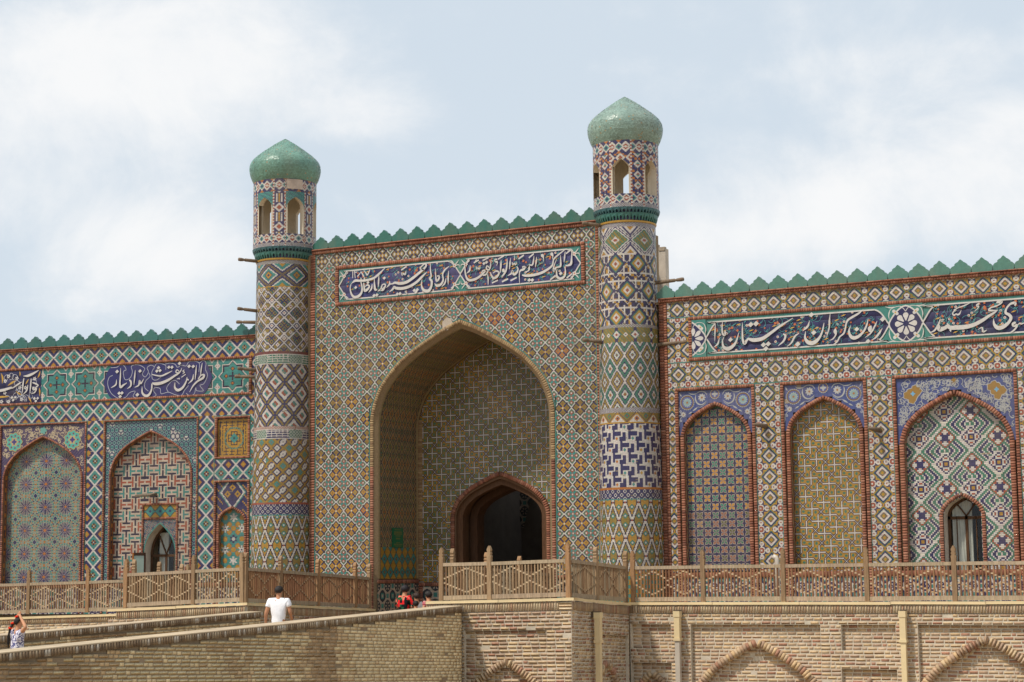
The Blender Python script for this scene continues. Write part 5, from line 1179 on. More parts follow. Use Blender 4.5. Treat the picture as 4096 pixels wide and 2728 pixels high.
# inscription band
plates(rw, WR, -16.67, XR, 8.55, 9.47, -.04, .012, 'night', .23, 300)
ink = Ink(WR, .014); zc0, zc1 = 8.63, 9.39
um = WR.px(3557, 1296, .02)[0]; ue = WR.px(3693, 1287, .02)[0]; ul = WR.px(2825, 1348, .02)[0]; umed = (um + ue) / 2
teal_ground(ink, 0, 0, 8.55, 9.47, ((ul, um, .34), (ue, ue + 5.6, .34)), ctl)
cA = cartouche(ul, um, zc0, zc1, .34); cB_ = cartouche(ue, ue + 5.6, zc0, zc1, .34)
for cart, a, c, n_ in ((cA, ul, um, 150), (cB_, ue, ue + 3.0, 100)):
    scrolls(ink, a + .15, c - .15, zc0 + .03, zc1 - .03, n_, pt_in(cart), (.06, .13), .22); close_ribbon(ink, cart, .034, cw)
def medallion(ink, uc, half):
    zm = (zc0 + zc1) / 2; w = half; h = (zc1 - zc0) / 2 + .04
    pts = [(uc + s_ * w * a, zm + t_ * h * c) for (s_, t_, seq) in ((1, 1, ((1, 0), (.78, .42), (.42, .8), (0, 1))), (-1, 1, ((.42, .8), (.78, .42), (1, 0))), (-1, -1, ((.78, .42), (.42, .8), (0, 1))), (1, -1, ((.42, .8), (.78, .42)))) for a, c in seq]
    ink.poly(pts, cn); close_ribbon(ink, pts, .035, cw)
    for k in range(8):
        a = k * math.pi / 4; r0, r1 = .06, .27 * (1 if k % 2 == 0 else .93); e = .62 if half < .3 else 1
        cxx, czz = uc + .2 * math.cos(a), zm + .2 * math.sin(a)
        ink.ribbon([(uc + .07 * math.cos(a), zm + .07 * math.sin(a), .02), (uc + .13 * math.cos(a), zm + .13 * math.sin(a), .07), (uc + .2 * math.cos(a), zm + .2 * math.sin(a), .13), (uc + .245 * math.cos(a), zm + .245 * math.sin(a), .09), (uc + .26 * math.cos(a), zm + .26 * math.sin(a), .03)], cw, 3)
    for s_ in (-1, 1):
        for t_ in (-1, 1):
            uf, zf_ = uc + s_ * w * .6, zm + t_ * h * .66
            ink.ribbon([(uc, zm + t_ * h * .68, .014), (uc + s_ * .05, zm + t_ * h * .85, .016), (uc + s_ * .14, zm + t_ * h * .99, .014), (uf + s_ * .1, zf_ + t_ * .09, .014), (uf + s_ * .16, zf_ - t_ * .05, .026), (uf + s_ * .15, zf_ - t_ * .16, .006)], cw, 3)
            ink.ribbon([(uf + s_ * .02, zf_ + t_ * .13, .012), (uf + s_ * .12, zf_ + t_ * .12, .026), (uf + s_ * .24, zf_ + t_ * .15, .006)], cw, 3)
            for (a, c) in ((0, 0), (-.035, .03), (.035, -.03)): ink.disc(uf + s_ * a, zf_ + t_ * c * -1, .04, cw)
            ink.disc(uf, zf_, .02, cgold)
ink.poly([(um, 8.55), (ue, 8.55), (ue, 9.47), (um, 9.47)], ctl); ink.poly([(-16.67, 8.55), (ul, 8.55), (ul, 9.47), (-16.67, 9.47)], ctl); medallion(ink, umed, (ue - um) / 2); ink.d += .002
u_e = ul - (ue - um); medallion_u = -16.66
zm = (zc0 + zc1) / 2; hw_ = ul - medallion_u
ink.poly([(medallion_u, zc0 - .03), (medallion_u + hw_ * .5, zm - .26), (ul, zm), (medallion_u + hw_ * .5, zm + .26), (medallion_u, zc1 + .03)], cn); ink.ribbon([(medallion_u, zc0 - .03, .035), (medallion_u + hw_ * .5, zm - .26, .035), (ul, zm, .035), (medallion_u + hw_ * .5, zm + .26, .035), (medallion_u, zc1 + .03, .035)], cw, 3)
for k in (-2, -1, 0, 1, 2):
    a = k * math.pi / 4; du = max(.0, math.cos(a)); ink.ribbon([(medallion_u + .02 + .06 * du, zm + .07 * math.sin(a), .02), (medallion_u + .03 + .16 * du, zm + .16 * math.sin(a), .10), (medallion_u + .03 + .23 * du, zm + .23 * math.sin(a), .08), (medallion_u + .03 + .26 * du, zm + .26 * math.sin(a), .02)], cw, 3)
for t_ in (-1, 1):
    for (a, c) in ((0, 0), (-.035, .03), (.035, -.03)): ink.disc(medallion_u + .22 + a, zm + t_ * (.27 + c), .038, cw)
    ink.disc(medallion_u + .22, zm + t_ * .27, .02, cgold); ink.ribbon([(medallion_u + .01, zm + t_ * .1, .012), (medallion_u + .03, zm + t_ * .3, .014), (medallion_u + .14, zm + t_ * .39, .014), (medallion_u + .3, zm + t_ * .36, .014), (medallion_u + .36, zm + t_ * .22, .026), (medallion_u + .34, zm + t_ * .1, .006)], cw, 3)
ink.build('inscription_ground', rw)
ink = Ink(WR, .055); letters(ink, WR, (2740, 1190), 4.205, SA1, DA1); letters(ink, WR, (3280, 1150), 5.607, SA2, DA2); ink.build('lettering', rw)
ink = Ink(WR, .055); letters(ink, WR, (3680, 1150), 5.661, SB); ink.build('lettering', rw)
bk.emit(rw, 'brick', 300, 'brick', 'brick_trim')
slab('roof', rw, WR, -17.6, XR, 9.5, 9.7, -5, -.95, c_plast)
for o in wn.children: pass
adopt(rw)

# ---- left wing
lw = thing('palace_wing', 'left wing wall with turquoise zigzag tilework and dark blue cartouche inscriptions', 'palace wing', tuple(WL.P(-5, 2.4, 0)))
UL, UR = -15.0, -.6
WU = -3.935; b = MB()
core(UL, WU - .52, 0, 9.95, WL); core(WU + .52, UR + .4, 0, 9.95, WL); core(WU - .52, WU + .52, 4.87, 9.95, WL); core(WU - .52, WU + .52, 0, 2.6, WL); b.build('wall', 'plaster', lw)
slab('wall_top', lw, WL, UL, UR, 9.86, 9.92, -.25, 0, c_core)
cell = .458 / 22; zb0 = 2.35; bk = Bricks('red'); bso = Bricks('sand')
nichesL = [(-9.17, -6.24), (-5.675, -2.63), (-2.12, -1.03)]
innL = lambda U, Z: ((U > -9.17) & (U < -6.24) & (Z < 7.79)) | ((U > -5.675) & (U < -2.63) & (Z < 7.79)) | ((U > -2.12) & (U < -1.02) & (((Z > 6.58) & (Z < 7.76)) | (Z < 5.99)))
mosaic('tile_mosaic', lw, WL, UL, UR, 9.42, 9.9, cell, pat_lwing, uc=-7.18, zc=9.66)
mosaic('tile_mosaic', lw, WL, UL, UR, 7.79, 8.33, cell, pat_lwing, uc=-7.18, zc=8.06)
mosaic('tile_mosaic', lw, WL, UL, -5.7, 3.2, 7.79, cell, pat_lwing, mask=lambda U, Z: ~innL(U, Z), uc=-5.955, zc=7.55)
mosaic('tile_mosaic', lw, WL, -5.7, UR, 3.2, 7.79, cell, pat_lwing, mask=lambda U, Z: ~innL(U, Z), uc=-2.375, zc=7.55)
mosaic('tile_mosaic', lw, WL, -.98, UR, 8.33, 9.42, cell, pat_lwing, uc=-.76, zc=9.66)
mosaic('dado_mosaic', lw, WL, UL, UR, zb0, 3.08, .022, pat_dado)
bk.row(WL, UL, UR, 3.08, 3.19, -.03, .02, .07)
bk.row(WL, UL, UR, 9.9, 9.96, -.1, .05, .07); bk.row(WL, UL, UR, 9.96, 9.99, -.1, .065, .22)
bk.row(WL, UL, -.98, 9.35, 9.42, -.03, .03, .065); bk.row(WL, UL, -.98, 8.33, 8.40, -.03, .03, .065); bk.col(WL, -1.06, -.98, 8.4, 9.35, -.03, .03, .065)
merlons(lw, WL, UL, UR, 9.99, .485, .34, lin(56, 106, 98))
bt = MB()
for (u0, u1, z0, z1) in ((UL, -.98, 8.31, 8.332), (-6.245, -6.22, 3.2, 7.81), (-5.7, -5.675, 3.2, 7.81), (-2.635, -2.61, 3.2, 7.81), (-2.14, -2.12, 3.2, 7.78), (-9.17, -6.22, 7.788, 7.81), (-5.7, -2.61, 7.788, 7.81), (-2.14, -1.0, 7.758, 7.78), (-2.14, -1.0, 6.56, 6.58), (-2.14, -1.0, 5.99, 6.01), (-1.02, -1.0, 3.2, 7.76)):
    bt.hexa([WL.P(u0, z0, -.01), WL.P(u1, z0, -.01), WL.P(u1, z1, -.01), WL.P(u0, z1, -.01), WL.P(u0, z0, .006), WL.P(u1, z0, .006), WL.P(u1, z1, .006), WL.P(u0, z1, .006)], ctl)
stuff(bt.build('tile_fillet', 'glaze', lw))
g1 = niche(lw, WL, *nichesL[0], 7.79, zb0, 7.43, pat_burst, .0195, bk, span=(lambda i, j: np.where(((np.floor(i) * 7 + np.floor(j) * 13) % 5) < 2, cM, cB), .02, .1), rp=rp_key, fz=3.2, fw=.05, side=.07, ring=.05, depth=.2, off=(0, .2))
holeL = lambda U, Z: (abs(U - WU) < .58) & (Z < 5.42)
g2 = niche(lw, WL, *nichesL[1], 7.79, zb0, 7.46, pat_tbrick, .0262, bk, span=(pat_dots, .02, .1), rp=rp_key, fz=3.2, fw=.05, side=.14, ring=.05, depth=.2, hole=holeL)
u0, u1 = nichesL[0]; uc, hi, zs, ri, _ = g1; ho = (u1 - u0) / 2 - .135; okk = lambda u, z: (u0 + .09 < u < u1 - .09) and (z < 7.7) and not bool(in_arch(np.array(u), np.array(z), uc, ho + .02, zs, 7.45 - zs))
ink = Ink(WL, -.0185); csd = lin(188, 170, 140)
curls(ink, u0, u1, 4, 7.7, 170, okk, csd, .016, (.03, .09))
for sg in (-1, 1):
    uy = uc + sg * .98; ink.disc(uy, 7.28, .27, lin(178, 150, 90), lob=9, amp=.09); ink.disc(uy, 7.28, .25, lin(86, 164, 150), lob=9, amp=.09)
    for k in range(9): a = k * math.pi * 2 / 9; ink.disc(uy + .18 * math.cos(a), 7.28 + .18 * math.sin(a), .03, lin(110, 72, 90)); 
    ink.disc(uy, 7.28, .12, lin(178, 156, 110), lob=6, amp=.2); ink.disc(uy, 7.28, .07, lin(70, 58, 120), lob=4, amp=.3)
ink.disc(uc, 7.58, .1, lin(96, 160, 150), lob=5, amp=.2); ink.build('spandrel_flowers', lw)
for (u0, u1) in nichesL[:2]: mosaic('dado_mosaic', lw, WL, u0 + .2, u1 - .2, zb0, 3.08, .022, pat_dado, mask=lambda U, Z: ~holeL(U, Z), d=-.19); [bk.row(WL, a, c, 3.08, 3.2, -.2, -.17, .07) for a, c in (((u0 + .2, u1 - .2),) if u0 < -6 else ((u0 + .2, WU - .6), (WU + .6, u1 - .2)))]
# kufic square panel and the little star niche
bk.row(WL, -2.12, -1.02, 7.70, 7.76, -.08, .02, .05); bk.row(WL, -2.12, -1.02, 6.58, 6.64, -.08, .02, .05); bk.col(WL, -2.12, -2.05, 6.64, 7.70, -.08, .02, .05); bk.col(WL, -1.09, -1.02, 6.64, 7.70, -.08, .02, .05)
mosaic('kufic_mosaic', lw, WL, -2.05, -1.09, 6.64, 7.70, .0225, pat_kufic, d=-.06)
nU = -1.575
def small_span(i, j):
    x = np.floor(i) - 22; a = abs(x); y = np.floor(j); d1 = np.minimum.reduce([abs(a - 7) + abs(y - 144), a + abs(y - 152)])
    C = SEL(np.full(i.shape, cB), (((np.floor(i / 2) + np.floor(j / 2)) % 5 == 0) & (a > 13), cY), (abs(a + abs(y - 146) * .8 - 16) < 1.2, cW), (abs(a + abs(y - 146) * .8 - 18) < 1.0, cT), (d1 < 5, cY), (d1 < 1.5, cB)); return C
niche(lw, WL, -2.12, -1.02, 5.99, zb0, 5.28, pat_hexstar, .0225, bk, span=(small_span, .0225, .1), fw=.06, side=.03, ring=.07, depth=.12, fz=3.2)
# framed window panel in the second niche
wl = bpy.data.objects.new('window', None); COL.objects.link(wl); wl.parent = lw
bk.row(WL, WU - .58, WU + .58, 5.36, 5.42, -.21, -.17, .05); bk.col(WL, WU - .58, WU - .52, zb0, 5.36, -.21, -.17, .05); bk.col(WL, WU + .52, WU + .58, zb0, 5.36, -.21, -.17, .05); bk.row(WL, WU - .52, WU + .52, 4.96, 5.02, -.21, -.18, .05)
def pat_tri2(i, j): a = abs(per(i, 14.)); b_ = abs(j - 7.5); d = a + b_; return SEL(np.full(i.shape, cY), (d < 8.2, cK), (d < 7.2, cT), (d < 2, cB))
mosaic('window_frieze', lw, WL, WU - .52, WU + .52, 5.02, 5.36, .0225, pat_tri2, d=-.2, uc=WU)
mosaic('window_spandrel', lw, WL, WU - .52, WU + .52, 2.9, 4.96, .022, lambda i, j: SEL(np.full(i.shape, cB), (((np.floor(i) * 5 + np.floor(j) * 3) % 7 < 2), cP), (((np.floor(i) * 3 + np.floor(j) * 5) % 11 < 2), cT), (((np.floor(i) * 7 + np.floor(j) * 2) % 13 < 1), cO)), mask=lambda U, Z: ~in_arch(U, Z, WU, .50, 4.0, .84), d=-.2)
df = window(wl, WL, WU, .50, 4.0, .84, 2.6, -.2)
ink = Ink(WL, -.195); ink.ribbon([(u, z, .03) for u, z in arch_pts(WU, .51, 4.0, .86, 2.6)], ctl, 2); ink.build('window_fillet', lw)
curtain(wl, WL, WU - .22, WU + .06, 2.7, 4.6, -.6, lin(196, 190, 180))
# open casement leaning out on the left
b = MB(); p0 = np.array(WL.P(WU - .40, 0, -.14)); dv = np.array(WL.P(-.30, 0, .22)) - np.array(WL.P(0, 0, 0)); cwd = lin(120, 84, 48)
def leaf(f0, f1, z0, z1, col, th=.035, bb=None):
    n = np.array((dv[1], -dv[0], 0)); n = n / np.linalg.norm(n) * th / 2; a, c = p0 + dv * f0, p0 + dv * f1
    (bb or b).hexa([(*(a + n)[:2], z0), (*(c + n)[:2], z0), (*(c + n)[:2], z1), (*(a + n)[:2], z1), (*(a - n)[:2], z0), (*(c - n)[:2], z0), (*(c - n)[:2], z1), (*(a - n)[:2], z1)], col)
leaf(0, .14, 2.62, 4.04, lin(70, 48, 36)); leaf(.88, 1, 2.62, 4.04, lin(176, 110, 52)); leaf(.1, .9, 3.96, 4.04, lin(70, 48, 36)); leaf(.1, .9, 3.3, 3.36, lin(70, 48, 36)); leaf(.1, .9, 2.62, 2.7, lin(70, 48, 36)); b.build('casement', 'wood', wl)
b = MB(); leaf(.14, .88, 2.7, 3.96, lin(150, 168, 156), .008, b); b.build('casement_pane', 'glass', wl)
b = MB(); u, z = WL.px(600, 1985, -.2); b.hexa([WL.P(u - .24, z - .02, .12), WL.P(u + .22, z + .02, -.2), WL.P(u + .22, z + .10, -.2), WL.P(u - .22, z + .05, .12), WL.P(u - .26, z - .03, .2), WL.P(u + .2, z - .03, .12), WL.P(u + .2, z + .02, .14), WL.P(u - .24, z + .02, .2)], lin(120, 108, 92)); b.build('lamp_hood', 'wood', lw)
# inscription band
uA = WL.px(165, 1530)[0]; uB = WL.px(414, 1530)[0]; uC = WL.px(851, 1500)[0]
mosaic('star_mosaic', lw, WL, uA, -1.06, 8.4, 9.35, .95 / 40, pat_star, uc=(WL.px(226, 1538)[0]), zc=8.875)
plates(lw, WL, UL, uA, 8.4, 9.35, -.04, .012, 'night', .24, 60)
ink = Ink(WL, .012); zc0, zc1 = 8.41, 9.34; cart = cartouche(uB, uC, zc0, zc1, .3); ink.poly(cart, lin(46, 44, 98)); ink.d += .002
letters(ink, WL, (400, 1420), 4.906, TL1, (), lin(176, 178, 186)); ink.build('inscription_ground', lw)
ink = Ink(WL, .04); letters(ink, WL, (400, 1420), 4.906, SL1, DL1); ink.build('lettering', lw)
ink = Ink(WL, .016); letters(ink, WL, (0, 1450), 5.352, GL2, (), cgold); 
for (a, c) in ((190, 300), (120, 400), (750, 350), (470, 790), (370, 340), (40, 840), (190, 840), (430, 540), (550, 540), (110, 650)):
    u, z = WL.px(0 + a / 5.352, 1450 + c / 5.352); ink.disc(u, z, .05, cw, lob=5, amp=.3); ink.disc(u, z, .016, cn)
curls(ink, uA - 1.5, uA - .1, 8.45, 9.3, 16, lambda u, z: u < uA - .05 and 8.43 < z < 9.32, lin(190, 190, 196), .011, (.1, .2)); ink.build('inscription_ground', lw)
ink = Ink(WL, .04); letters(ink, WL, (0, 1450), 5.352, SL2, DL2); ink.build('lettering', lw)
bk.emit(lw, 'brick', 300, 'brick', 'brick_trim')
slab('roof', lw, WL, UL, UR, 9.4, 9.6, -5, -.95, c_plast)
adopt(lw)
# pale plastered parapet block on the roof behind the right tower
pb = thing('rooftop_block', 'pale weathered plaster block rising behind the right tower', 'parapet', (-19.6, 46, 10))
b = MB(); P = []
def P3(z): return [(x, y, z) for x, y in P]
b.hexa([(-20.6, 46.25, 9.6), (-18.98, 46.25, 9.6), (-18.98, 46.25, 12.1), (-20.6, 46.25, 12.5), (-20.6, 46, 9.6), (-18.97, 46, 9.6), (-18.97, 46, 12.1), (-20.6, 46, 12.5)], lin(200, 188, 172)); b.build('plaster_body', 'plaster', pb)
b = MB()
for k in range(5): b.box(-19.92 + k * .19, -19.74 + k * .19, 45.98, 46.1, 12.2 - k * .04, 12.34 - k * .05 + .03 * (k % 2), lin(176, 160, 140))
b.build('broken_edge', 'plaster', pb); adopt(pb)
# ------------------------------------------------------------------ terraces of old brick
c_mort = lin(204, 192, 172); c_metal = lin(224, 202, 158)
def brickwall(parent, kind, wall, u0, u1, z0, z1, ch=.078, bl=.215, recess=(), arches=(), n_ind=300, rough=.003, mort=c_mort, zcut=None, g=.024, vous='old', jl=.04, gv=None, kfun=None):
    gv = g if gv is None else gv
    bk = Bricks(kind); mo = MB(); nco = int((z1 - z0) / ch); ch = (z1 - z0) / nco
    for j in range(nco):
        za = z0 + j * ch; zb = za + ch; zc = (za + zb) / 2
        a, c = (u0, u1) if zcut is None else zcut(zb)
        if c - a < .05: continue
        cuts = {a, c}
        for (ra, rb, rz0, rz1, dep) in recess:
            if rz0 < zc < rz1: cuts |= {x for x in (ra, rb) if a < x < c}
        for (uc, hw, zs, rise, dep, vw) in arches:
            for h2, r2 in ((hw, rise), (hw + vw, rise + vw)):
                if zc < zs + r2:
                    x = hw * 0 + (h2 if zc < zs else h2 * float(np.interp((zc - zs) / r2, ARZ2[::-1], ARX2[::-1]))); cuts |= {q for q in (uc - x, uc + x) if a < q < c}
        cuts = sorted(cuts)
        for p, q in zip(cuts[:-1], cuts[1:]):
            if q - p < .01: continue
            um = (p + q) / 2; d = 0.0; skip = False
            for (ra, rb, rz0, rz1, dep) in recess:
                if ra < um < rb and rz0 < zc < rz1: d = -dep
            for (uc, hw, zs, rise, dep, vw) in arches:
                t0 = float(arch_top(np.array(um - uc), hw, zs, rise)); t1 = float(arch_top(np.array(um - uc), hw + vw, zs, rise + vw))
                if zc < t0: d = -dep
                elif zc < t1: skip = True
            P = wall.P
            dm = d - .0015
            mo.hexa([P(p, za, -.3), P(q, za, -.3), P(q, zb, -.3), P(p, zb, -.3), P(p, za, dm), P(q, za, dm), P(q, zb, dm), P(p, zb, dm)], jit(mort, .06))
            if skip: continue
            u = p - (random.uniform(0, bl) if p == a else 0)
            while u < q - .01:
                l = bl * random.choice((1, 1, 1, .52)) + random.uniform(-jl, jl) * .5; e = min(u + l, q); s_ = max(u, p)
                if q - e < .04: e = q
                if e - s_ > .03 and random.random() > .012: bk.wallbox(wall, s_ + gv / 2, e - gv / 2, za + g / 2 + random.uniform(-.003, .003), zb - g / 2 + random.uniform(-.003, .003), -.28, d, k=(kfun((s_ + e) / 2, zc) if kfun else None), rough=rough)
                u = e
    for (uc, hw, zs, rise, dep, vw) in arches:
        bk.arc(wall, [p for p in arch_pts(uc, hw, zs, rise, z0)], vw, -.25, .006, .075, .012, .02)
    mo.build('mortar', 'plaster', parent); bk.emit(parent, 'brick', n_ind, 'brick', 'brickwork', .14)
def soldier(parent, kind, wall, u0, u1, z0, z1, bw=.062, n_ind=150, zf=None):
    bk = Bricks(kind); bk.row(wall, u0, u1, z0, z1, -.2, .02, bw, .014, .004); bk.emit(parent, 'soldier_brick', n_ind, 'brick', 'soldier_course')
    P = wall.P; b = MB(); b.hexa([P(u0, z0, -.2), P(u1, z0, -.2), P(u1, z1, -.2), P(u0, z1, -.2), P(u0, z0, .01), P(u1, z0, .01), P(u1, z1, .01), P(u0, z1, .01)], c_mort); b.build('mortar', 'plaster', parent)
def flashing(parent, wall, u0, u1, z, seg=2.0):
    """cream sheet-metal edging in lengths, a little uneven"""
    n = max(1, int(round((u1 - u0) / seg))); p = (u1 - u0) / n
    for i in range(n):
        a, c = u0 + i * p, u0 + (i + 1) * p; e0 = random.uniform(-.006, .006); e1 = random.uniform(-.006, .006); b = MB(); P = wall.P
        for (d0, d1, za, zb) in ((-.25, .04, z - .004, z), (.032, .04, z - .06, z - .004), (.04, .05, z - .06, z - .052)):
            b.hexa([P(a, za + e0, d0), P(c + .01, za + e1, d0), P(c + .01, zb + e1, d0), P(a, zb + e0, d0), P(a, za + e0, d1), P(c + .01, za + e1, d1), P(c + .01, zb + e1, d1), P(a, zb + e0, d1)], jit(c_metal, .04))
        b.build('metal_edging', 'paint', parent)
# right-wing terrace
T1 = thing('terrace_wall', 'long old brick terrace wall below the right wing fence with pointed blind arches', 'brick wall', (-12, 39.3, 0))
W1 = Wall(0, 39.3, 1, 0)
brickwall(T1, 'old', W1, -17.27, -1, .35, 2.40, recess=[(-15.78, -12.75, 0, 2.2, .1), (-12.28, -11.08, 1.6, 2.18, .1), (-12.3, -11.08, 0, 1.25, .1), (-10.6, -7.75, 0, 2.19, .1), (-17.24, -16.26, 1.6, 2.2, .1), (-17.24, -16.26, 0, 1.27, .1)],
          arches=[(-14.23, 1.5, .15, 1.53, .16, .16), (-9.17, 1.5, .2, 1.57, .16, .16), (-16.75, .42, .25, .75, .14, .13), (-11.7, .5, .1, .8, .14, .13)])
soldier(T1, 'buff', W1, -17.2, -1, 2.41, 2.59); flashing(T1, W1, -17.27, -1, 2.655)
adopt(T1)
b = MB(); b.hexa([(-17.27, 42.0, 0), (-1, 42.0, 0), (-1, 42.0, 2.6), (-17.27, 42.0, 2.6), (-17.27, 39.58, 0), (-1, 39.58, 0), (-1, 39.58, 2.6), (-17.27, 39.58, 2.6)], lin(170, 150, 122)); structure(b.build('terrace_floor', 'plaster'))
# right block beside the ramp
T2 = thing('terrace_wall', 'projecting old brick terrace block right of the ramp with crumbling blind arch', 'brick wall', (-19, 36.2, 0))
W2 = Wall(0, 36.2, 1, 0, .0178, -17.27); zt2 = 2.80
brickwall(T2, 'old', W2, -20.85, -17.27, .35, 2.53, recess=[(-19.88, -17.87, 0, 2.10, .06)], arches=[(-18.88, .98, .25, 1.12, .13, .15)], rough=.012, n_ind=300)
soldier(T2, 'buff', W2, -20.85, -17.55, 2.54, 2.73); flashing(T2, W2, -20.85, -17.2, zt2)
bq = Bricks('buff'); [bq.wallbox(W2, -17.55, -17.27, 2.54 + k * .064, 2.595 + k * .064, -.2, .02) for k in range(3)]; bq.emit(T2, 'brick', 3)
W3 = Wall(-17.27, 0, 0, 1, -.053, 36.2)
brickwall(T2, 'old', W3, 36.2, 39.25, .5, 2.53, recess=[(37.35, 39.2, 0, 2.03, .07)], arches=[(38.1, .6, .5, .9, .12, .12)], n_ind=140, bl=.2)
soldier(T2, 'old', W3, 36.22, 39.25, 2.54, 2.73); flashing(T2, W3, 36.2, 39.3, zt2, 1.0)
W3b = Wall(-20.85, 0, 0, -1); slab('core', T2, Wall(0, 36.5, 1, 0), -20.84, -17.57, 0, 2.6, -5.5, 0, c_core)
adopt(T2)
# left block
T3 = thing('terrace_wall', 'brick terrace block left of the ramp, half hidden by the ramp wall', 'brick wall', (-27.5, 36.2, 0))
W4 = Wall(0, 36.2, 1, 0, .035, -25.75)
brickwall(T3, 'old', W4, -29.85, -25.75, .6, 2.46, n_ind=120); soldier(T3, 'buff', W4, -29.6, -25.75, 2.47, 2.65); flashing(T3, W4, -29.85, -25.7, 2.715)
W5 = Wall(-25.75, 0, 0, 1, -.0425, 36.2)
brickwall(T3, 'old', W5, 36.2, 41.9, 1.3, 2.46, n_ind=120); soldier(T3, 'buff', W5, 36.22, 41.9, 2.47, 2.65); flashing(T3, W5, 36.2, 41.95, 2.715, 1.2)
slab('core', T3, Wall(0, 36.5, 1, 0), -29.85, -26.05, 0, 2.45, -5.2, 0, c_core); adopt(T3)
# left-wing terrace
T4 = thing('terrace_wall', 'low brick terrace wall below the far left fence, behind the girl', 'brick wall', tuple(WL.P(-6, 0, 2.6)))
o26 = WL.P(0, 0, 2.6); W6 = Wall(o26[0], o26[1], WL.t[0], WL.t[1], .023, -5.4)
brickwall(T4, 'buff', W6, -15, -1.5, .8, 2.15, n_ind=150); soldier(T4, 'buff', W6, -15, -1.5, 2.16, 2.31); flashing(T4, W6, -15, -1.5, 2.355)
slab('core', T4, W6, -15, -1.2, 0, 2.3, -2.5, -.28, lin(170, 150, 122)); adopt(T4)

# ------------------------------------------------------------------ ramp
zr = lambda y: 1.42 + .0321 * (y - 33.3)
b = MB(); b.poly([(-25.2, -8, zr(-8)), (-20.3, -8, zr(-8)), (-20.3, 36.05, zr(36.05)), (-25.2, 36.05, zr(36.05))], lin(176, 156, 128)); structure(b.build('ramp', 'plaster', recalc=False))
b = MB(); b.poly([(-25.74, 36.04, 1.503), (-20.5, 36.04, 1.503), (-20.5, 45.4, 1.503), (-25.74, 45.4, 1.503)], lin(160, 140, 114)); structure(b.build('landing', 'plaster', recalc=False))
def ramp_wall(label, xo, xi, face, yend, ztop, slope, y0, y1, fz, fkind, csl):
    T = thing('ramp_wall', label, 'ramp wall', ((xo + xi) / 2, 28, 0)); top = lambda y: ztop + slope * (y - y0)
    xa, xb = min(xo, xi), max(xo, xi); yb = yend
    b = MB(); b.hexa([(xa + .02, 4, 0), (xb - .02, 4, 0), (xb - .02, 4, top(4) - .13), (xa + .02, 4, top(4) - .13), (xa + .02, yb, 0), (xb - .02, yb, 0), (xb - .02, yb, top(yb) - .13), (xa + .02, yb, top(yb) - .13)], lin(146, 132, 112)); b.build('mortar_core', 'plaster', T)
    # coping: bricks on edge with a worn top
    b = MB(); P = lambda x, y, z: (x, y, z)
    for k in range(16):
        ya = 4 + (yb - 4) * k / 16; yc = 4 + (yb - 4) * (k + 1) / 16 - .004; ox = .05
        b.hexa([(xa - ox, ya, top(ya) - .02), (xb + ox, ya, top(ya) - .02), (xb + ox, ya, top(ya)), (xa - ox, ya, top(ya)), (xa - ox, yc, top(yc) - .02), (xb + ox, yc, top(yc) - .02), (xb + ox, yc, top(yc)), (xa - ox, yc, top(yc))], jit(lin(196, 176, 148), .04))
    b.build('coping_top', 'plaster', T)
    wf = Wall(face, 0, 0, 1, slope, y0); bk = Bricks('buff')
    bk.k = []
    bk2 = Bricks('stained'); bk2.row(wf, 14, yb + .03, ztop - .135, ztop - .021, -.1, .045, .072, .012, .004); bk2.emit(T, 'coping_brick', 300, 'brick', 'coping_bricks')
    if wf.n[0] * (1 if face == xb else -1) < 0: pass
    ws = Wall(face, 0, 0, 1, csl, 36.0)
    def zc(zb):    # in the sheared course frame: z = zb + csl*(y-36) must stay under the coping
        # zb + csl*(y-36) < ztop - .135 + slope*(y-y0)
        yy = (ztop - .135 - slope * y0 - zb + csl * 36) / (csl - slope)
        return (max(y1, min(yy, yb)), yb) if csl < slope else (y1, yb)
    brickwall(T, fkind, ws, y1, yb, fz[0], fz[1], ch=.0665, bl=.25, n_ind=300, rough=.004, zcut=zc, g=.012, mort=lin(150, 132, 108), jl=.004, gv=.02, kfun=stain)
    adopt(T); return T
def stain(u, z):
    n = soft_noise(np.array([[u * 1.0, 3.3, z * .35]]), .9)[0]
    return 5 if n > .70 and random.random() < .8 else (4 if n > .6 and random.random() < .7 else random.choice((0, 1, 2, 3, 3, 4) if random.random() < .25 else (0, 1, 2, 3)))
TINT['stained'] = [lin(*c) for c in ((142, 120, 96), (132, 112, 90), (152, 130, 104), (124, 104, 84), (160, 142, 118), (184, 172, 156))]
ramp_wall('near ramp wall of neat yellow brick with sloping coping across the foreground', -19.9, -20.35, -19.9, 36.1, 2.177, .0321, 21.63, 19.5, (.35, 2.62), 'yellow', -.048)
# the far wall shows its inner face (towards +x)
ramp_wall('far ramp wall behind the walkers with sloping coping', -25.2, -25.6, -25.2, 36.02, 2.231, .0334, 27.38, 22, (1.25, 2.5), 'yellow', .01)

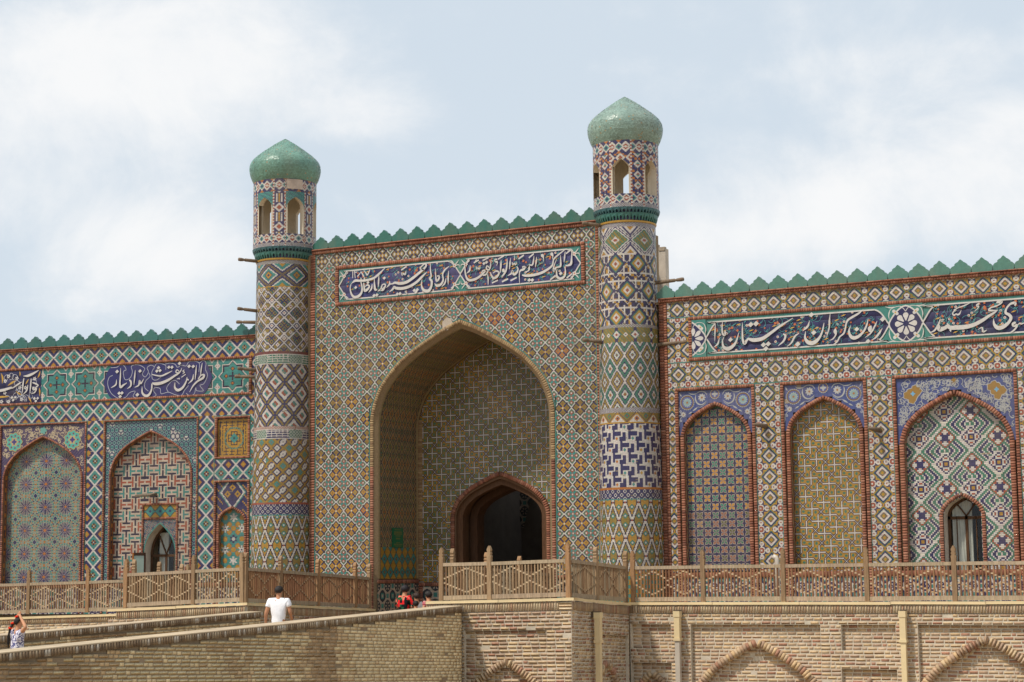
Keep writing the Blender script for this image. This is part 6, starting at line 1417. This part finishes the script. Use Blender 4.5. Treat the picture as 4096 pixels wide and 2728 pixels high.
# ------------------------------------------------------------------ wooden fences
WT = [lin(*c) for c in ((166, 138, 106), (150, 122, 92), (178, 152, 120), (140, 110, 82), (156, 140, 116))]; WT2 = [lin(*c) for c in ((150, 112, 80), (140, 100, 72), (160, 122, 88), (130, 92, 66))]
def shared(name, b, mat):
    me = mesh_from(name, b.v, b.f, b.c); bm = bmesh.new(); bm.from_mesh(me); bmesh.ops.recalc_face_normals(bm, faces=bm.faces); bm.to_mesh(me); bm.free(); me.materials.append(MAT[mat]); return me
def mk_slat(c):
    b = MB(); b.box(-.016, .016, -.018, .018, 0, 1, c); return shared('slat', b, 'wood')
SLAT = [mk_slat(c) for c in WT]; SLAT2 = [mk_slat(c) for c in WT2]
FIN = [(.05, 0), (.05, .92), (.056, .93), (.058, .95), (.04, .975), (.036, .99), (.05, 1.005), (.05, 1.02), (.034, 1.04), (.036, 1.055), (.048, 1.075), (.046, 1.10), (.03, 1.135), (.016, 1.16), (.0, 1.18)]
def mk_post(c):
    b = MB(); pr = FIN + [(-x, y) for x, y in FIN[-2::-1]]
    b.prism([(x, -.045, y) for x, y in pr], (0, .09, 0), c); return shared('post', b, 'wood')
POST = [mk_post(c) for c in (WT[0], WT[1], lin(166, 128, 92))]
def fence(label, p0, p1, z0, z1, posts, red=False, hr=.83, sp=.077, skipposts=()):
    p0 = np.array(p0); p1 = np.array(p1); L = np.linalg.norm(p1 - p0); t = (p1 - p0) / L; ang = math.atan2(t[1], t[0]); zs = lambda s: z0 + (z1 - z0) * s / L
    T = thing('wooden_fence', label, 'fence', (*p0, z0), 'weathered wooden fences along the terrace edges'); sl_ = SLAT2 if red else SLAT
    at = lambda s, z, o=0: (p0[0] + t[0] * s - t[1] * o, p0[1] + t[1] * s + t[0] * o, zs(s) + z)
    for s in posts:
        if s in skipposts: continue
        o = bpy.data.objects.new('post', random.choice(POST)); COL.objects.link(o); o.parent = T; o.location = at(s, 0); o.rotation_euler = (random.uniform(-.012, .012), random.uniform(-.012, .012), ang + (math.pi / 2 if False else 0))
    for a, c in zip(posts[:-1], posts[1:]):
        a2, c2 = a + .05, c - .05
        for (zz0, zz1, o0, o1, nm) in ((hr - .075, hr, -.03, .03, 'top_rail'), (.02, .115, -.025, .025, 'bottom_rail')):
            b = MB(); e = random.uniform(-.008, .008); f = random.uniform(-.008, .008)
            b.hexa([at(a2, zz0 + e, o0), at(c2, zz0 + f, o0), at(c2, zz1 + f, o0), at(a2, zz1 + e, o0), at(a2, zz0 + e, o1), at(c2, zz0 + f, o1), at(c2, zz1 + f, o1), at(a2, zz1 + e, o1)], jit(lin(176, 156, 130), .08)); b.build(nm, 'wood', T)
        n = max(2, int(round((c2 - a2) / sp))); q = (c2 - a2) / n; bs_ = MB()
        tone = random.uniform(.9, 1.1)
        for i in range(1, n):
            s = a2 + i * q; o = bpy.data.objects.new('slat', random.choice(sl_)); COL.objects.link(o); o.parent = T; o.location = at(s, .112); o.rotation_euler = (0, random.uniform(-.006, .006), ang); o.scale = (1, 1, hr - .075 - .11)
        half = n / (2 if n > 16 else 1) / 2
        for i in range(n):
            s = a2 + (i + .5) * q; w = abs((i % max(1, round(2 * half))) - half) / half
            for sg in (-1, 1):
                zz = hr * .53 + sg * (.05 + (1 - w) * hr * .26)
                P0, P1 = at(s - q / 2 + .014, zz), at(s + q / 2 - .014, zz)
                bs_.hexa([at(s - q / 2 + .014, zz - .017, -.016), at(s + q / 2 - .014, zz - .017, -.016), at(s + q / 2 - .014, zz + .017, -.016), at(s - q / 2 + .014, zz + .017, -.016), at(s - q / 2 + .014, zz - .017, .016), at(s + q / 2 - .014, zz - .017, .016), at(s + q / 2 - .014, zz + .017, .016), at(s - q / 2 + .014, zz + .017, .016)], jit(lin(196, 172, 140), .08))
        stuff(bs_.build('spacer_blocks', 'wood', T, recalc=False))
    adopt(T); return T
def lp(u): p = WL.P(u, 0, 2.55); return (p[0], p[1])
fence('low wooden fence in front of the left wing, far left behind the girl', lp(-15), lp(-1.4), 2.23, 2.50, [0, 1.1, 3.0, 4.9, 6.8, 8.69, 10.535, 11.69, 13.55])
fence('wooden fence on the front of the terrace block left of the ramp', (-29.37, 36.27), (-25.85, 36.27), 2.61, 2.72, [0, 2.04, 3.47])
fence('hidden side fence behind the left block front fence', (-29.37, 36.35), (-29.9, 39.2), 2.61, 2.5, [.3, 1.6, 2.85])
fence('close-slatted wooden fence running back from the ramp to the left jamb of the arch', (-25.84, 36.3), (-25.84, 41.9), 2.71, 2.47, [0, 1.45, 3.1, 4.85, 5.55], red=True)
fence('wooden fence with tall finial post on the front of the block right of the ramp', (-20.5, 36.27), (-17.36, 36.27), 2.745, 2.80, [0, 1.22, 3.14])
fence('inner wooden fence seen through the slats right of the ramp', (-20.45, 36.4), (-20.45, 41.8), 2.74, 2.5, [.3, 1.9, 3.6, 5.3])
fence('grey close-slatted wooden fence turning back from the right block to the right wing', (-17.36, 36.35), (-17.36, 39.33), 2.79, 2.65, [0, 1.35, 2.95], skipposts=(0,))
fence('long reddish wooden fence along the terrace of the right wing', (-17.2, 39.38), (-1, 39.38), 2.655, 2.655, [0, 1.72, 3.61, 5.51, 7.41, 9.3, 11.2, 13.1, 15.0, 16.15], red=True)

# ------------------------------------------------------------------ drainpipes
def pipe(label, x, y, ztop, axis, lower):
    T = thing('drainpipe', label, 'drainpipe', (x, y, 0), 'square drainpipes on the terrace walls'); b = MB(); w = .065
    b.box(-w, w, -w, w, ztop - .62, ztop, c_metal); b.box(-w - .012, w + .012, -w - .012, w + .012, ztop - .13, ztop - .0, jit(c_metal, .05)); b.box(-w - .016, w + .016, -w - .016, w + .016, ztop - .66, ztop - .60, jit(c_metal, .05)); o = b.build('head', 'paint', T)
    b = MB(); b.box(-w * .85, w * .85, -w * .85, w * .85, 0, ztop - .66, lower); b.build('pipe', 'paint', T)
    b = MB(); dx, dy = axis; b.box(min(0, dx * .2) - .05, max(0, dx * .2) + .05, min(0, dy * .2) - .05, max(0, dy * .2) + .05, ztop - .11, ztop + .02, lin(90, 76, 62)); b.build('spout', 'paint', T)
    return T
pipe('cream square drainpipe on the shaded side of the right terrace block', -17.12, 37.25, 2.47, (-1, 0), c_metal)
pipe('drainpipe with cream head and grey lower pipe near the terrace corner', -16.03, 39.15, 2.46, (0, 1), lin(188, 178, 164))
pipe('cream square drainpipe between the blind arches of the right terrace wall', -10.87, 39.15, 2.46, (0, 1), c_metal)
# small white vent pipe on the terrace, seen above the right fence
T = thing('vent_pipe', 'small white pipe elbow showing above the right fence rail', 'pipe', (-13.7, 41.3, 2.6)); b = MB()
u, z = Wall(0, 41.3, 1, 0).px(3108, 2235); x0 = u + 13.7; b.tube([(x0, 0, 0), (x0, 0, z - 2.62), (x0 - .02, 0, z - 2.57), (x0 - .09, 0, z - 2.54)], .055, lin(200, 190, 176), 10); b.build('elbow', 'paint', T, True)

# ------------------------------------------------------------------ people
def skin(name, joints, bones, parent, mat, colf, levels=2):
    names = list(joints); me = bpy.data.meshes.new(name); me.from_pydata([joints[n][:3] for n in names], [(names.index(a), names.index(c)) for a, c in bones], []); me.update()
    o = bpy.data.objects.new(name, me); COL.objects.link(o); m = o.modifiers.new('Skin', 'SKIN'); m.use_smooth_shade = True
    for i, n in enumerate(names):
        j = joints[n]; r = j[3]; ry = j[4] if len(j) > 4 else r
        sv = me.skin_vertices[0].data[i]; sv.radius = (r, ry); sv.use_root = (i == 0)
    s = o.modifiers.new('Sub', 'SUBSURF'); s.levels = levels; s.render_levels = levels
    dg = bpy.context.evaluated_depsgraph_get(); ev = o.evaluated_get(dg); nm = bpy.data.meshes.new_from_object(ev)
    bpy.data.objects.remove(o); bpy.data.meshes.remove(me)
    C = np.zeros(len(nm.polygons) * 3); nm.polygons.foreach_get('center', C); C = C.reshape(-1, 3)
    cols = np.array([colf(*c) for c in C]); ca = nm.attributes.new('Col', 'FLOAT_COLOR', 'FACE'); q = np.ones((len(cols), 4), np.float32); q[:, :3] = cols; ca.data.foreach_set('color', q.ravel())
    nm.materials.clear(); nm.materials.append(MAT[mat]); nm.polygons.foreach_set('use_smooth', [True] * len(nm.polygons)); nm.name = name
    r = bpy.data.objects.new(name, nm); COL.objects.link(r); r.parent = parent; return r
def hand(J, B, side, w, d, k):
    """palm and five fingers growing from wrist joint w along unit d"""
    d = Vector(d).normalized(); s = Vector((side, 0, 0)); acr = d.cross(Vector((0, 1, 0))); acr = acr.normalized() if acr.length > .1 else Vector((1, 0, 0))
    wj = Vector(J[w][:3]); pm = wj + d * .05 * k; J[w + 'p'] = (*pm, .026 * k, .018 * k); B.append((w, w + 'p'))
    for i, (o, l) in enumerate(((-.028, .06), (-.01, .075), (.01, .07), (.028, .055))):
        a = pm + acr * o * k + d * .035 * k; e = a + d * l * k * .6 + Vector((0, .012 * k, 0)); f = e + d * l * k * .4 + Vector((0, .016 * k, 0))
        for n_, p, r in (('a', a, .0095), ('e', e, .0085), ('f', f, .0075)): J[f'{w}{i}{n_}'] = (*p, r * k, r * k)
        B += [(w + 'p', f'{w}{i}a'), (f'{w}{i}a', f'{w}{i}e'), (f'{w}{i}e', f'{w}{i}f')]
    a = wj + d * .02 * k - acr * .03 * k * side; e = a + (d * .8 - acr * .6 * side).normalized() * .045 * k
    J[w + 'ta'] = (*a, .011 * k, .011 * k); J[w + 'te'] = (*e, .0085 * k, .0085 * k); B += [(w, w + 'ta'), (w + 'ta', w + 'te')]
def person(label, loc, face, H, arms, skinc, legc, walk=.1, fem=False, headturn=0.0, bend=0.0):
    """arms: [(elbow, wrist), (elbow, wrist)] for left (-x) and right (+x); local y is where the person looks"""
    T = thing('person', label, 'person', loc); T.rotation_euler = (0, 0, face); k = H / 1.72; sw = .175 if fem else .195
    J = {}; B = []
    def add(n, x, y, z, r, r2=None): J[n] = (x * k, y * k, z * k, r * k, (r2 or r) * k)
    add('pel', 0, 0, .93, .13, .10); add('sp', 0, .0, 1.12, .115, .09); add('ch', 0, .0 + bend * .5, 1.31, .135, .10); add('nk', 0, bend + .0, 1.47, .055, .052); add('hb', 0, bend + .02, 1.545, .062, .07); add('hd', .0, bend + .03, 1.63, .074, .088); add('ht', 0, bend + .02, 1.695, .045, .055)
    nx, ny = math.sin(headturn), math.cos(headturn)
    add('no', nx * .1, bend + .03 + ny * .1, 1.605, .012, .014)
    B += [('pel', 'sp'), ('sp', 'ch'), ('ch', 'nk'), ('nk', 'hb'), ('hb', 'hd'), ('hd', 'ht'), ('hd', 'no')]
    for s, nm, (el, wr) in ((-1, 'l', arms[0]), (1, 'r', arms[1])):
        add('s' + nm, s * sw, bend * .8, 1.405, .055); add('e' + nm, *el, .042); add('w' + nm, *wr, .028, .024)
        B += [('ch', 's' + nm), ('s' + nm, 'e' + nm), ('e' + nm, 'w' + nm)]
        d = Vector(wr) - Vector(el); hand(J, B, s, 'w' + nm, d, k)
        wk = walk * s
        add('h' + nm, s * .095, 0, .88, .088); add('k' + nm, s * .1, wk * .6 + .03, .5, .058); add('a' + nm, s * .1, wk - .02, .09, .042); add('t' + nm, s * .115, wk + .13, .035, .035)
        B += [('pel', 'h' + nm), ('h' + nm, 'k' + nm), ('k' + nm, 'a' + nm), ('a' + nm, 't' + nm)]
    shoe = lin(60, 50, 46)
    body = skin('body', J, B, T, 'skin', lambda x, y, z: shoe if z < .075 * k else (legc if (z < .92 * k and abs(x) < .24 * k) else skinc))
    # eyes, ears, mouth as small pieces of the face
    b = MB()
    def pt(a, up, out): a += headturn; return Vector((math.sin(a) * out * k, (bend + .03) * k + math.cos(a) * out * k, up * k))
    for s in (-1, 1):
        b.tube([pt(s * .42, 1.632, .078), pt(s * .42, 1.632, .089)], .011 * k, lin(30, 24, 20), 6); b.tube([pt(s * 1.5, 1.60, .068), pt(s * 1.55, 1.625, .088), pt(s * 1.5, 1.645, .07)], .014 * k, skinc, 6)
    b.tube([pt(-.28, 1.572, .074), pt(0, 1.57, .084), pt(.28, 1.572, .074)], .007 * k, lin(150, 80, 70), 5); b.build('face', 'skin', T, True)
    return T, J, B, k
def hair(T, k, col, headturn=0.0, bend=0.0, long=0.0, low=1.56, grow=1.0):
    bm = bmesh.new(); bmesh.ops.create_icosphere(bm, subdivisions=3, radius=1.0); cy0 = (bend + .02)
    for v in list(bm.verts):
        d = v.co.copy(); a = math.atan2(d.x, d.y) - headturn; front = math.cos(a)
        z = 1.635 + d.z * .098 * grow; x = d.x * .096 * grow; y = cy0 + .004 + d.y * .112 * grow
        lim = low + (.095 if front > .35 else (.03 if front > -.2 else 0.0))
        if z < lim:
            if long and front < .25: z = lim - (lim - z) / .1 * long; x *= .95
            else: z = lim + (z - lim) * .1; x *= .86; y = cy0 + (y - cy0) * .86
        nz_ = math.sin(d.x * 23 + d.z * 17) * .002 + math.sin(d.y * 31) * .002
        v.co = Vector(((x + nz_) * k, (y + nz_) * k, z * k))
    me = bpy.data.meshes.new('hair'); bm.to_mesh(me); bm.free(); ca = me.attributes.new('Col', 'FLOAT_COLOR', 'FACE'); n = len(me.polygons); ca.data.foreach_set('color', np.tile((*col, 1), n).astype(np.float32)); me.materials.append(MAT['hair'])
    o = bpy.data.objects.new('hair', me); COL.objects.link(o); o.parent = T; me.polygons.foreach_set('use_smooth', [True] * n); return o
def garment(name, T, J, k, colf, skirt=None, sleeve=.55, fat=1.36, arms=('l', 'r'), bend=0.0):
    G = {}; B = []
    def cp(n, src, f, f2=None): j = J[src]; G[n] = (j[0], j[1], j[2], j[3] * f, j[4] * (f2 or f))
    G['hem'] = (0, 0, .80 * k, .15 * k, .125 * k) if skirt is None else (0, 0, .86 * k, .16 * k, .14 * k)
    cp('sp', 'sp', fat * 1.06, fat * 1.1); cp('ch', 'ch', fat * 1.02, fat * 1.08); G['nk'] = (J['nk'][0], J['nk'][1], J['nk'][2] - .045 * k, .075 * k, .065 * k)
    B += [('hem', 'sp'), ('sp', 'ch'), ('ch', 'nk')]
    for a in arms:
        cp('s' + a, 's' + a, 1.4); s, e = Vector(J['s' + a][:3]), Vector(J['e' + a][:3]); q = s.lerp(e, sleeve); G['q' + a] = (*q, .072 * k, .072 * k); B += [('ch', 's' + a), ('s' + a, 'q' + a)]
    if skirt:
        G['mid'] = (0, 0, (.86 + skirt) / 2 * k, .2 * k, .18 * k); G['low'] = (0, 0, skirt * k, .25 * k, .22 * k); B += [('hem', 'mid'), ('mid', 'low')]
    o = skin(name, G, B, T, 'cloth', colf, 3 if skirt else 2)
    me = o.data                         # creases
    for v in me.vertices:
        c = v.co; v.co.x += .006 * k * math.sin(c.z * 34 + c.x * 21); v.co.y += .010 * k * math.sin(c.x * 38 + c.z * 17 + c.y * 9)
    return o
sk1 = lin(188, 134, 100); sk2 = lin(196, 140, 104); blk = lin(34, 27, 24)
# man walking up the ramp
hx = -22.9; r = pixray(1115, 2345); ym = r[1] * hx / r[0]; zm = EYE + r[2] * hx / r[0]; Hm = 1.70
T, J, B, k = person('man in a white T-shirt walking up the ramp, seen from behind', (hx, ym, zm - Hm), rad(20), Hm, [((-.27, -.05, 1.13), (-.29, .03, .88)), ((.27, -.02, 1.14), (.24, .2, 1.03))], sk1, lin(58, 60, 72), .16, headturn=.35)
garment('shirt', T, J, k, lambda x, y, z: lin(250, 249, 252)); hair(T, k, blk, .35, low=1.575)
# girl with hands on her head
hx = -22.6; r = pixray(72, 2470); yg = r[1] * hx / r[0]; zg = EYE + r[2] * hx / r[0]; Hg = 1.42
T, J, B, k = person('girl in a speckled blue and white dress with both hands on her head', (hx, yg, zg - Hg), rad(-25), Hg, [((-.36, .02, 1.50), (-.08, .02, 1.735)), ((.37, .02, 1.52), (.07, .02, 1.74))], sk2, sk2, .05, True, headturn=.7)
def speck(x, y, z):
    h = abs(math.sin(math.floor(x * 75) * 12.9 + math.floor(y * 75) * 78.2 + math.floor(z * 75) * 37.7) * 43758.5) % 1
    return lin(224, 220, 228) if h > .48 else lin(96, 96, 138)
garment('dress', T, J, k, speck, skirt=.45, sleeve=.4, fat=1.25); hair(T, k, blk, .7, low=1.57)
b = MB(); pts = [(-.05, -.08, 1.6), (-.1, -.12, 1.5), (-.13, -.14, 1.36), (-.15, -.14, 1.2), (-.16, -.13, 1.08)]; b.tube([tuple(np.array(p) * k) for p in pts], [.03 * k, .028 * k, .024 * k, .03 * k, .008 * k], blk, 8); b.build('braid', 'hair', T, True)
b = MB()
for p in ((-.06, -.09, 1.60), (-.1, -.125, 1.5), (-.02, -.02, 1.735)):
    c = Vector(p) * k; b.tube([c + Vector((0, 0, -.022)), c, c + Vector((0, 0, .022))], [.01, .045, .012], lin(226, 58, 36), 8)
b.build('hair_ties', 'cloth', T, True)
# family group under the arch
def rose(x, y, z):
    c = (math.floor(x * 15), math.floor(y * 15), math.floor(z * 17)); h = abs(math.sin(c[0] * 12.9 + c[1] * 78.2 + c[2] * 37.7) * 43758.5) % 1
    return lin(214, 36, 40) if h > .55 else (lin(226, 120, 100) if h > .47 else (lin(30, 84, 58) if h > .22 else lin(24, 26, 28)))
hx = -23.0; r = pixray(1618, 2342); yw = r[1] * hx / r[0]; zw = EYE + r[2] * hx / r[0]; Hw = zw - 1.503
T, J, B, k = person('woman in a red flowered dress and dark headscarf, her back turned, under the arch', (hx, yw, 1.503), rad(-8), Hw, [((-.3, .08, 1.15), (-.16, .26, 1.1)), ((.3, .08, 1.15), (.14, .27, 1.08))], sk1, rose(0, 0, 0), .03, True)
o = garment('dress', T, J, k, rose, skirt=.12, sleeve=.98, fat=1.5); hair(T, k, lin(40, 34, 38), 0, low=1.5, long=.12, grow=1.06)
bm = bmesh.new(); bm.from_mesh(o.data); bm.free()
kids = [('small child in a white shirt facing left beside the flowered dress', -22.9, (1668, 2372), rad(75), lin(226, 222, 220), lin(60, 42, 34), None), ('small dark-haired child whose head just shows over the ramp wall', -22.3, (1664, 2404), rad(60), lin(96, 84, 110), blk, None), ('girl in a dusty red patterned dress at the corner of the right terrace block', -21.9, (1716, 2366), rad(80), lin(170, 70, 78), blk, .4)]
for lab, hx, pp, fc, cl_, hc, skt in kids:
    r = pixray(*pp); yk = r[1] * hx / r[0]; zk = EYE + r[2] * hx / r[0]; Hk = zk - 1.503; yk = min(yk, 39.6)
    T, J, B, k = person(lab, (hx, yk, 1.503), fc, Hk, [((-.24, .02, 1.14), (-.2, .16, .98)), ((.24, .02, 1.14), (.18, .18, 1.0))], sk2, lin(70, 70, 90), .03, True)
    garment('shirt' if not skt else 'dress', T, J, k, (lambda c_: (lambda x, y, z: c_ if (math.floor(x * 50) + math.floor(z * 50)) % 3 or skt is None else lin(206, 150, 150)))(cl_), skirt=skt, sleeve=.5); hair(T, k, hc, 0, low=1.55, grow=1.08, long=.1 if skt else 0)
